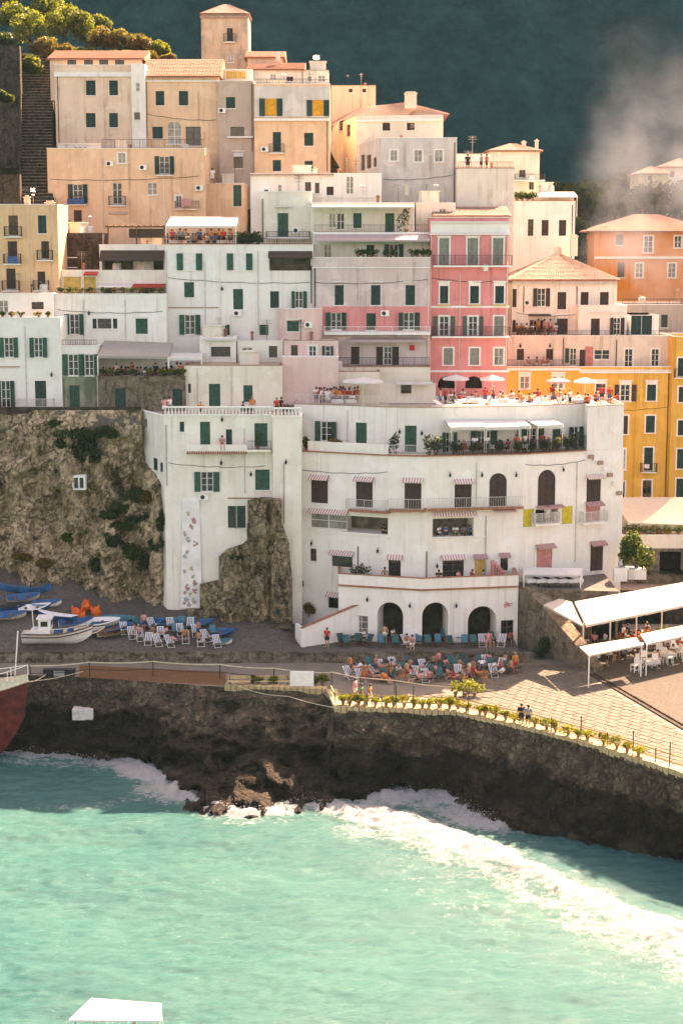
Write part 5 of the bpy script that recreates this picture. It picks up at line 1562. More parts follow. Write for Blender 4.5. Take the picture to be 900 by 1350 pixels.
for pl, hw, st in FOAM:
    P_ = PXW(pl); best = np.full_like(XX, 1e9)
    for a, b in zip(P_, P_[1:]):
        dx, dy = b.x - a.x, b.y - a.y; L2 = dx * dx + dy * dy
        t = np.clip(((XX - a.x) * dx + (YY - a.y) * dy) / L2, 0, 1)
        best = np.minimum(best, np.hypot(XX - a.x - t * dx, YY - a.y - t * dy))
    f = st * np.exp(-(np.maximum(0, best + wob * min(1, hw * .45)) / hw) ** 2)
    foam = np.maximum(foam, f)
    if st > .9: crest = np.maximum(crest, np.exp(-(best / (hw * .6)) ** 2))
sw = 0.13 * np.sin(.55 * (XX * .25 + YY) + 1.5 * fbm(XX * .08, YY * .08, 0, 2, 51)) + .11 * fbm(XX * .35 + YY * .1, YY * .75, 0, 4, 52) + .05 * fbm(XX * 1.5, YY * 2.2, 0, 3, 53)
ZZ = SEA + sw + crest * (.26 + .13 * fbm(XX * 2.3, YY * 2.3, 0, 4, 54)) + foam * .12 * fbm(XX * 2.5, YY * 2.5, 0, 3, 55)
sm, t_, b_ = _nodes('sea_water')
p_ = _pos(t_)
big = _ramp(t_, _noise(t_, _map(t_, p_, (.05, .09, .05)), 1, 5, .6), .35, .68)
fine_ = _ramp(t_, _noise(t_, _map(t_, p_, (.55, 1.7, .55)), 1, 8, .75), .38, .64)
c_ = _mix(t_, big, (0.008, 0.080, 0.080), (0.034, 0.124, 0.115))
c_ = _mix(t_, .55, c_, _mix(t_, fine_, (0.012, 0.083, 0.084), (0.042, 0.128, 0.119)))
at_n = t_.nodes.new('ShaderNodeAttribute'); at_n.attribute_name = 'foam'
n1 = _noise(t_, _map(t_, p_, (.8, 1.1, .8)), 1.2, 9, .78)
n2 = _noise(t_, _map(t_, p_, (2.6, 3.4, 2.6)), 1.0, 6, .75)
ad = t_.nodes.new('ShaderNodeMath'); ad.operation = 'ADD'; t_.links.new(n1, ad.inputs[0]); t_.links.new(n2, ad.inputs[1])
m1 = t_.nodes.new('ShaderNodeMath'); m1.operation = 'MULTIPLY_ADD'; m1.inputs[1].default_value = 1.15; t_.links.new(at_n.outputs['Fac'], m1.inputs[0])
ml = t_.nodes.new('ShaderNodeMath'); ml.operation = 'MULTIPLY_ADD'; ml.inputs[1].default_value = 2.0; ml.inputs[2].default_value = -1.96; t_.links.new(ad.outputs[0], ml.inputs[0])
t_.links.new(ml.outputs[0], m1.inputs[2])
fm = _ramp(t_, m1.outputs[0], .42, .92)
soft = _ramp(t_, at_n.outputs['Fac'], .05, .9)
c_ = _mix(t_, _mix(t_, .4, (0, 0, 0), soft), c_, (0.10, 0.17, 0.135))
c_ = _mix(t_, fm, c_, (0.255, 0.265, 0.26))
t_.links.new(c_, b_.inputs['Base Color'])
ro = _ramp(t_, fm, 0, 1, (.10, .10, .10, 1), (.8, .8, .8, 1)); t_.links.new(ro, b_.inputs['Roughness'])
b_.inputs['Specular IOR Level'].default_value = .09
b_.inputs['IOR'].default_value = 1.33
h1 = _noise(t_, _map(t_, p_, (1.3, 3.2, 1.3)), 1.0, 9, .75)
_bump(t_, b_, h1, .7, .16)
me = array_mesh('sea', np.stack([XX, YY, ZZ], -1).reshape(-1, 3), grid_faces(len(xs), len(ys)), sm)
at_ = me.attributes.new('foam', 'FLOAT', 'POINT'); at_.data.foreach_set('value', foam.astype(np.float32).ravel())
sea = link('sea', me, None, 'structure')
mb = MB(); x0, x1, y0, y1 = xs[0], xs[-1], ys[0], ys[-1]; Bq = 1500
mb.quad((-Bq, -Bq, SEA), (Bq, -Bq, SEA), (Bq, y0, SEA), (-Bq, y0, SEA)); mb.quad((-Bq, y0, SEA), (x0, y0, SEA), (x0, y1, SEA), (-Bq, y1, SEA)); mb.quad((x1, y0, SEA), (Bq, y0, SEA), (Bq, y1, SEA), (x1, y1, SEA))
o = mb.build('open_sea', sm, sea)
# spray thrown up where the swell hits the rocks: ragged lumps of foam
SPR = plain('white_spray', (0.80, 0.79, 0.76), .9, .03)
sp_pts = []
rng = np.random.default_rng(4)
for pl, hw, st, n, hi in ((FOAM[0][0][:8], 1.3, 1, 700, .22), (FOAM[4][0], 1.0, 1, 900, .6), (FOAM[2][0], .7, 1, 500, .4), (FOAM[10][0], .6, 1, 250, .25)):
    P_ = PXW(pl)
    for _ in range(n):
        k = rng.integers(0, len(P_) - 1); p = P_[k].lerp(P_[k + 1], rng.random())
        d = rng.normal() * hw * .6
        sp_pts.append((p.x + rng.normal() * .5, p.y + d, SEA + .1 + abs(rng.normal()) * hi * math.exp(-(d / hw) ** 2) * .6))
C = np.array(sp_pts); n = len(C); s = rng.uniform(.008, .03, n)[:, None]
dirs = np.array([(1, 1, 1), (-1, -1, 1), (-1, 1, -1), (1, -1, -1)]) * .8
V = (C[:, None, :] + dirs[None] * s[:, None, :] * rng.uniform(.6, 1.3, (n, 4, 1))).reshape(-1, 3)
base = np.arange(n)[:, None] * 4
F = np.concatenate([base + np.array(t)[None] for t in ((0, 1, 2), (0, 3, 1), (0, 2, 3), (1, 3, 2))])
link('spray', array_mesh('spray', V, F, SPR, False), None, 'stuff')

# ------------------------------------------------------------------ cliff on the left, rock under the white house
nx, nz = 190, 190
pxs = np.linspace(-60, 218.5, nx); zs = np.linspace(20.35, -.6, nz)
V = np.zeros((nz + 3, nx, 3))
for j, z in enumerate(zs):
    k = (20.35 - z) / 21.0
    Yb = 11.0 - 2.6 * k ** 1.3
    left = np.clip((60 - pxs) / 60, 0, 1); Yb = Yb + left * 1.0
    Yb = Yb - np.clip((pxs - 186) / 22, 0, 1) * np.clip((15.6 - z) / 1.6, 0, 1) * (3.4 - 2.2 * k)
    Yb = Yb + np.clip((pxs - 186) / 10, 0, 1) * np.clip((z - 15.2) / 1.6, 0, 1) * 3.0
    X = np.array([x_at(p, y, z) for p, y in zip(pxs, Yb)])
    n1_ = fbm(X * .22 + 3, 0 * X, z * .16 + X * .09, 5, 71, True); n2_ = fbm(X * .8, 0 * X + 1, z * .8 - X * .4, 4, 72, True); n3_ = fbm(X * 3, 0 * X, z * 3, 2, 73)
    edge = min(1, k * 10) * np.clip((219 - pxs) / 12, 0.15, 1)
    Yb = Yb - (n1_ * 1.15 + n2_ * .5 + n3_ * .10) * edge
    V[j + 3, :, 0] = X; V[j + 3, :, 1] = Yb; V[j + 3, :, 2] = z
for q, (dy, dz) in enumerate(((6.0, .0), (2.5, .0), (.25, .0))):
    V[q] = V[3]; V[q, :, 1] += dy; V[q, :, 2] += dz
CLIFFV = V
cliff = link('cliff', array_mesh('cliff', V.reshape(-1, 3), grid_faces(nx, nz + 3)[:, ::-1], CLIFF), None, 'structure')
def cliff_pt(px, py):
    best, bp = 1e9, None
    for Y in np.arange(3, 14, .05):
        p = at(px, py, Y)
        i = int(np.clip((px + 60) / 278.5 * (nx - 1), 0, nx - 1)); j = int(np.clip((20.35 - p.z) / 20.95 * (nz - 1), 0, nz - 1))
        if V[j + 3, i, 1] <= Y: return p
    return at(px, py, 10)
# low path wall on top of the cliff
mb = MB()
a, b = at(-40, 541, 11.4), at(186, 541, 11.3)
mb.box(a.x, b.x, 11.2, 11.6, 20.0, 20.62); mb.build('path_wall', DARKST, cliff)
# pale stones set along the cliff head
rng = random.Random(2)
for k in range(16):
    px = rng.uniform(75, 210); py = rng.uniform(546, 562); p = cliff_pt(px, py)
    inst('stone', SLM[k % 6], cliff, (p.x, p.y - .05, p.z), 0).rotation_euler = (R(90) + rng.uniform(-.3, .3), rng.uniform(-.3, .3), 0)
# small window in the cliff
p = cliff_pt(105, 642)
wf = inst('window', cached(('sur', .9, 1.0, 0), m_surround(.9, 1.0, 0), 'surround', TRIM), cliff, (p.x, p.y - .30, p.z - .1))
inst('pane', cached(('pane', .9, 1.0), m_pane(.9, 1.0), 'pane', GLASS), wf)
mb = MB(); mb.box(-.06, .06, .02, .15, 0, 1.0); o = mb.build('mullion', TRIM); o.parent = wf
mb = MB(); mb.box(-.6, .6, .141, .9, -.15, 1.2); o = mb.build('niche', TRIM); o.parent = wf

POLY = [(300, 668), (325, 659), (345, 655), (371, 657), (374, 690), (384, 740), (386, 770), (388, 826), (262, 826), (262, 771), (288, 764), (289, 733), (298, 724), (322, 716), (325, 700), (316, 690)]
POLY = [(327, 660), (345, 655), (371, 657), (372, 690), (381, 715), (385, 760), (386, 826), (246, 826), (246, 803), (264, 803), (264, 770), (289, 764), (289, 733), (300, 724), (319, 717), (325, 712), (326, 690)]
def inside(px, py):
    c = np.zeros(px.shape, bool); n = len(POLY)
    for i in range(n):
        x1, y1 = POLY[i]; x2, y2 = POLY[i - 1]
        c ^= ((y1 > py) != (y2 > py)) & (px < (x2 - x1) * (py - y1) / (y2 - y1 + 1e-9) + x1)
    return c
def edist(px, py):
    d = np.full(px.shape, 1e9); n = len(POLY)
    for i in range(n):
        x1, y1 = POLY[i - 1]; x2, y2 = POLY[i]; dx, dy = x2 - x1, y2 - y1
        t = np.clip(((px - x1) * dx + (py - y1) * dy) / (dx * dx + dy * dy + 1e-9), 0, 1)
        d = np.minimum(d, np.hypot(px - x1 - t * dx, py - y1 - t * dy))
    return d
gx, gy = np.meshgrid(np.arange(240, 394, 1.0), np.arange(648, 832, 1.0))
ins = inside(gx, gy); ed = edist(gx, gy)
wx_ = (gx - 450) / FPX * 147; wz_ = 36 - gy * .0677
th = .35 + .9 * np.clip(ed / 22, 0, 1) ** .6 + .75 * fbm(wx_ * .35, wz_ * .35 + wx_ * .3, 0, 4, 81, True) + .35 * fbm(wx_ * 1.1, wz_ * .8, 2, 4, 82, True) + np.clip((gy - 760) / 60, 0, 1) * .7
base_ = np.where(gx > 357, 5.3, 6.4)
Yr = np.where(ins, base_ - np.maximum(th, .12), 7.3)
RV = np.array([at(a, b, c) for a, b, c in zip(gx.ravel(), gy.ravel(), Yr.ravel())])
Fg = grid_faces(gx.shape[1], gx.shape[0]); keep = ins.ravel()[Fg].any(1)
ROCKT = rocky('outcrop_rock', (0.36, 0.26, 0.16), (0.54, 0.41, 0.26), (0.15, 0.105, 0.065), 0.45, 1.0, (0.06, 0.06, 0.025), .58, .75)
outc = link('rock_outcrop', array_mesh('rock_outcrop', RV, Fg[keep][:, ::-1], ROCKT), None, 'structure')
p = at(371, 822, 4.3); 
mb = MB(); mb.box(-.55, .55, 0, .5, 0, 2.0); mb.box(-.65, .65, -.06, -.003, 2.003, 2.15)
d = mb.build('door', GREEND); d.parent = outc; d.location = (p.x, 3.55, gz(p.x, 3.5))
mb = MB(); mb.box(-1.3, .5, -.8, 0, 0, .22); mb.box(-1.0, .3, -.45, 0, .223, .4); d = mb.build('step', WALLST); d.parent = outc; d.location = (p.x + .5, 3.5, gz(p.x, 3.2))

# ------------------------------------------------------------------ hillside carrying the town
xs = np.arange(-130, 131, 1.5); ys = np.arange(15.5, 165, 1.5)
XX, YY = np.meshgrid(xs, ys)
zl = np.interp(YY, [15, 18, 24, 36, 46, 62, 80, 120, 165], [9, 16, 24, 30, 40, 47, 48, 34, 26])
zr = np.interp(YY, [15, 33, 37, 43, 52, 62, 75, 90, 120, 165], [4, 5, 7, 19, 24, 27, 25, 27, 29, 28])
k = np.clip((XX - 4) / 16, 0, 1); k = k * k * (3 - 2 * k)
ZZ = zl * (1 - k) + zr * k
kl = np.clip((-26.2 - XX) / 2.5, 0, 1)
zleft = np.interp(YY, [15, 21, 26, 64, 80, 120, 165], [18, 30, 33.5, 57.5, 60, 48, 28])
ZZ = ZZ * (1 - kl) + zleft * kl + .4 * fbm(XX * .2, YY * .2, 0, 4, 91)
HILLM = rocky('hillside_earth', (0.035, 0.036, 0.018), (0.06, 0.058, 0.03), (0.02, 0.02, 0.01), .3, .8, (0.022, 0.03, 0.012), .5)
HILLM.node_tree.nodes['Principled BSDF'].inputs['Specular IOR Level'].default_value = 0
link('hillside', array_mesh('hillside', np.stack([XX, YY, ZZ], -1).reshape(-1, 3), grid_faces(len(xs), len(ys)), HILLM), None, 'structure')
# far mountain
xs = np.linspace(-520, 520, 420); ys = np.concatenate([np.linspace(150, 290, 60), np.linspace(293, 620, 190)])
XX, YY = np.meshgrid(xs, ys)
ZZ = np.interp(YY, [150, 240, 300, 620], [18, 24, 92, 405]) + 12 * fbm(XX * .010, YY * .007, 0, 3, 95) * np.clip((YY - 150) / 100, 0, 1) + 3.5 * fbm(XX * .05, YY * .05, 0, 4, 96, True) + 2.2 * fbm(XX * .22, YY * .22, 0, 2, 97)
MTN, t_, b_ = _nodes('mountain_forest')
p_ = _pos(t_)
c_ = _mix(t_, _ramp(t_, _noise(t_, p_, .06, 8, .8), .40, .62), (0.002, 0.027, 0.032), (0.009, 0.058, 0.066))
c_ = _mix(t_, _ramp(t_, _noise(t_, _map(t_, p_, (.02, .02, .012)), 1, 8, .75), .66, .80), c_, (0.04, 0.05, 0.042))
t_.links.new(c_, b_.inputs['Base Color']); b_.inputs['Roughness'].default_value = .95; b_.inputs['Specular IOR Level'].default_value = 0
_bump(t_, b_, _noise(t_, p_, .5, 6, .8), 1.0, 1.5)
link('mountain', array_mesh('mountain', np.stack([XX, YY, ZZ], -1).reshape(-1, 3), grid_faces(len(xs), len(ys)), MTN), None, 'structure')

# stone stair climbing the slope at the left edge
t = thing('stone_stairway', 'long dark stone stairway climbing beside the tall peach house', 'stairway', (-27.5, 26, 33))
mb = MB(); N = 62
for k in range(N):
    f = k / (N - 1); y = 27 + 36 * f; z = 35.2 + 22.6 * f
    xl, xr = x_at(28, y, z), x_at(70, y, z)
    mb.box(xl, xr, y, y + .62, z - 1.2, z)
mb.build('steps', DARKST, t)
mb = MB()
for k in range(N):
    f = k / (N - 1); y = 27 + 36 * f; z = 35.2 + 22.6 * f
    mb.box(x_at(28, y, z) + .02, x_at(70, y, z) - .02, y - .05, y + .06, z + .003, z + .09)
o = mb.build('nosing', STONEW, t); o['kind'] = 'stuff'
mb = MB()
for k in range(N):
    f = k / (N - 1); y = 27 + 36 * f; z = 35.2 + 22.6 * f
    mb.box(x_at(28, y, z) - .4, x_at(28, y, z) - .003, y, y + .58, z - 1.4, z + .9)
mb.build('parapet', DARKST, t)
t = thing('retaining_wall', 'dark retaining wall left of the stone stairway', 'wall', (-33, 40, 36))
mb = MB(); rg = random.Random(4)
for k, (y, z0, z1) in enumerate(((30, 32, 42.5), (42, 40, 50), (54, 47, 58))):
    mb.box(-60, x_at(26, y, z1), y, y + 1.0, z0, z1)
mb.build('wall', DARKST, t)

# ------------------------------------------------------------------ vegetation
def bush(name, label, cat, loc, rx, ry, rz, mat, n=900, seed=0, size=.16, group=None, trunk=.0):
    loc = Vector(loc); t = thing(name, label, cat, loc, group=group)
    rg = np.random.default_rng(seed)
    blobs = []
    for _ in range(8):
        d = rg.normal(size=3); d /= np.linalg.norm(d); d[2] = abs(d[2]) * .9
        s_ = rg.uniform(.32, .6)
        blobs.append((d[0] * rx * .62, d[1] * ry * .62, trunk + rz * .35 + d[2] * rz * .75, rx * s_, ry * s_, rz * s_ * .9))
    link('crown', leaf_mesh('crown', mat, n, blobs, size, seed), t)
    mb = MB()
    mb.tube([(0, 0, -.3), (rx * .04, 0, trunk * .6 + rz * .2), (0, 0, trunk + rz * .7)], [max(.05, rx * .09), rx * .06, .02], 6)
    for q in range(4):
        a = q * 1.6 + seed
        mb.tube([(0, 0, trunk * .5 + rz * .15), (rx * .5 * math.cos(a), ry * .5 * math.sin(a), trunk + rz * .75)], [rx * .045 + .015, .012], 5)
    mb.build('trunk', BARK, t, off=(0, 0, 0))
    return t
for k, (px, py, Y, r, h, m, lab) in enumerate((
    (40, 58, 66, 2.4, 5.2, LEAFY, 'tall yellow green tree at the top left corner'), (84, 52, 69, 2.4, 5.6, LEAFY, 'bright yellow green tree above the tiled loft'),
    (114, 52, 71, 2.4, 4.6, LEAFO, 'olive treetop on the ridge behind the loft'), (136, 64, 67, 2.1, 3.4, LEAFR, 'rusty red bush on the ridge over the loft'), (160, 66, 66.5, 2.0, 3.2, LEAFA, 'ochre bush in the middle of the ridge'),
    (184, 70, 66, 1.9, 2.8, LEAFR, 'dark red bush near the end of the ridge'), (208, 74, 65.5, 1.7, 2.6, LEAFY, 'last yellow bush of the ridge before the tower'), (62, 70, 64, 2.0, 2.6, LEAFA, 'low ochre bush at the head of the stairway'), (4, 62, 62, 2.0, 2.4, LEAFD, 'dark bush at the picture edge above the retaining wall'),
    (4, 130, 50, 1.2, 1.6, LEAF, 'green shrub growing on the dark retaining wall'), (20, 36, 72, 2.4, 3.6, LEAFO, 'olive green tree behind the top left tree'), (100, 34, 75, 2.4, 3.4, LEAFA, 'autumn coloured treetop behind the yellow green tree'),
    (62, 30, 76, 2.6, 4.0, LEAFO, 'olive crown high above the stairway'), (90, 74, 64, 1.8, 2.2, LEAFR, 'low reddish bush touching the loft roof'), (114, 76, 64, 1.7, 2.0, LEAFO, 'low olive bush touching the loft roof'), (148, 78, 63.5, 1.6, 1.9, LEAFY, 'low yellow bush behind the tiled loft'),
    (172, 80, 63, 1.5, 1.8, LEAFO, 'low olive bush behind the white stair shaft'), (198, 80, 63, 1.4, 1.7, LEAFA, 'low ochre bush behind the broad tiled roof'), (222, 80, 63, 1.1, 1.4, LEAFR, 'small red bush before the tower'), (44, 92, 60, 1.6, 2.2, LEAFO, 'olive bush beside the top of the stairway'),
    (130, 40, 74, 1.9, 2.8, LEAFO, 'olive crown behind the rusty bush'), (60, 0, 78, 2.4, 3.6, LEAFY, 'yellow crown cut by the upper picture edge'), (22, 6, 80, 2.4, 3.6, LEAFA, 'ochre crown cut by the upper left corner'))):
    p = at(px, py, Y)
    bush('tree' if h > 3.2 else 'bush', lab, 'tree' if h > 3.2 else 'bush', (p.x, Y, p.z - .6), r, r, h * .62, m, 1700, 100 + k, .19, 'trees and bushes on the ridge', trunk=h * .1)
for k, (px, py, rx, rz, m, lab) in enumerate((
    (100, 575, 2.0, 1.1, LEAFD, 'dark shrub hanging at the top of the cliff'), (85, 590, 1.3, .9, LEAFD, 'small dark shrub left of the big cliff shrub'), (118, 602, 1.5, 1.3, LEAFD, 'dark shrub just above the little cliff window'),
    (165, 668, 1.2, 1.2, LEAF, 'bright green shrub in the middle of the cliff'), (200, 655, 1.0, .9, LEAFA, 'ochre shrub on the cliff next to the house corner'), (185, 690, 1.5, 1.2, LEAFD, 'dark shrub in the gully beside the white house'),
    (150, 718, 1.2, 1.5, LEAFD, 'long dark shrub low in the cliff gully'), (95, 710, 1.0, .7, LEAF, 'small green shrub on the cliff ledge'), (132, 745, .7, .9, LEAFD, 'small dark shrub at the foot of the gully'), (205, 720, .8, 1.0, LEAFD, 'dark creeper against the white house wall'),
    (112, 585, 1.6, 1.6, LEAFD, 'broad dark shrub hanging below the big cliff shrub'), (140, 570, 1.1, .8, LEAFD, 'dark shrub right of the big cliff shrub'), (178, 655, 1.3, .9, LEAFD, 'dark shrub on the ledge below the side windows'), (160, 700, 1.5, 1.0, LEAFO, 'olive shrub in the gully'),
    (195, 745, 1.0, 1.3, LEAFD, 'trailing shrub low beside the white wall'), (175, 730, 1.2, 1.2, LEAFO, 'olive shrub low in the cliff gully'), (145, 680, 1.0, .8, LEAFD, 'dark tuft above the small green shrub'), (60, 745, 1.2, .6, LEAFA, 'rusty dry shrub low on the left cliff'), (30, 735, .9, .5, LEAFA, 'dry tuft near the left edge of the cliff'), (75, 560, .8, .6, LEAFD, 'dark tuft under the cliff path'), (212, 690, .5, 1.4, LEAFD, 'hanging creeper at the white house corner'))):
    p = cliff_pt(px, py); bush('shrub', lab, 'shrub', (p.x, p.y - .15, p.z - rz * .5), rx, .55, rz, m, 700, 130 + k, .15, 'shrubs growing on the cliff')
for k, (px, py, rx, rz, m, lab) in enumerate(((350, 668, .9, .5, LEAF, 'green tuft at the top of the rock outcrop'), (312, 735, .6, .4, LEAFD, 'dark tuft on the left shoulder of the rock outcrop'), (450, 815, .45, 1.1, LEAFD, 'climbing plant on the white wall left of the arches'), (407, 803, .6, .8, LEAFA, 'dry creeper on the white wall by the small dark door'), (395, 770, .4, .6, LEAFA, 'dry tuft at the rock edge of the hotel'))):
    Y = 3.6 if px > 380 else 5.3
    if px in (407, 395): Y = 7.2
    p = at(px, py, Y); bush('shrub', lab, 'shrub', (p.x, Y, p.z - rz * .5), rx, .3, rz, m, 350, 150 + k, .11)

rg = random.Random(8)
for k, (px, py, Y, r) in enumerate(((742, 252, 96, 3.2), (768, 262, 92, 3.4), (790, 250, 104, 3.6), (806, 268, 90, 3.0), (826, 258, 106, 3.2), (846, 262, 100, 3.2), (868, 258, 104, 3.4), (890, 262, 102, 3.4), (752, 300, 84, 3.0), (770, 318, 80, 2.8), (905, 240, 128, 3.5), (830, 236, 132, 3.4), (722, 268, 88, 3.0))):
    p = at(px, py, Y)
    bush('tree', '%s dark tree from the left on the smoky slope' % ['first', 'fourth', 'fifth', 'sixth', 'seventh', 'ninth', 'tenth', 'eleventh', 'second', 'third', 'twelfth', 'eighth', 'thirteenth'][k] if False else ['dark tree left of the smoke above the corner house', 'dark tree at the left rim of the smoke', 'dark tree above the orange house roof', 'low dark tree touching the orange house roof', 'dark tree just left of the far yellow house', 'dark tree below the far yellow house', 'dark tree between the two far houses', 'dark tree at the right edge below the far houses', 'dark tree between corner house and orange house', 'lowest dark tree left of the orange house', 'dark tree high at the right edge above the far houses', 'dark tree above and left of the far yellow house', 'leftmost dark tree peeping over the corner house'][k], 'tree', (p.x, Y, p.z - r * 1.6), r, r, r * 1.3, LEAFX, 700, 400 + k, .42, 'trees on the smoky slope', trunk=r * .4)
# ------------------------------------------------------------------ smoke and haze
def volume(name, mn, mx, dens, col, noise=None):
    mb = MB(); mb.box(mn[0], mx[0], mn[1], mx[1], mn[2], mx[2])
    m = bpy.data.materials.new(name); m.use_nodes = True; t = m.node_tree
    t.nodes.remove(t.nodes['Principled BSDF'])
    v = t.nodes.new('ShaderNodeVolumePrincipled'); v.inputs['Color'].default_value = (*col, 1); v.inputs['Density'].default_value = dens
    v.inputs['Anisotropy'].default_value = 0.1
    t.links.new(v.outputs[0], t.nodes['Material Output'].inputs['Volume'])
    if noise: noise(t, v)
    o = mb.build(name, m); o['kind'] = 'stuff'
    return o
def smoke_noise(t, v):
    tc = t.nodes.new('ShaderNodeTexCoord')
    g = tc.outputs['Generated']
    n = _ramp(t, _noise(t, _map(t, _pos(t), (.13, .06, .12)), 1.0, 6, .68), .43, .62)
    sep = t.nodes.new('ShaderNodeSeparateXYZ'); t.links.new(g, sep.inputs[0])
    def ramp4(sock, pts):
        r = t.nodes.new('ShaderNodeValToRGB'); el = r.color_ramp.elements
        el[0].position, el[0].color = pts[0][0], (pts[0][1],) * 3 + (1,); el[1].position, el[1].color = pts[-1][0], (pts[-1][1],) * 3 + (1,)
        for p, q in pts[1:-1]:
            e = el.new(p); e.color = (q, q, q, 1)
        t.links.new(sock, r.inputs[0]); return r.outputs[0]
    fx = ramp4(sep.outputs[0], [(0, 0), (.12, .35), (.22, .25), (.5, 1), (.9, 1), (1, 0)])
    fz = ramp4(sep.outputs[2], [(0, 0), (.10, .5), (.28, 1), (.50, .6), (.75, .2), (1, 0)])
    fy = ramp4(sep.outputs[1], [(0, 0), (.2, 1), (.8, 1), (1, 0)])
    c = n
    for f in (fx, fy, fz):
        mm = t.nodes.new('ShaderNodeMath'); mm.operation = 'MULTIPLY'; t.links.new(c, mm.inputs[0]); t.links.new(f, mm.inputs[1]); c = mm.outputs[0]
    mm = t.nodes.new('ShaderNodeMath'); mm.operation = 'MULTIPLY'; mm.inputs[1].default_value = .2; t.links.new(c, mm.inputs[0])
    t.links.new(mm.outputs[0], v.inputs['Density'])
if SMOKE: volume('smoke', (28, 46, 23), (74, 70, 62), .05, (.40, .44, .50), smoke_noise)
if HAZE: volume('haze', (-560, -165, -9), (560, 650, 440), HAZE, (.35, .82, .95))
# ------------------------------------------------------------------ people
import bmesh
def skin_mesh(name, verts, edges, radii, root=0):
    me = bpy.data.meshes.new(name); me.from_pydata(verts, edges, [])
    o = bpy.data.objects.new(name, me); COL.objects.link(o)
    md = o.modifiers.new('skin', 'SKIN'); sub = o.modifiers.new('sub', 'SUBSURF'); sub.levels = 1; sub.render_levels = 1
    if not me.skin_vertices: 
        bm = bmesh.new(); bm.from_mesh(me); bm.verts.layers.skin.verify(); bm.to_mesh(me); bm.free()
    for k, r in enumerate(radii):
        sv = me.skin_vertices[0].data[k]
        sv.radius = (r, r) if isinstance(r, (int, float)) else r
        sv.use_root = (k == root)
    return o

# joints: pelvis, waist, chest, neck, head base, head top, shoulder/elbow/wrist/hand x2, hip/knee/ankle/toe x2 ; facing -Y
POSES = {}
def pose(name, J, tilt=None):
    POSES[name] = J
def std(pel, waist, chest, neck, chin, top, la, ra, ll, rl):
    V = [pel, waist, chest, neck, chin, top] + la + ra + ll + rl
    E = [(0, 1), (1, 2), (2, 3), (3, 4), (4, 5), (2, 6), (6, 7), (7, 8), (8, 9), (2, 10), (10, 11), (11, 12), (12, 13),
         (0, 14), (14, 15), (15, 16), (16, 17), (0, 18), (18, 19), (19, 20), (20, 21)]
    r = [(.145, .115), (.13, .10), (.15, .11), .055, .085, .085] + [.065, .047, .034, .042] * 2 + [.095, .062, .045, .038] * 2
    return V, E, r
P_STAND = std((0, 0, .93), (0, 0, 1.10), (0, 0, 1.34), (0, 0, 1.48), (0, -.01, 1.57), (0, .0, 1.68),
              [(.20, 0, 1.40), (.26, .03, 1.13), (.27, -.04, .90), (.27, -.06, .80)], [(-.20, 0, 1.40), (-.26, .04, 1.13), (-.29, -.02, .90), (-.28, -.05, .80)],
              [(.10, 0, .86), (.11, -.01, .48), (.12, .02, .08), (.13, -.14, .03)], [(-.10, 0, .86), (-.12, .0, .48), (-.13, .03, .08), (-.15, -.13, .03)])
P_WALK = std((0, 0, .92), (0, -.01, 1.09), (0, -.02, 1.33), (0, -.03, 1.47), (0, -.05, 1.56), (0, -.04, 1.67),
             [(.20, 0, 1.39), (.25, .16, 1.15), (.25, .12, .92), (.25, .09, .83)], [(-.20, -.02, 1.39), (-.25, -.15, 1.15), (-.25, -.28, .98), (-.25, -.34, .92)],
             [(.10, 0, .85), (.11, -.22, .50), (.11, -.18, .09), (.11, -.33, .04)], [(-.10, 0, .85), (-.10, .12, .47), (-.11, .38, .14), (-.11, .30, .03)])
P_SIT = std((0, .05, .50), (0, .08, .66), (0, .06, .90), (0, .03, 1.04), (0, .0, 1.13), (0, .01, 1.24),
            [(.20, .05, .96), (.27, -.02, .70), (.20, -.25, .66), (.16, -.33, .67)], [(-.20, .05, .96), (-.27, -.04, .72), (-.18, -.24, .72), (-.13, -.31, .75)],
            [(.10, .0, .48), (.13, -.42, .48), (.13, -.44, .09), (.13, -.58, .03)], [(-.10, .0, .48), (-.14, -.40, .47), (-.15, -.36, .08), (-.16, -.50, .03)])
P_REC = std((0, .0, .34), (0, .13, .42), (0, .33, .58), (0, .42, .70), (0, .45, .78), (0, .50, .88),
            [(.20, .36, .62), (.28, .16, .46), (.20, -.06, .44), (.14, -.14, .42)], [(-.20, .36, .62), (-.33, .22, .40), (-.30, -.04, .34), (-.28, -.13, .33)],
            [(.10, -.06, .33), (.13, -.44, .46), (.13, -.74, .14), (.13, -.86, .10)], [(-.10, -.06, .33), (-.13, -.48, .36), (-.14, -.86, .18), (-.15, -.96, .22)])
P_LIE = std((0, 0, .12), (0, .17, .12), (0, .41, .13), (0, .55, .13), (0, .64, .14), (0, .75, .15),
            [(.20, .46, .12), (.34, .30, .08), (.38, .06, .06), (.38, -.02, .06)], [(-.20, .46, .12), (-.36, .58, .09), (-.22, .78, .10), (-.14, .84, .10)],
            [(.10, -.08, .12), (.13, -.46, .15), (.15, -.86, .08), (.16, -.94, .14)], [(-.10, -.08, .12), (-.14, -.46, .12), (-.17, -.86, .08), (-.18, -.94, .14)])
PERSON = {}
tmp = []
for nm, J in (('stand', P_STAND), ('walk', P_WALK), ('sit', P_SIT), ('rec', P_REC), ('lie', P_LIE)):
    tmp.append((nm, J, skin_mesh('person_' + nm, *J)))
dg = bpy.context.evaluated_depsgraph_get()
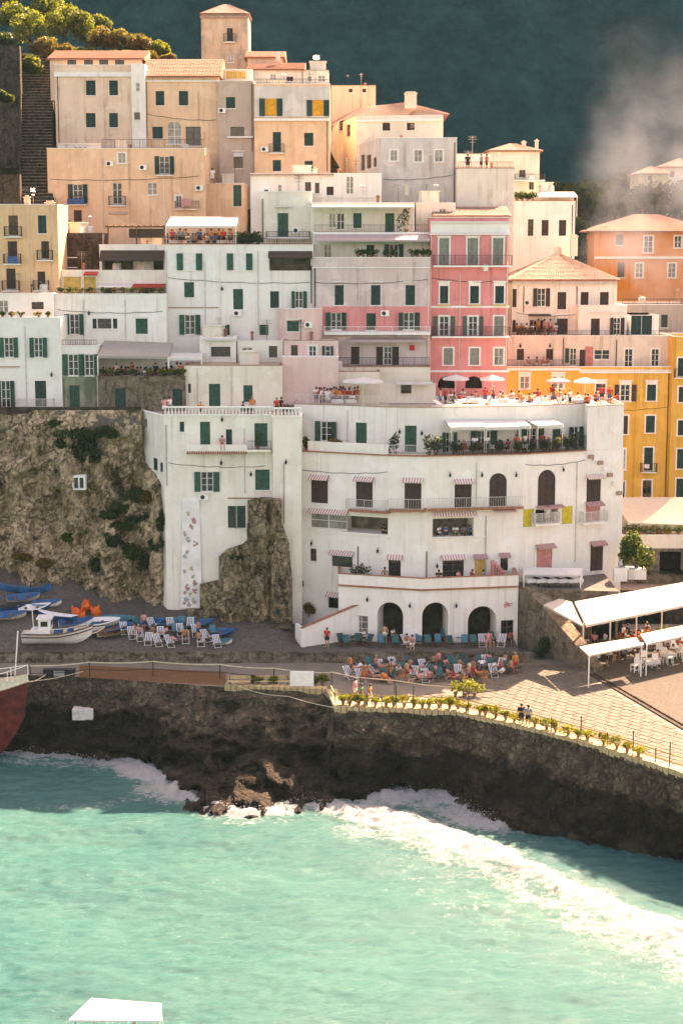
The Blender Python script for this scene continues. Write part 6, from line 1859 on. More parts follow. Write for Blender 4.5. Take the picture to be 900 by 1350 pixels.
for nm, J, o in tmp:
    me = bpy.data.meshes.new_from_object(o.evaluated_get(dg))
    me.polygons.foreach_set('use_smooth', [True] * len(me.polygons))
    variants = []
    for s_ in SKIN:
        m2 = me.copy(); m2.materials.clear(); m2.materials.append(s_); m2.name = 'body'; variants.append(m2)
    V = [Vector(v) for v in J[0]]
    def top_fn(mb, V=V):
        a, b, c = V[0].lerp(V[1], .3), V[1], V[2]
        d = V[3]
        mb.tube([a, b, c, c.lerp(d, .75)], [.185, .165, .19, .10], 9)
        for k in (6, 10): mb.tube([V[2].lerp(V[k], .6), V[k], V[k].lerp(V[k + 1], .6)], [.09, .10, .085], 7)
    def bot_fn(mb, V=V):
        mb.tube([V[0].lerp(V[1], .45), V[0], V[0].lerp((V[14] + V[18]) / 2, .9)], [.175, .185, .15], 9)
        for k in (14, 18): mb.tube([V[k].lerp(V[0], .3), V[k], V[k].lerp(V[k + 1], .62)], [.12, .125, .10], 7)
    def hair_fn(mb, V=V):
        a, b = V[4], V[5]; ax = (b - a).normalized(); back = Vector((0, .055, 0)) if nm not in ('lie',) else Vector((0, 0, -.03))
        mb.tube([a.lerp(b, .15) + back, a.lerp(b, .6) + back * .6, b + ax * .03 + back * .25, b + ax * .075], [.07, .112, .105, .03], 8)
    PERSON[nm] = (variants, top_fn, bot_fn, hair_fn)
    bpy.data.objects.remove(o)
PRNG = random.Random(21)
COUNT = {}
def person(p, pose_='stand', rz=0.0, top='white', bottom='blue', label='', group=None, hair=None, scale=1.0):
    V, tf, bf, hf = PERSON[pose_]
    t = thing('person', label, 'person', p, rz, group)
    if scale != 1: t.scale = (scale,) * 3
    inst('body', V[PRNG.randrange(3)], t)
    if top: inst('shirt', cached(('top', pose_), tf, 'shirt', CLO[top], True), t)
    if bottom: inst('shorts', cached(('bot', pose_), bf, 'shorts', CLO[bottom], True), t)
    inst('hair', cached(('hair', pose_), hf, 'hair', HAIR[hair if hair is not None else PRNG.choice((0, 0, 0, 1, 1, 2))], True), t)
    return t
ORD = ['first', 'second', 'third', 'fourth', 'fifth', 'sixth', 'seventh', 'eighth', 'ninth', 'tenth', 'eleventh', 'twelfth', 'thirteenth', 'fourteenth', 'fifteenth', 'sixteenth', 'seventeenth', 'eighteenth', 'nineteenth', 'twentieth', 'twenty-first', 'twenty-second', 'twenty-third', 'twenty-fourth', 'twenty-fifth', 'twenty-sixth', 'twenty-seventh', 'twenty-eighth', 'twenty-ninth', 'thirtieth', 'thirty-first', 'thirty-second', 'thirty-third', 'thirty-fourth', 'thirty-fifth', 'thirty-sixth', 'thirty-seventh', 'thirty-eighth', 'thirty-ninth', 'fortieth']
POSEW = {'stand': 'standing', 'walk': 'walking', 'sit': 'seated', 'rec': 'reclining', 'lie': 'lying'}
def crowd(spots, where, group):
    """spots: (position, pose, rz, top, bottom). Each is told apart by pose and top colour, then by its order from the left among those."""
    items = sorted(spots, key=lambda s: s[0][0] / (s[0][1] + 140))
    cnt = {}
    key = lambda s: (POSEW[s[1]], s[3] or 'bare')
    for s_ in items: cnt[key(s_)] = cnt.get(key(s_), 0) + 1
    seen = {}
    for s_ in items:
        k = key(s_); seen[k] = seen.get(k, 0) + 1
        wear = 'bare chested' if k[1] == 'bare' else 'in %s top' % k[1]
        if cnt[k] == 1: lab = 'only %s person %s %s' % (k[0], wear, where)
        else: lab = '%s %s person %s from the left %s' % (ORD[seen[k] - 1], k[0], wear, where)
        person(s_[0], s_[1], s_[2], s_[3], s_[4], lab, group)
def deck(px, Y, z): return Vector((x_at(px, Y, z), Y, z))
CT_ = ['red', 'white', 'orange', 'pink', 'grey', 'blue', 'black', 'white', 'red', 'white', 'pink']
def rc(): return PRNG.choice(CT_)

# hotel roof terrace, left: the dense crowd
zf = HU['zr']
sp = []
for k in range(24):
    px = 418 + k * 2.3 + PRNG.uniform(-1.5, 1.5); Y = PRNG.uniform(11.2, 14.2)
    sp.append((deck(px, Y, zf), PRNG.choice(['stand', 'stand', 'walk', 'sit']), PRNG.uniform(0, 6.3), PRNG.choice(['red', 'white', 'orange', 'pink', 'white', 'red']), PRNG.choice(['white', 'blue', 'red'])))
crowd(sp, 'in the crowd on the hotel roof', 'guests crowding the hotel roof terrace')
# hotel roof, sunny lounge
sp = []
for k in range(36):
    px = 578 + k * 6.6 + PRNG.uniform(-4, 4); Y = PRNG.uniform(10.5, 16.5)
    sp.append((deck(px, Y, zf + .0), PRNG.choice(['sit', 'stand', 'sit', 'rec']), PRNG.uniform(0, 6.3), PRNG.choice(['white', 'orange', 'red', 'white', None]), PRNG.choice(['white', 'blue', 'black'])))
crowd(sp, 'on the sunny lounge roof', 'guests on the sunny lounge roof')
# stone restaurant
zf2 = SR['zr']
sp = []
for k in range(22):
    px = 136 + k * 4.9 + PRNG.uniform(-2, 2); Y = PRNG.uniform(13.4, 15.5)
    sp.append((deck(px, Y, zf2 + .25), PRNG.choice(['sit', 'sit', 'stand']), PRNG.uniform(0, 6.3), PRNG.choice(['red', 'white', 'pink', 'white', 'green', 'black', 'orange']), 'black'))
crowd(sp, 'under the grey awning', 'guests of the stone restaurant')
# roof restaurant of the apartment house
zf3 = EF['zr']
sp = []
for k in range(22):
    px = 222 + k * 4 + PRNG.uniform(-1.5, 1.5); Y = PRNG.uniform(20.8, 24.5)
    sp.append((deck(px, Y, zf3 + .15), PRNG.choice(['sit', 'sit', 'stand']), PRNG.uniform(0, 6.3), PRNG.choice(['red', 'white', 'grey', 'blue', 'black', 'orange']), 'black'))
crowd(sp, 'in the rooftop restaurant', 'guests of the rooftop restaurant')
# balustrade terrace
zb_ = RH['zr']
crowd([(deck(217, 8, zb_), 'stand', 0.3, 'pink', 'white'), (deck(224, 8.5, zb_), 'stand', 1, 'white', 'blue'), (deck(265, 8.2, zb_), 'sit', 0, 'orange', 'black'), (deck(321, 8.4, zb_), 'sit', 1.5, 'black', 'black'), (deck(333, 8.4, zb_), 'stand', 0, 'orange', 'white'),
       (deck(365, 7.6, zb_), 'stand', .5, 'red', 'black'), (deck(371, 8, zb_), 'stand', 2, 'black', 'black')], 'behind the white balustrade', 'people behind the white balustrade')
zz = RH['segs'][1].uz(300, 593, .6)[1]
person(deck(293, 5.9, zz), 'sit', .2, 'pink', 'pink', 'person in pink seated between green doors on the house balcony')
# hotel loggias and terraces
def on(B, i, px, py, o): u, z = B['segs'][i].uz(px, py, o); return Vector(B['segs'][i].pt(u, o, z))
H_ = [(0, 506, 707, -.6, 'sit', 'black'), (1, 516, 707, -.5, 'sit', 'white'), (1, 522, 707, -.8, 'sit', 'orange'), (1, 534, 707, -.8, 'sit', 'black')]
crowd([(on(HL, a, b, c - 1, d) - Vector((0, 0, .25)), e, PRNG.uniform(0, 6), f, 'black') for a, b, c, d, e, f in H_], 'in the left hotel loggia', 'guests in the left hotel loggia')
crowd([(on(HL, 2, b, 706, -.7) - Vector((0, 0, .3)), 'sit', PRNG.uniform(0, 6), f, 'black') for b, f in ((578, 'white'), (587, 'blue'), (600, 'white'), (611, 'grey'), (618, 'blue'))], 'in the right hotel loggia', 'guests in the right hotel loggia')
person(on(HL, 3, 721, 692, .3), 'stand', 0, 'white', 'white', 'person in white on the small balcony between yellow blinds')
person(on(HA, 0, 507, 764, -1.2) - Vector((0, 0, .6)), 'stand', 0, None, 'white', 'bare chested person at the dark hotel terrace door')
zt_ = HA['zr']
crowd([(deck(578, 3.0, zt_), 'sit', 0, 'black', 'blue'), (deck(604, 3.0, zt_), 'sit', 1, 'pink', 'white'), (deck(622, 3.2, zt_), 'sit', 2, 'red', 'black'), (deck(637, 3.0, zt_), 'sit', 2, 'grey', 'black')], 'on the hotel terrace over the arches', 'guests on the terrace over the arches')
sp = []
for k in range(15):
    px = 606 + k * 10.5 + PRNG.uniform(-4, 4); i = 2 if px < 690 else 3
    u = HL['segs'][i].uz(px, 590)[0]; sp.append((Vector(HL['segs'][i].pt(u, PRNG.uniform(-1.6, -.6), WINGZ)), PRNG.choice(['sit', 'stand']), PRNG.uniform(0, 6), PRNG.choice(['red', 'white', 'orange', 'red']), 'black'))
crowd(sp, 'on the long awning terrace', 'guests on the long awning terrace')
# terraces right
s_ = RB['segs'][0]
sp = [(Vector(s_.pt(s_.uz(px, 440)[0], .5, s_.uz(px, 442, .5)[1] + .02)), PRNG.choice(['sit', 'stand', 'sit']), PRNG.uniform(0, 6), PRNG.choice(['red', 'orange', 'pink', 'white']), 'red') for px in (680, 686, 693, 700, 708, 716, 724, 731)]
crowd(sp, 'on the cream house balcony', 'people on the cream house balcony')
sp = [(deck(px, 35.0, VB['zr']), 'sit', PRNG.uniform(0, 6), PRNG.choice(['pink', 'white', 'orange']), 'white') for px in (696, 707, 716, 722)]
crowd(sp, 'on the yellow house terrace', 'people on the yellow house terrace')
sp = [(deck(px, 33.5, NB['zr']), 'stand', PRNG.uniform(0, 6), PRNG.choice(['black', 'grey', 'red']), 'black') for px in (616, 634, 641)]
crowd(sp, 'on the high blank roof terrace', 'people on the high roof terrace')
person(deck(280, 37.0, X1R['zr'] - .0), 'stand', 0, 'white', 'white', 'person in white standing on the low peach house roof')

# ------------------------------------------------------------------ beach chairs
def chair_mesh_frame(mb):
    for x in (-.29, .29):
        mb.tube([(x, -.55, .02), (x, .62, .95)], .022, 5); mb.tube([(x * .92, .50, .02), (x * .92, -.42, .48)], .022, 5); mb.tube([(x, -.42, .48), (x, .25, .52)], .025, 5)
    for y, z in ((-.5, .06), (.45, .06), (.60, .93), (-.42, .47)): mb.tube([(-.29, y, z), (.29, y, z)], .018, 5)
def chair_sling(mb):
    pr = [(.62, .97), (.48, .80), (.30, .56), (.10, .36), (-.12, .30), (-.32, .38), (-.44, .49)]
    for (a, b), (c, d) in zip(pr, pr[1:]):
        mb.quad((-.27, c, d), (.27, c, d), (.27, a, b), (-.27, a, b)); mb.quad((-.27, a, b - .012), (.27, a, b - .012), (.27, c, d - .012), (-.27, c, d - .012))
CH = {}
def chair(p, kind, rz, label, group, s=1.0):
    m = {'striped': BLUSTR, 'teal': TEALC, 'dark teal': TEALD, 'blue': BLUEC, 'grey': GREYP}[kind]
    if kind not in CH:
        t = thing('deck_chair', label, 'deck chair', p, rz, group)
        inst('frame', cached(('chf',), chair_mesh_frame, 'frame', WPAINT if kind == 'striped' else WOOD), t)
        inst('sling', cached(('chs',), chair_sling, 'sling', m), t); CH[kind] = t
    else:
        t = copy_thing(CH[kind], p, rz, label, group)
    t.scale = (s, s, s)
    return t
def chairs(lst, where, group):
    lst = sorted(lst, key=lambda s: s[0]); tot = {}; seen = {}
    for c in lst: tot[c[2]] = tot.get(c[2], 0) + 1
    for px, py, kind, rz in lst:
        seen[kind] = seen.get(kind, 0) + 1
        lab = ('only %s deck chair %s' % (kind, where)) if tot[kind] == 1 else ('%s %s deck chair from the left %s' % (ORD[seen[kind] - 1], kind, where))
        chair(ground(px, py) + Vector((0, 0, .01)), kind, rz, lab, group)
chairs([(457, 853, 'teal', .2), (473, 851, 'dark teal', .1), (485, 852, 'dark teal', -.5), (536, 852, 'striped', .6), (552, 851, 'blue', 0), (577, 852, 'blue', 0), (594, 854, 'dark teal', .3), (612, 853, 'blue', -.1), (635, 852, 'striped', 0), (661, 852, 'striped', -.3), (466, 845, 'teal', .3), (648, 849, 'teal', .2), (503, 853, 'blue', .2), (521, 853, 'teal', 0), (564, 853, 'teal', .1), (624, 853, 'teal', .1), (585, 845, 'blue', 0), (450, 851, 'dark teal', .3), (571, 842, 'teal', .1), (603, 846, 'teal', .2)], 'before the arches', 'deck chairs before the arches')
chairs([(460, 895, 'striped', .5), (475, 899, 'striped', .3), (491, 893, 'striped', .8), (515, 897, 'teal', -.2), (519, 883, 'striped', .4), (530, 890, 'teal', .2), (558, 886, 'striped', .3), (560, 899, 'striped', .1), (580, 885, 'teal', .0), (579, 897, 'teal', .1), (592, 880, 'teal', .0), (604, 893, 'striped', .1), (625, 891, 'grey', .5),
        (641, 880, 'striped', .2), (660, 884, 'striped', -.3), (679, 886, 'dark teal', .7), (610, 878, 'dark teal', .1), (650, 892, 'striped', .2), (545, 895, 'striped', -.2), (487, 883, 'teal', .3), (500, 886, 'striped', .1), (505, 897, 'teal', .2), (537, 882, 'teal', -.1), (548, 885, 'dark teal', .2), (568, 893, 'teal', .1), (592, 893, 'dark teal', .3), (617, 885, 'dark teal', .2), (632, 880, 'teal', .1), (646, 884, 'teal', -.2), (668, 888, 'teal', .3), (570, 880, 'dark teal', .1), (600, 884, 'teal', .0)], 'in the crowded lower deck', 'deck chairs on the crowded lower deck')
chairs([(164, 836, 'striped', .3), (185, 845, 'striped', .2), (201, 830, 'striped', .5), (196, 850, 'striped', .0), (225, 830, 'striped', .2), (224, 853, 'striped', .4), (245, 848, 'striped', .1), (251, 830, 'striped', 0), (272, 846, 'striped', .6), (286, 853, 'striped', .3), (238, 838, 'striped', .2), (212, 842, 'striped', .1), (174, 842, 'striped', .3), (232, 838, 'blue', .3), (258, 839, 'striped', .2), (208, 852, 'striped', .4), (265, 852, 'striped', .1), (180, 829, 'teal', .3), (240, 828, 'blue', .1), (281, 840, 'blue', .2)], 'on the gravel by the cliff', 'deck chairs on the gravel by the cliff')
sp = []
for px, py, ps in ((176, 832, 'rec'), (183, 838, 'sit'), (201, 838, 'sit'), (215, 835, 'rec'), (262, 838, 'stand'), (262, 846, 'sit'), (244, 842, 'sit'), (190, 828, 'stand'), (232, 845, 'rec')):
    sp.append((ground(px, py + 4), ps, PRNG.uniform(0, 6.3), PRNG.choice([None, None, 'orange', 'pink', 'white']), PRNG.choice(['black', 'orange', 'blue'])))
crowd(sp, 'among the chairs by the cliff', 'bathers among the chairs by the cliff')
sp = []
for k in range(44):
    px = 462 + k * 5.1 + PRNG.uniform(-3, 3); py = PRNG.uniform(880, 902)
    if px > 640: py = PRNG.uniform(876, 892)
    sp.append((ground(px, py), PRNG.choice(['sit', 'rec', 'sit', 'stand', 'rec']), PRNG.uniform(0, 6.3), PRNG.choice([None, None, None, 'white', 'orange', 'pink']), PRNG.choice(['black', 'orange', 'blue', 'red'])))
crowd(sp, 'on the lower deck', 'bathers on the crowded lower deck')
crowd([(ground(507, 848), 'stand', 0, None, 'white'), (ground(536, 854), 'sit', .3, None, 'white'), (ground(543, 856), 'sit', 0, 'pink', 'white'), (ground(518, 846), 'sit', 1, 'white', 'grey'), (ground(643, 857), 'stand', 0, 'pink', 'pink'), (ground(645, 852), 'sit', .5, None, 'black'), (ground(672, 850), 'sit', .5, 'red', 'black'), (ground(478, 848), 'sit', .5, 'white', 'black')], 'under the hotel arches', 'people under the hotel arches')
person(ground(431, 853), 'stand', -.4, 'red', 'black', 'dark dressed person standing alone against the white ramp wall')
person(at_z(476, 930, 0), 'walk', 1.2, 'green', 'black', 'person in a bright green shirt by the quay railing')
person(at_z(487, 930, 0), 'walk', 1.2, 'orange', 'white', 'person in orange walking right behind the green shirted one')
person(at_z(468, 922, 0), 'stand', 1.2, 'pink', 'white', 'person in pink looking out beside the quay railing')
person(at_z(686.5, 957, 0), 'stand', .2, 'black', 'black', 'person in black leaning at the middle of the quay railing')
person(at_z(695.5, 959, 0), 'stand', -.3, 'grey', 'black', 'person in grey at the quay railing beside the one in black')

# sun loungers, parasols and low furniture on the roof
def lounger_f(mb):
    for x in (-.3, .3):
        mb.box(x - .03, x + .03, -.95, .95, .26, .32)
        for y in (-.8, .8): mb.box(x - .025, x + .025, y - .025, y + .025, 0, .26)
def lounger_m(mb):
    mb.box(-.32, .32, -.95, .25, .323, .42); mb.hexa([(-.32, .26, .323), (.32, .26, .323), (.32, .95, .70), (-.32, .95, .70), (-.32, .20, .42), (.32, .20, .42), (.32, .90, .80), (-.32, .90, .80)])
first = None
n_l = 0
for k, (px, Y) in enumerate([(583, 9.4), (598, 9.6), (613, 9.2), (632, 9.5), (650, 9.6), (668, 9.8), (684, 10.0), (700, 10.3), (716, 11.2), (738, 11.8), (758, 12.2), (590, 13), (620, 13.3), (640, 13.5), (662, 13.2), (690, 13.7), (715, 14.5)]):
    p = deck(px, Y, zf + .005); row = 'front' if k < 11 else 'back'
    lab = '%s white sun lounger from the left in the %s row on the roof' % (ORD[k if k < 11 else k - 11], row)
    if first is None:
        first = thing('sun_lounger', lab, 'sun lounger', p, .9, 'white loungers on the sunny roof')
        inst('frame', cached(('lf',), lounger_f, 'frame', WPAINT), first); inst('mattress', cached(('lm',), lounger_m, 'mattress', WCLOTH), first)
    else: copy_thing(first, p, PRNG.uniform(-1.7, 1.7), lab)
def parasol(p, r, h, m, label, flat=.35, group=None, rz=.4):
    t = thing('parasol', label, 'parasol', p, rz, group)
    mb = MB(); mb.tube([(0, 0, 0), (0, 0, h + flat + .08)], .035, 6); mb.lathe([(.28, 0), (.28, .06), (.06, .10)], 8); mb.build('pole', WPAINT, t, off=(0, 0, 0))
    mb = MB(); N = 8
    for k in range(N):
        a, b = 2 * math.pi * k / N, 2 * math.pi * (k + 1) / N
        A, Bp = (r * math.cos(a), r * math.sin(a), h), (r * math.cos(b), r * math.sin(b), h); T_ = (0, 0, h + flat)
        mb.quad(T_, A, Bp); mb.quad(A, (A[0] * 1.01, A[1] * 1.01, h - .16), (Bp[0] * 1.01, Bp[1] * 1.01, h - .16), Bp)
        mb.tube([(0, 0, h - .2 + flat * .5), (A[0] * .97, A[1] * .97, h - .02)], .014, 4)
    mb.build('canopy', m, t, off=(0, 0, 0))
    return t
parasol(deck(478, 12.8, zf), 2.0, 2.35, WCLOTH, 'wide flat cream parasol beside the crowd on the hotel roof')
parasol(deck(600, 16.5, zf), 1.3, 2.3, WCLOTH, 'white parasol before the pink house on the roof')
parasol(deck(648, 17, zf), 1.2, 2.2, WCLOTH, 'white parasol at the corner of the pink house')
parasol(deck(770, 15.5, zf), 1.1, 2.1, WCLOTH, 'small white parasol by the yellow house on the hotel roof')
parasol(deck(735, 17, zf), 1.2, 2.0, PCLOTH, 'rosy parasol in the sunny lounge')
def table(p, label, m=WCLOTH, w=.8, group=None, rz=0.3):
    t = thing('table', label, 'table', p, rz, group)
    mb = MB()
    for x in (-.4, .4):
        for y in (-.4, .4): mb.box(x * w - .02, x * w + .02, y * w - .02, y * w + .02, 0, .70)
    mb.build('legs' if False else 'base', IRON, t, off=(0, 0, 0))
    mb = MB(); q = w * .55
    mb.box(-q, q, -q, q, .703, .74)
    for sx, sy in ((1, 0), (-1, 0), (0, 1), (0, -1)):
        if sx: mb.hexa([(sx * q, -q, .45), (sx * q + sx * .01, -q, .45), (sx * q + sx * .01, q, .45), (sx * q, q, .45), (sx * q, -q, .74), (sx * q + sx * .01, -q, .74), (sx * q + sx * .01, q, .74), (sx * q, q, .74)])
        else: mb.box(-q, q, min(sy * q, sy * (q + .01)), max(sy * q, sy * (q + .01)), .45, .74)
    mb.build('cloth', m, t, off=(0, 0, 0))
    return t
for k, px in enumerate((146, 166, 188, 210, 230)): table(deck(px, 14.6, zf2 + .02), '%s white clothed table from the left in the stone restaurant' % ORD[k], group='tables of the stone restaurant')
for k, px in enumerate((230, 250, 270, 290, 305)): table(deck(px, 22.2, zf3 + .02), '%s table from the left in the rooftop restaurant' % ORD[k], group='tables of the rooftop restaurant')
for k, px in enumerate((612, 655, 700, 735)):
    i = 2 if px < 690 else 3; u = HL['segs'][i].uz(px, 590)[0]; table(Vector(HL['segs'][i].pt(u, -1.2, WINGZ + .005)), '%s table from the left on the long awning terrace' % ORD[k], m=RCLOTH if k < 1 else WCLOTH, group='tables on the long awning terrace')
table(deck(327, 8.4, zb_), 'little dark table behind the balustrade', m=BCLOTH)
for k, px in enumerate((445, 462)): table(deck(px, 10.9, zf), '%s glass table from the left at the roof crowd' % ORD[k], group='tables at the roof crowd')
for k, px in enumerate((607, 628, 665, 760)): table(deck(px, 11.5, zf), '%s low white table from the left on the lounge roof' % ORD[k], group='tables on the lounge roof', w=.9)

# canvas roofs standing on terraces
def canopy(name, label, corners, h_posts, m, cat='canopy', val=.25, posts=(0, 1, 2, 3), sag=.0, pm=None):
    """corners: four world points (front left, front right, back right, back left); posts go straight down to given heights"""
    c = [Vector(p) for p in corners]; ctr = (c[0] + c[1] + c[2] + c[3]) / 4
    t = thing(name, label, cat, (ctr.x, ctr.y, min(h_posts)))
    N = 8; mb = MB()
    for i in range(N):
        for j in range(4):
            def P(u, v):
                p = c[0].lerp(c[1], u).lerp(c[3].lerp(c[2], u), v); return p + Vector((0, 0, -sag * math.sin(math.pi * ((u * N) % 1.0001)) - sag * math.sin(math.pi * v)))
            u0, u1, v0, v1 = i / N, (i + 1) / N, j / 4, (j + 1) / 4
            mb.quad(P(u0, v0), P(u1, v0), P(u1, v1), P(u0, v1))
    for a, b in ((c[0], c[1]), (c[1], c[2]), (c[3], c[0])):
        for i in range(N):
            p, q = a.lerp(b, i / N), a.lerp(b, (i + 1) / N); dz = Vector((0, 0, -val))
            mb.quad(p + dz, q + dz * .8, q, p)
    mb.build('canvas', m, t)
    for k in posts:
        p = c[k]; mb = MB(); mb.box(p.x - .05, p.x + .05, p.y - .05, p.y + .05, h_posts[k], p.z - .02); mb.build('post', pm or WPAINT, t)
    return t
# rooftop restaurant canopy
a, b = at(219, 297, 20.6), at(311, 297, 20.6); c, d = at(311, 286, 25), at(219, 286, 25); zc = max(c.z, a.z + .3)
canopy('restaurant_canopy', 'white canopy over the rooftop restaurant', [a, b, Vector((b.x, 25, zc)), Vector((a.x, 25, zc))], [zf3] * 4, WCLOTH)
# grey awning of the stone restaurant
a, b = at(129, 469, 13.2), at(222, 470, 13.2); c, d = at(244, 452, 17.6), at(129, 449, 17.6)
canopy('restaurant_awning', 'long grey awning over the stone restaurant', [a, b, Vector((b.x, 17.7, c.z)), Vector((a.x, 17.7, d.z))], [zf2] * 4, GCLOTH)
a, b = at(223, 472, 13.4), at(266, 472, 13.4)
canopy('restaurant_awning', 'small white awning right of the long grey one', [a, b, Vector((b.x, 15.8, a.z + .35)), Vector((a.x, 15.8, a.z + .35))], [zf2] * 4, WCLOTH, posts=(0, 1))
# brown pergola over the loggia house
zd = DB['zr']
a, b = at(143, 300, 24), at(217, 303, 24)
t = thing('pergola', 'brown wooden pergola with a dark sheet beside the rooftop restaurant', 'pergola', (a.x, 24, zd))
mb = MB()
for p in (a, (a + b) / 2, b): mb.box(p.x - .07, p.x + .07, 23.9, 24.05, zd, a.z)
mb.build('post', WOOD, t)
mb = MB(); mb.box(a.x - .3, b.x + .1, 23.9, 24.05, a.z + .003, a.z + .16)
for k in range(10): x = a.x + (b.x - a.x) * k / 9; mb.box(x - .04, x + .04, 23.4, 26.0, a.z + .165, a.z + .26)
mb.build('rafter', WOOD, t); mb = MB(); mb.quad((a.x + 2, 24.1, a.z - .1), (b.x, 24.1, a.z - .1), (b.x, 24.15, a.z - 1.0), (a.x + 2, 24.15, a.z - 1.0)); mb.quad((a.x + 2, 24.1, a.z - .1), (b.x, 24.1, a.z - .1), (b.x, 26, a.z - .05), (a.x + 2, 26, a.z - .05)); mb.build('sheet', BCLOTH, t)

# ------------------------------------------------------------------ potted and balcony plants
def pot_plant(p, r, h, m, label, group=None, seed=0, cat='potted plant', n=170, size=.09, pr=.17, ph=.32):
    t = thing('potted_plant', label, cat, p, 0, group)
    inst('pot', cached(('pot', pr, ph), lambda mb: mb.lathe([(pr * .62, 0), (pr * .9, ph * .85), (pr, ph * .86), (pr, ph), (pr * .8, ph), (pr * .75, ph * .9)], 9), 'pot', POTC), t)
    key = ('pp', m.name, seed % 4, r, h, n)
    if key not in CACHE:
        rg = np.random.default_rng(seed % 4)
        CACHE[key] = leaf_mesh('foliage', m, n, [(rg.normal() * r * .3, rg.normal() * r * .3, ph + h * (.3 + .15 * k), r * .75, r * .75, h * .4) for k in range(3)], size, seed % 4)
    inst('foliage', CACHE[key], t, (0, 0, 0), seed * 1.3)
    return t
pl = [452, 461, 473, 482, 495, 509, 519, 533, 546, 557, 566, 579, 593, 604, 616, 634, 641, 655, 668, 679, 706, 722, 734, 751, 764, 776, 797, 815, 829, 844]
for k, px in enumerate(pl):
    x, y = top_xy(px); pot_plant(Vector((float(x), float(y) + .62, .24)), (.46, .58, .34, .62)[k % 4], (.36, .5, .66, .42, .30)[k % 5], LEAFG if k % 3 else LEAFY, '%s potted plant from the left along the quay railing' % ORD[k], 'potted plants along the quay railing', k, n=230)
for k, (px, py, m) in enumerate(((405, 585, LEAF), (437, 585, LEAFA), (518, 598, LEAFD), (522, 596, LEAFD))): pass
def hotelspot(px, o):
    i = 0 if px < 512 else 1 if px < 560 else 2 if px < 690 else 3
    u = HL['segs'][i].uz(px, 592)[0]; return Vector(HL['segs'][i].pt(u, o, WINGZ + .095 if o > -.3 else WINGZ + .01))
for k, (px, m, r, h) in enumerate(((400, LEAF, .4, 1.0), (433, LEAFA, .45, .9), (441, LEAFA, .35, 1.0), (520, LEAFD, .45, 1.7), (567, LEAFD, .7, 1.6), (577, LEAFD, .6, 1.5), (600, LEAFD, .5, .9), (628, LEAF, .5, .9), (660, LEAFD, .5, .9), (684, LEAF, .5, .9), (704, LEAFD, .5, .9), (722, LEAF, .5, .9), (738, LEAFY, .5, 1.0), (752, LEAFD, .55, 1.1), (763, LEAFD, .6, 1.4))):
    pot_plant(hotelspot(px, -.62), r, h, m, '%s potted plant from the left on the hotel top terrace' % ORD[k], 'potted plants on the hotel top terrace', k, n=260, size=.11)
for k, (px, m) in enumerate(((136, LEAFD), (145, LEAFY), (160, LEAFD), (176, LEAF), (197, LEAFY), (212, LEAFY), (224, LEAFY), (235, LEAFD), (241, LEAFY))): pot_plant(deck(px, 12.85, SR['ztop'] + .075), .38, .5, m, '%s plant from the left on the stone restaurant parapet' % ORD[k], 'plants on the stone restaurant parapet', k, n=150, ph=.2)
zc_ = CB['ztop'] + .075
for k, px in enumerate((80, 92, 106, 120, 136, 150, 163, 175, 187, 200, 211)): pot_plant(deck(px, 18.12, zc_), .38, .42, (LEAFD, LEAF, LEAFA)[k % 3], '%s plant from the left on the broad white terrace' % ORD[k], 'plants on the broad white terrace', k, n=130, ph=.18)
for k, px in enumerate((4, 16, 28, 52, 64)): pot_plant(deck(px, 14.12, A1['ztop'] + .075), .32, .34, LEAFA if k % 2 else LEAFD, '%s plant from the left on the left white parapet' % ORD[k], 'plants on the left white parapet', k, n=120, ph=.18)
for k, px in enumerate((472, 479, 487, 495, 508, 517, 543, 550, 558, 564)): pot_plant(deck(px, 19.62, MZ['ztop'] + .075), .42, .62, LEAFD if k % 3 else LEAF, '%s dark plant from the left on the mauve parapet' % ORD[k], 'plants on the mauve parapet', k, n=170, ph=.18)
pot_plant(deck(535, 22.3, M2['ztop'] + .08), .55, 2.2, LEAFD, 'tall plant at the end of the attic balcony', None, 3, n=320, pr=.25)
for k, px in enumerate((316, 322, 329, 336, 340)): pot_plant(deck(px, 21.0, EF['ztop'] - .2), .6, 1.2, LEAFD, '%s dark plant from the left beside the rooftop canopy' % ORD[k], 'plants beside the rooftop canopy', k, n=260, size=.12)
for k, px in enumerate((681, 688, 695, 702)): pot_plant(deck(px, 53.2, QB['ztop'] + .08), .6, .8, LEAFD if k % 2 else LEAF, '%s plant from the left on the corner house roof' % ORD[k], 'plants on the corner house roof', k, n=220, size=.12, ph=.2)
for k, px in enumerate((682, 690, 700, 712, 722)): p = sp and deck(px, 38.7, RB['segs'][0].uz(px, 442, .9)[1] + .02); pot_plant(p, .35, .6, LEAFR if k % 2 else LEAFA, '%s reddish plant from the left on the cream balcony' % ORD[k], 'plants on the cream balcony', k, n=150, ph=.2)
for k, (px, py) in enumerate(((466, 757), (475, 757), (482, 757))): pot_plant(deck(px, 3.2, HA['zr'] + .01), .45, 1.5, LEAFD, '%s palm like plant from the left at the terrace corner' % ORD[k], 'plants at the terrace corner', k, n=200)
pot_plant(deck(375, 8.0, RH['zr']), .45, .9, LEAFD, 'green pot plant at the right end of the balustrade', None, 2)
pot_plant(deck(340, 5.9, zz), .25, 1.5, LEAF, 'tall white potted plant between the balcony doors', None, 1)

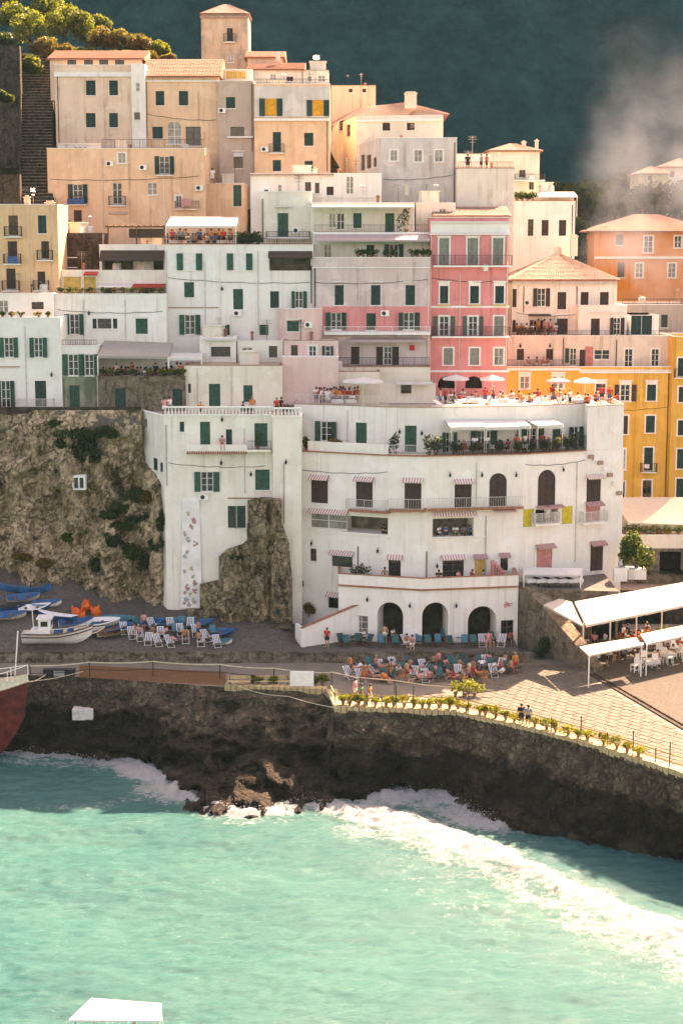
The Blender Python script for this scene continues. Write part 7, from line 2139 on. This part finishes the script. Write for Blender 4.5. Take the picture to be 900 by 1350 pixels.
# ------------------------------------------------------------------ terrace, restaurant and canopies on the right
ST = building('stone_terrace', 'tall stone retaining terrace carrying the hotel forecourt', [(684, 2.4), (815, 1.2)], 776, 872, 8.5, STONEW, ref=0, parapet=0, cat='terrace', zbot=-.3, rmat=ASPH,
    wins=[('k', 742, 793, 815, 16), ('l', 795, 800, 850, 30, '', 1.5)])
ST2 = building('stone_terrace', 'upper stone terrace with a pale parapet under the white tent', [(818, 16), (945, 16)], 706, 800, 9, CREAM, parapet=.9, cat='terrace', zbot=-.3, rmat=ASPH,
    wins=[('l', 886, 727, 757, 34, '', 2.5)], panels=[(0, 818.2, 944, 723, 900, STONEW)])
SH = building('market_shed', 'low dark shed with a pale wavy roof edge at the right edge', [(816, 13), (945, 13)], 778, 850, 4.5, DARKST, parapet=0, cat='shed', zbot=-.3, rmat=TERRAP, wins=[('l', 850, 790, 850, 50, '', 2.0)])
t = thing('ramp_wing', 'sloping stone wing wall between arcade and restaurant', 'wall', (x_at(720, 0, 1), 0, 0))
mb = MB()
pA = (x_at(690, 2.2, 5.3), 2.2); pB = (x_at(782, -6.0, .6), -6.0)
for k in range(12):
    f0, f1 = k / 12, (k + 1) / 12
    A_ = Vector((pA[0] + (pB[0] - pA[0]) * f0, pA[1] + (pB[1] - pA[1]) * f0)); B_ = Vector((pA[0] + (pB[0] - pA[0]) * f1, pA[1] + (pB[1] - pA[1]) * f1))
    h0 = 5.3 * (1 - f0) ** .9 + .35; h1 = 5.3 * (1 - f1) ** .9 + .35
    n2 = Vector((1.6, 1.2)) * (1 - f0 * .5); j = .06 * (k % 3)
    mb.hexa([(A_.x, A_.y - j, -.2), (B_.x, B_.y - j, -.2), (B_.x + n2.x, B_.y + n2.y, -.2), (A_.x + n2.x, A_.y + n2.y, -.2), (A_.x, A_.y - j, h0), (B_.x, B_.y - j, h1), (B_.x + n2.x, B_.y + n2.y, h1), (A_.x + n2.x, A_.y + n2.y, h0)])
mb.build('wall', STONEW, t)
bush('shrub', 'dark green shrub in a pot at the end of the arcade', 'shrub', at_z(713, 868, 0) + Vector((0, 0, 0)), .75, .6, 1.5, LEAFD, 700, 301, .13)
# forecourt tables under bright cloth
for k, px in enumerate((700, 713, 727, 742, 755)):
    table(deck(px, 3.4, ST['zr'] + .01), '%s bright long table from the left on the forecourt edge' % ORD[k], w=1.25, group='tables on the forecourt edge')
canopy('low_canopy', 'low bright canvas strip over the forecourt tables', [deck(690, 2.9, ST['zr'] + 1.25), deck(765, 2.5, ST['zr'] + 1.25), deck(767, 4.2, ST['zr'] + 1.5), deck(690, 4.6, ST['zr'] + 1.5)], [ST['zr']] * 4, WCLOTH, sag=.05, val=.12)
tb = at(836, 742, 6.5)
bush('tree', 'bright green round tree in a white planter by the hotel corner', 'tree', (x_at(838, 7.2, 7), 7.2, ST['zr']), 1.75, 1.5, 2.6, LEAF, 2200, 303, .16, trunk=.8)
mb = MB(); x = x_at(838, 7.2, 7); t = thing('planter', 'white square planter under the round green tree', 'planter', (x, 7, ST['zr'])); mb.box(x - .8, x + .8, 6.4, 8.0, ST['zr'], ST['zr'] + .85); mb.build('box', WHITE, t); mb = MB(); mb.box(x - .85, x + .85, 6.35, 8.05, ST['zr'] + .853, ST['zr'] + .93); mb.build('rim', TRIM, t)
mb = MB(); x = x_at(817, 6.0, 7); t = thing('planter', 'white block planter with grey urn at the hotel corner', 'planter', (x, 6, ST['zr'])); mb.box(x - .6, x + .6, 5.6, 6.4, ST['zr'], ST['zr'] + 1.2); mb.build('box', WHITE, t); mb = MB(); mb.lathe([(.12, 0), (.25, .3), (.15, .6), (.22, .75)], 9, (x, 6, ST['zr'] + 1.203)); mb.build('urn', STEEL, t)
# tent on the upper terrace
a, b = at(828, 689, 16.6), at(945, 693, 16.6); zr2 = ST2['zr']
c = at(945, 664, 16); 
canopy('tent_canopy', 'large pale tent canopy on the upper terrace at the right', [a, b, Vector((b.x, 24.5, a.z + 1.3)), Vector((a.x - .6, 24.5, a.z + 1.3))], [zr2] * 4, cloth('pale_canvas', (.66, .58, .47), .25), sag=.06)
sp = [(deck(px, 17.5, zr2 + .1), 'sit', PRNG.uniform(0, 6), PRNG.choice(['white', 'orange', 'black']), 'black') for px in (855, 868, 880, 893)]
crowd(sp, 'under the upper tent', 'guests under the upper tent')
for k, px in enumerate((826, 834, 846, 862, 878, 893)): pot_plant(deck(px, 16.15, ST2['ztop'] + .08), .5, .8, LEAFD if k < 2 else LEAF, '%s plant from the left along the upper tent parapet' % ORD[k], 'plants along the upper tent parapet', k, n=160, ph=.2)

# the long white restaurant canopy by the promenade
f0, f1 = at_z(772, 824, 4.4), at_z(925, 793, 4.4); b1, b0 = at_z(925, 763, 5.2), at_z(757, 793, 5.2)
WC2 = cloth('bright_canvas', (.62, .54, .45), .2)
canopy('restaurant_canopy', 'long bright white restaurant canopy beside the promenade', [f0, f1, b1, b0], [0, 0, 0, 0], WC2, sag=.04, val=.22, posts=())
tip = at_z(716, 797, 4.9)
t = canopy('restaurant_canopy', 'shorter white canopy flap leaning left of the long one', [tip, f0 - Vector((.25, .0, .05)), b0 - Vector((.25, 0, .03)), at_z(737, 789, 5.1)], [0] * 4, WC2, sag=.03, val=.18, posts=())
dirv = (f1 - f0); dirv.z = 0; dirv.normalize(); nv = Vector((-dirv.y, dirv.x, 0))
g0 = at_z(772, 874, 0)
for k in range(1, 5):
    p = f0.lerp(f1, .04 + .23 * k) + nv * 4.0; mb = MB(); mb.box(p.x - .06, p.x + .06, p.y - .06, p.y + .06, 0, 4.4)
    mb.build('post', WPAINT, bpy.data.objects['restaurant_canopy.001'])
c0 = at_z(772, 861, 1.0); c0.z = 0

for lab, q in (('nearer low white awning in front of the long canopy', ((776, 864), (845, 850), (838, 840), (763, 852))), ('farther low white awning in front of the long canopy', ((852, 849), (930, 832), (925, 819), (843, 836)))):
    A_, B_ = at_z(*q[0], 2.7), at_z(*q[1], 2.7); C_, D_ = at_z(*q[2], 2.9), at_z(*q[3], 2.9)
    canopy('low_awning', lab, [A_, B_, C_, D_], [0] * 4, WC2, cat='awning', val=.16, sag=.02, posts=(0, 1))
sp = []
for k in range(30):
    q = c0 + dirv * (.2 + k * .43) + nv * PRNG.uniform(1.5, 4.5)
    sp.append((Vector((q.x, q.y, 0.02)), PRNG.choice(['sit', 'stand', 'sit', 'sit']), PRNG.uniform(0, 6), PRNG.choice(['red', 'white', 'orange', 'pink', 'black']), 'black'))
crowd(sp, 'under the long canopy', 'guests under the long canopy')
for k in range(12):
    q = c0 + dirv * (.3 + k * 1.05) + nv * 1.42
    pot_plant(Vector((q.x, q.y, 0)), .42, .85, (LEAFR, LEAF, LEAFA)[k % 3], '%s flowering pot from the left behind the restaurant counters' % ORD[k], 'flowering pots behind the counters', k, n=230, ph=.55)
for k in range(5):
    q = c0 + dirv * (1.2 + k * 2.4) + nv * 3.2; table(Vector((q.x, q.y, .015)), '%s white table from the left under the long canopy' % ORD[k], group='tables under the long canopy')
sp = []
for k in range(26):
    q = c0 + dirv * (.4 + k * .5) + nv * PRNG.uniform(-1.6, 1.3)
    sp.append((Vector((q.x, q.y, 0.012)), PRNG.choice(['sit', 'sit', 'sit', 'stand']), PRNG.uniform(0, 6), PRNG.choice(['red', 'white', 'orange', 'pink', 'black', 'grey', 'blue']), 'black'))
crowd(sp, 'behind the low white awnings', 'guests behind the low white awnings')
for k in range(6):
    q = c0 + dirv * (1.0 + k * 2.0) + nv * .1; table(Vector((q.x, q.y, .012)), '%s white table from the left behind the low white awnings' % ORD[k], group='tables behind the low white awnings')
def wchair(mb):
    for x in (-.2, .2):
        mb.box(x - .02, x + .02, -.2, -.16, 0, .45); mb.box(x - .02, x + .02, .16, .20, 0, 1.05)
    mb.box(-.22, .22, -.22, .22, .453, .49); mb.box(-.18, .18, .165, .195, .58, 1.03); mb.box(-.18, .18, -.19, -.17, .15, .19); mb.box(-.18, .18, .17, .19, .15, .19)
first = None
for k, (px, py) in enumerate(((836, 886), (842, 882), (850, 878), (861, 880), (872, 873), (882, 876), (893, 868), (904, 872), (866, 868), (888, 862))):
    p = at_z(px, py, .0); p.z = .008
    t = thing('garden_chair', '%s white garden chair from the left on the sunny plaza' % ORD[[836, 842, 850, 861, 866, 872, 882, 888, 893, 904].index(px)], 'chair', p, PRNG.uniform(0, 6), 'white garden chairs on the sunny plaza'); inst('seat_frame', cached(('wch',), wchair, 'seat_frame', WPAINT), t); t.scale = (1.25,) * 3
    inst('cushion', cached(('wcu',), lambda mb: mb.box(-.2, .2, -.2, .15, .493, .54), 'cushion', WCLOTH), t)
for k, (px, py) in enumerate(((857, 881), (878, 871), (898, 864))): p = at_z(px, py, 0); p.z = .008; table(p, '%s white clothed table from the left on the sunny plaza' % ORD[k], group='tables on the sunny plaza', w=1.1)
sp = [(at_z(px, py, 0) + Vector((0, 0, .01)), 'sit', PRNG.uniform(0, 6), PRNG.choice(['white', 'orange', 'red']), 'white') for px, py in ((866, 876), (886, 868), (895, 860), (903, 866))]
crowd(sp, 'on the sunny plaza', 'guests on the sunny plaza')

# ------------------------------------------------------------------ railing, ropes and pieces along the quay
t = thing('quay_railing', 'thin iron railing with tall posts along the quay edge', 'railing', (*[float(v) for v in top_xy(600)], 0))
edge = [(px, Vector((float(top_xy(px)[0]), float(top_xy(px)[1]) + .45, 0))) for px in list(range(436, 1000, 4))]
pp = [522, 545, 582, 618, 655, 690, 728, 767, 801, 836, 866, 884, 920]
for px in [441, 462, 484, 503] + pp:
    x, y = top_xy(px); p = Vector((float(x), float(y) + .45, 0)); mb = MB(); mb.box(p.x - .035, p.x + .035, p.y - .035, p.y + .035, .2, 1.95 if px in (522, 545, 618, 767, 836, 884) else 1.25); mb.build('post', IRON, t)
for z in (.62, 1.12):
    mb = MB(); mb.tube([p + Vector((0, 0, z)) for _, p in edge], .045, 5); mb.build('rail', plain('ochre_rail', (.58, .33, .09), .6), t)
t = thing('rope_railing', 'pale handrail on thin posts along the left quay walkway', 'railing', at_z(200, 885, 0))
knots = [(40, 878), (118, 873), (202, 872), (290, 876), (361, 881), (437, 887)]
base = [at_z(a, b + 19, 0) for a, b in knots]
tops = [at(a, b, p.y) for (a, b), p in zip(knots, base)]
mb = MB()
rp = []
for a, b in zip(tops, tops[1:]):
    for k in range(6): f = k / 6; rp.append(a.lerp(b, f) - Vector((0, 0, .10 * math.sin(math.pi * f))))
mb.tube(rp + [tops[-1]], .05, 5); mb.build('handrail', ROPE, t)
mb = MB(); mb.tube([p - Vector((0, 0, .62)) for p in rp + [tops[-1]]], .03, 5); mb.build('handrail', IRON, t)
for p in tops: mb = MB(); mb.box(p.x - .04, p.x + .04, p.y - .04, p.y + .04, -.02, p.z); mb.build('post', IRON, t)
t = thing('mooring_rope', 'slack pale rope drooping over the quay face', 'rope', at(365, 920, -14)); mb = MB()
for (a, b, Y0), (c, d, Y1), dr in (((302, 899, -10.6), (380, 918, -14), .3), ((380, 918, -14), (448, 934, -18.3), .1)):
    pa, pb = at(a, b, Y0), at(c, d, Y1); mb.tube([pa.lerp(pb, k / 8) - Vector((0, 0, dr * math.sin(math.pi * k / 8))) for k in range(9)], .03, 5)
mb.build('strand', ROPE, t)
def sloperail(label, pts, m=ROPE, r=.05):
    t = thing('handrail', label, 'handrail', pts[0]); mb = MB(); mb.tube(pts, r, 5); mb.build('rail', m, t)
    for p in pts[::2]: mb = MB(); mb.box(p.x - .03, p.x + .03, p.y - .03, p.y + .03, 0, p.z); mb.build('post', IRON, t)
sloperail('pale handrail sloping down beside the lower deck chairs', [at(a, b, y) for a, b, y in ((437, 886, -12), (470, 893, -12.2), (520, 897, -12.6), (560, 903, -13), (610, 907, -13.4), (650, 910, -13.6))])
mb = MB(); p = at_z(398, 908, 0); t = thing('white_board', 'blank white board standing by the quay walkway', 'board', p); mb.box(p.x - .95, p.x + .95, p.y - .05, p.y + .05, .15, 1.45); mb.build('panel', WPAINT, t); mb = MB()
for x in (-.85, .85): mb.box(p.x + x - .04, p.x + x + .04, p.y + .053, p.y + .13, 0, 1.5)
mb.build('stand', IRON, t)
for k, (px, L_) in enumerate(((318, 2.2), (345, 1.8), (372, 1.2))):
    p = at_z(px, 906, 0); t = thing('bench', '%s low wooden bench from the left on the sunny walkway' % ORD[k], 'bench', p, 0, 'benches on the sunny walkway'); mb = MB(); mb.box(-L_ / 2, L_ / 2, 0, .45, .42, .47); mb.box(-L_ / 2, L_ / 2, .5, .54, .55, .85); mb.build('seat', KERB, t, off=(0, 0, 0)); mb = MB()
    for x in (-L_ / 2 + .15, L_ / 2 - .15): mb.box(x - .04, x + .04, .02, .42, 0, .417); mb.box(x - .03, x + .03, .46, .498, 0, .85)
    mb.build('leg', IRON, t, off=(0, 0, 0))
for k, (px, r) in enumerate(((415, .4), (425, .5), (340, .35), (362, .35), (600, .6), (613, .75), (625, .6))):
    pot_plant(at_z(px, 905 if px < 500 else 918, 0), r, r * 1.5, LEAFY, '%s yellow green plant from the left on the walkway' % ORD[k if px > 400 and px < 500 else k] if False else '%s yellowish bush pot in the sun on the walkway' % ORD[[340, 362, 415, 425, 600, 613, 625].index(px)], 'yellowish pots on the walkway', k, n=260)
# stone blocks and dark tackle boxes on the left quay
mb = MB(); p = at(110, 941, -7.3); t = thing('concrete_block', 'pale concrete block set in the left quay wall', 'block', p); 
k_ = int((110 + 180) / 1.6); j = int(np.argmin(np.abs(qv[:, k_, 2] - p.z))); Y = float(qv[j, k_, 1]); p = at(110, 941, Y)
mb.box(p.x - .85, p.x + .85, Y - .35, Y + 1.2, p.z - .45, p.z + .45); mb.build('block', GREYP, t)
for k, px in enumerate((64, 78, 92)): p = at_z(px, 892, 0); t = thing('tackle_box', '%s dark tackle box from the left on the quay' % ORD[k], 'box', p, 0, 'tackle boxes on the quay'); mb = MB(); mb.box(-.42, .42, 0, .6, .01, .5); mb.build('box', IRON if k != 1 else STEEL, t, off=(0, 0, 0)); mb = MB(); mb.box(-.45, .45, -.03, .63, .503, .58); mb.build('lid', IRON, t, off=(0, 0, 0))
p = at_z(20, 893, 0); t = thing('white_pole', 'slim white pole standing at the left quay', 'pole', p); mb = MB(); q = at(24, 832, p.y); mb.tube([p, q], .06, 6); mb.build('shaft', WPAINT, t); mb = MB(); mb.lathe([(.14, 0), (.14, .12), (.07, .14)], 8, tuple(p)); mb.build('foot', IRON, t)

# ------------------------------------------------------------------ boats
def hull(L, Bm, H, m, sheer=.25, flare=1.25, n=14, transom=.75, th=.05, inner=None):
    """open hull along +x (bow at +x), keel at z=0"""
    out_, inn = MB(), MB()
    rings, rin = [], []
    for k in range(n + 1):
        t = k / n; x = -L / 2 + L * t
        w_ = Bm / 2 * (transom + (1 - transom) * math.sin(min(1, t * 2.2) * math.pi / 2)) * (1 - max(0, (t - .45) / .55) ** 2.2) + .012
        zt = H + sheer * max(0, t - .35) ** 2 * 3.0; zk = .0 + H * .75 * max(0, (t - .72) / .28) ** 2
        pr = []
        for q in range(-4, 5):
            a = q / 4; y = w_ * math.copysign(abs(a) ** .65, a); z = zk + (zt - zk) * abs(a) ** flare
            pr.append((x + .10 * L * max(0, t - .8) * abs(a), y, z))
        rings.append(pr); rin.append([(p[0] - (.0 if t < .9 else th), p[1] * max(0, 1 - th / max(w_, th)), max(p[2] + th, zk + th) if abs(j - 4) < 4 else p[2] - .01) for j, p in enumerate(pr)])
    for mbx, rr, flip in ((out_, rings, False), (inn, rin, True)):
        for a, b in zip(rr, rr[1:]):
            for j in range(8):
                f = (a[j], a[j + 1], b[j + 1], b[j]); mbx.quad(*(f if flip else f[::-1]))
    out_.quad(*[rings[0][j] for j in range(9)])
    rim = MB()
    for sgn in (0, 8): rim.tube([r[sgn] for r in rings], .045 + .004 * L, 5)
    return out_, inn, rim, rings
def small_boat(p, L, rz, m, mi, label, group='small boats pulled up on the beach', tilt=0.0, H=.5):
    t = thing('rowing_boat', label, 'rowing boat', p, rz, group)
    o, i, r, rings = hull(L, L * .36, H, m)
    o.build('hull', m, t, off=(0, 0, 0), smooth=True); i.build('lining', mi, t, off=(0, 0, 0), smooth=True); r.build('gunwale', mi, t, off=(0, 0, 0))
    mb = MB()
    for x in (-.25, .12): mb.box(L * x - .12, L * x + .12, -L * .14, L * .14, H * .68, H * .74)
    mb.build('thwart', WOOD, t, off=(0, 0, 0))
    t.rotation_euler = (tilt, 0, rz)
    return t
small_boat(ground(20, 781), 3.2, 2.9, BOATB, BOATB, 'upper deep blue rowing boat at the far left cliff foot', tilt=.3); small_boat(ground(47, 783), 2.8, .2, BOATB, BOATB, 'right hand blue rowing boat at the cliff foot', tilt=-.2)
small_boat(ground(31, 793), 2.9, .25, BOATC, BOATB, 'cream rowing boat with blue inside below the blue boats', tilt=.35); small_boat(ground(8, 817), 3.6, .1, BOATC, BOATB, 'cream and blue rowing boat cut by the left edge', tilt=.25); small_boat(ground(18, 806), 2.4, .2, BOATB, IRON, 'dark covered rowing boat behind the cream one', tilt=.1)
small_boat(ground(128, 826), 4.0, .05, BOATC, BOATW, 'cream rowing boat behind the bow of the fishing boat', tilt=.25); small_boat(ground(145, 822), 4.4, .0, BOATG, BOATG, 'long teal canoe behind the striped chairs', tilt=.3, H=.38); small_boat(ground(142, 831), 4.6, .05, BOATB, BOATB, 'long blue canoe in front of the teal one', tilt=.3, H=.38); small_boat(ground(186, 826), 4.2, .1, BOATB, BOATB, 'blue canoe between the striped chairs', tilt=.3, H=.38)
small_boat(ground(286, 839), 2.9, .05, BOATB, BOATB, 'bright blue dinghy right of the striped chairs', tilt=.35, H=.45); small_boat(ground(293, 850), 1.7, .1, BOATW, BOATG, 'tiny white dinghy at the end of the chairs', tilt=.3, H=.32)
small_boat(ground(75, 818), 3.6, 2.8, BOATB, BOATW, 'blue white dinghy behind the fishing boat cabin', tilt=.1); small_boat(ground(100, 826), 3.0, .3, BOATW, BOATB, 'white dinghy leaning on the fishing boat', tilt=.25)
for k, (px, py, s_) in enumerate(((101, 808, .62), (114, 800, .66), (127, 808, .66), (108, 812, .5))):
    p = ground(px, py + 6); t = thing('orange_float', '%s bright orange canvas float from the left by the cliff' % ORD[[101, 108, 114, 127].index(px)], 'float', p, k * 1.1, 'orange floats by the cliff')
    def fl(mb):
        mb.lathe([(.15, 0), (.55, .12), (.7, .5), (.58, .9), (.30, 1.15), (.12, 1.25)], 9); mb.tube([(.3, .2, .5), (.75, .3, .9), (.8, .1, 1.2)], [.28, .24, .10], 7); mb.tube([(-.2, .2, .6), (-.5, -.1, 1.1), (-.45, -.2, 1.5)], [.3, .22, .08], 7)
    o = inst('body', cached(('float',), fl, 'body', ORNG, True), t); o.scale = (s_ * 1.05, s_, s_ * 1.2)
    inst('strap', cached(('flst',), lambda mb: mb.tube([(.72 * math.cos(a * .5), .72 * math.sin(a * .5), .5) for a in range(14)], .03, 4), 'strap', IRON), t).scale = (s_, s_, s_ * 1.2)
for k, (px, py, L_, m, mi, lab) in enumerate(((62, 800, 2.6, BOATW, BOATB, 'white dinghy between the blue boats and the cabin'), (45, 806, 2.8, BOATB, BOATW, 'blue dinghy leaning by the small white one'), (150, 838, 3.0, BOATC, WOOD, 'wooden rowing boat at the right of the fishing boat'), (232, 824, 3.4, BOATB, BOATG, 'blue canoe behind the right striped chairs'), (258, 827, 3.0, BOATG, BOATB, 'teal canoe at the right end of the chairs'), (120, 838, 2.4, BOATB, BOATC, 'short blue dinghy near the bow of the fishing boat'))):
    small_boat(ground(px, py), L_, .1 + .2 * (k % 3), m, mi, lab, tilt=.28, H=.42)
# fishing boat
p = ground(76, 851) + Vector((0, 0, .15)); L = 6.0
t = thing('fishing_boat', 'white fishing boat with a small cabin and brown stripe on the beach', 'fishing boat', p, .03)
o, i, r, rings = hull(L, 2.3, 1.05, BOATW, sheer=.45, flare=1.0)
o.build('hull', BOATW, t, off=(0, 0, 0), smooth=True); i.build('lining', BOATC, t, off=(0, 0, 0), smooth=True); r.build('gunwale', WOOD, t, off=(0, 0, 0))
mb = MB()
for sgn in (0, 8): mb.tube([(r_[sgn][0], r_[sgn][1] * 1.0, r_[sgn][2] - .28) for r_ in rings], .05, 5)
mb.build('rubbing_strake', BOATR, t, off=(0, 0, 0))
mb = MB(); mb.quad((-2.9, -.9, .9), (2.2, -.6, 1.0), (2.2, .6, 1.0), (-2.9, .9, .9)); mb.box(.6, 2.0, -.7, .7, .95, 1.12); mb.build('deck', BOATC, t, off=(0, 0, 0))
mb = MB(); mb.box(-2.2, -.5, -.75, .75, .92, 1.35); mb.box(-1.5, -.45, -.65, .65, 1.353, 2.3); mb.build('cabin', BOATW, t, off=(0, 0, 0)); mb = MB(); mb.box(-1.65, -.3, -.78, .78, 2.303, 2.42); mb.build('cabin_roof', BOATW, t, off=(0, 0, 0))
mb = MB(); mb.box(-1.3, -.7, -.662, -.652, 1.65, 2.1); mb.build('window', GLASS, t, off=(0, 0, 0)); mb = MB(); mb.box(-.445, -.435, -.45, .45, 1.65, 2.1); mb.build('window', GLASS, t, off=(0, 0, 0))
mb = MB(); mb.tube([(-2.0, 0, 1.3), (-2.1, 0, 3.1)], .04, 5); mb.tube([(2.6, 0, 1.5), (3.0, 0, 2.0)], .03, 5); mb.build('mast', WPAINT, t, off=(0, 0, 0))
mb = MB(); mb.box(-.2, .5, -.5, .4, 1.0, 1.3); mb.lathe([(.28, 0), (.3, .35), (.1, .4)], 8, (1.2, -.2, 1.12)); mb.build('net_box', BOATB, t, off=(0, 0, 0)); mb = MB(); mb.tube([(-2.9, -1.0, 1.1), (-1.0, -1.12, 1.45), (1.0, -.95, 1.55), (2.4, -.4, 1.75)], .025, 4); mb.build('rail', WPAINT, t, off=(0, 0, 0))
# red prow of the moored ship at the left edge
tipP = at(31, 899, -12.5); L = 15.0
t = thing('red_ship', 'rusty red bow of a moored ship at the left quay', 'ship', (tipP.x - L / 2, -12.0, SEA - .6))
H = tipP.z - 1.5 - (SEA - .6)
o, i, r, rings = hull(L, 4.2, H, BOATR, sheer=1.15, flare=.85, n=22)
o.build('hull', BOATR, t, off=(0, 0, 0), smooth=True); r.build('gunwale', BOATC, t, off=(0, 0, 0))
mb = MB()
for a, b in zip(rings, rings[1:]): mb.quad((a[0][0], a[0][1], a[0][2] - .1), (b[0][0], b[0][1], b[0][2] - .1), (b[8][0], b[8][1], b[8][2] - .1), (a[8][0], a[8][1], a[8][2] - .1))
mb.build('deck', BOATC, t, off=(0, 0, 0)); mb = MB()
for sgn in (0, 8):
    for a, b in zip(rings, rings[1:]): mb.quad((a[sgn][0], a[sgn][1] * 1.02, a[sgn][2] - .0), (b[sgn][0], b[sgn][1] * 1.02, b[sgn][2]), (b[sgn][0], b[sgn][1] * 1.02, b[sgn][2] + .55), (a[sgn][0], a[sgn][1] * 1.02, a[sgn][2] + .55))
mb.build('bulwark', BOATC, t, off=(0, 0, 0))
mb = MB()
for k in range(8, 23, 2):
    for sgn in (0, 8): q = rings[k][sgn]; mb.tube([(q[0], q[1], q[2] + .5), (q[0], q[1], q[2] + 1.3)], .03, 4)
for sgn in (0, 8): mb.tube([(q[sgn][0], q[sgn][1], q[sgn][2] + 1.3) for q in rings[8:]], .035, 5)
mb.build('rail', WPAINT, t, off=(0, 0, 0))
t2 = thing('mooring_rope', 'rope from the red bow up to the quay', 'rope', tipP); mb = MB(); q = at_z(62, 888, .2); mb.tube([tipP.lerp(q, k / 6) - Vector((0, 0, .25 * math.sin(math.pi * k / 6))) for k in range(7)], .04, 5); q2 = at_z(110, 885, .2); mb.tube([tipP.lerp(q2, k / 6) - Vector((0, 0, .15 * math.sin(math.pi * k / 6))) for k in range(7)], .03, 5); mb.build('strand', ROPE, t2)
# small excursion boat with a flat white canopy at the bottom edge
zc = SEA + 2.1
A_, B_, C_, D_ = at_z(92, 1347, zc), at_z(214, 1348, zc), at_z(212, 1326, zc), at_z(121, 1319, zc)
ctr = (A_ + B_ + C_ + D_) / 4
t = thing('excursion_boat', 'boat with a flat white canopy at the bottom edge', 'boat', (ctr.x, ctr.y, SEA - .35), .0)
o, i, r, _r = hull(7.2, 2.5, 1.1, BOATW, sheer=.3); o.build('hull', BOATW, t, off=(0, 0, 0), smooth=True); i.build('lining', BOATC, t, off=(0, 0, 0), smooth=True); r.build('gunwale', BOATB, t, off=(0, 0, 0))
mb = MB(); th = Vector((0, 0, .08)); mb.hexa([A_, B_, C_, D_, A_ + th, B_ + th, C_ + th, D_ + th]); mb.build('canopy', BOATW, t)
mb = MB(); e = Vector((0, 0, .083)); mb.tube([p + e for p in (A_, B_, C_, D_, A_)], .05, 5); mb.build('canopy_edge', TRIM, t)
mb = MB()
for p in (A_, B_, C_, D_): q = p.lerp(ctr, .12); mb.box(q.x - .03, q.x + .03, max(min(q.y, ctr.y + .9), ctr.y - .9) - .03, max(min(q.y, ctr.y + .9), ctr.y - .9) + .03, SEA + .5, zc - .003)
mb.build('post', STEEL, t); mb = MB(); mb.box(-2, 1.5, -.8, .8, .75, .8); mb.build('deck', WOOD, t, off=(0, 0, 0))
person(Vector((ctr.x + .7, ctr.y - .2, SEA + .46)), 'sit', .3, 'orange', 'black', 'person in orange seated under the white boat canopy')
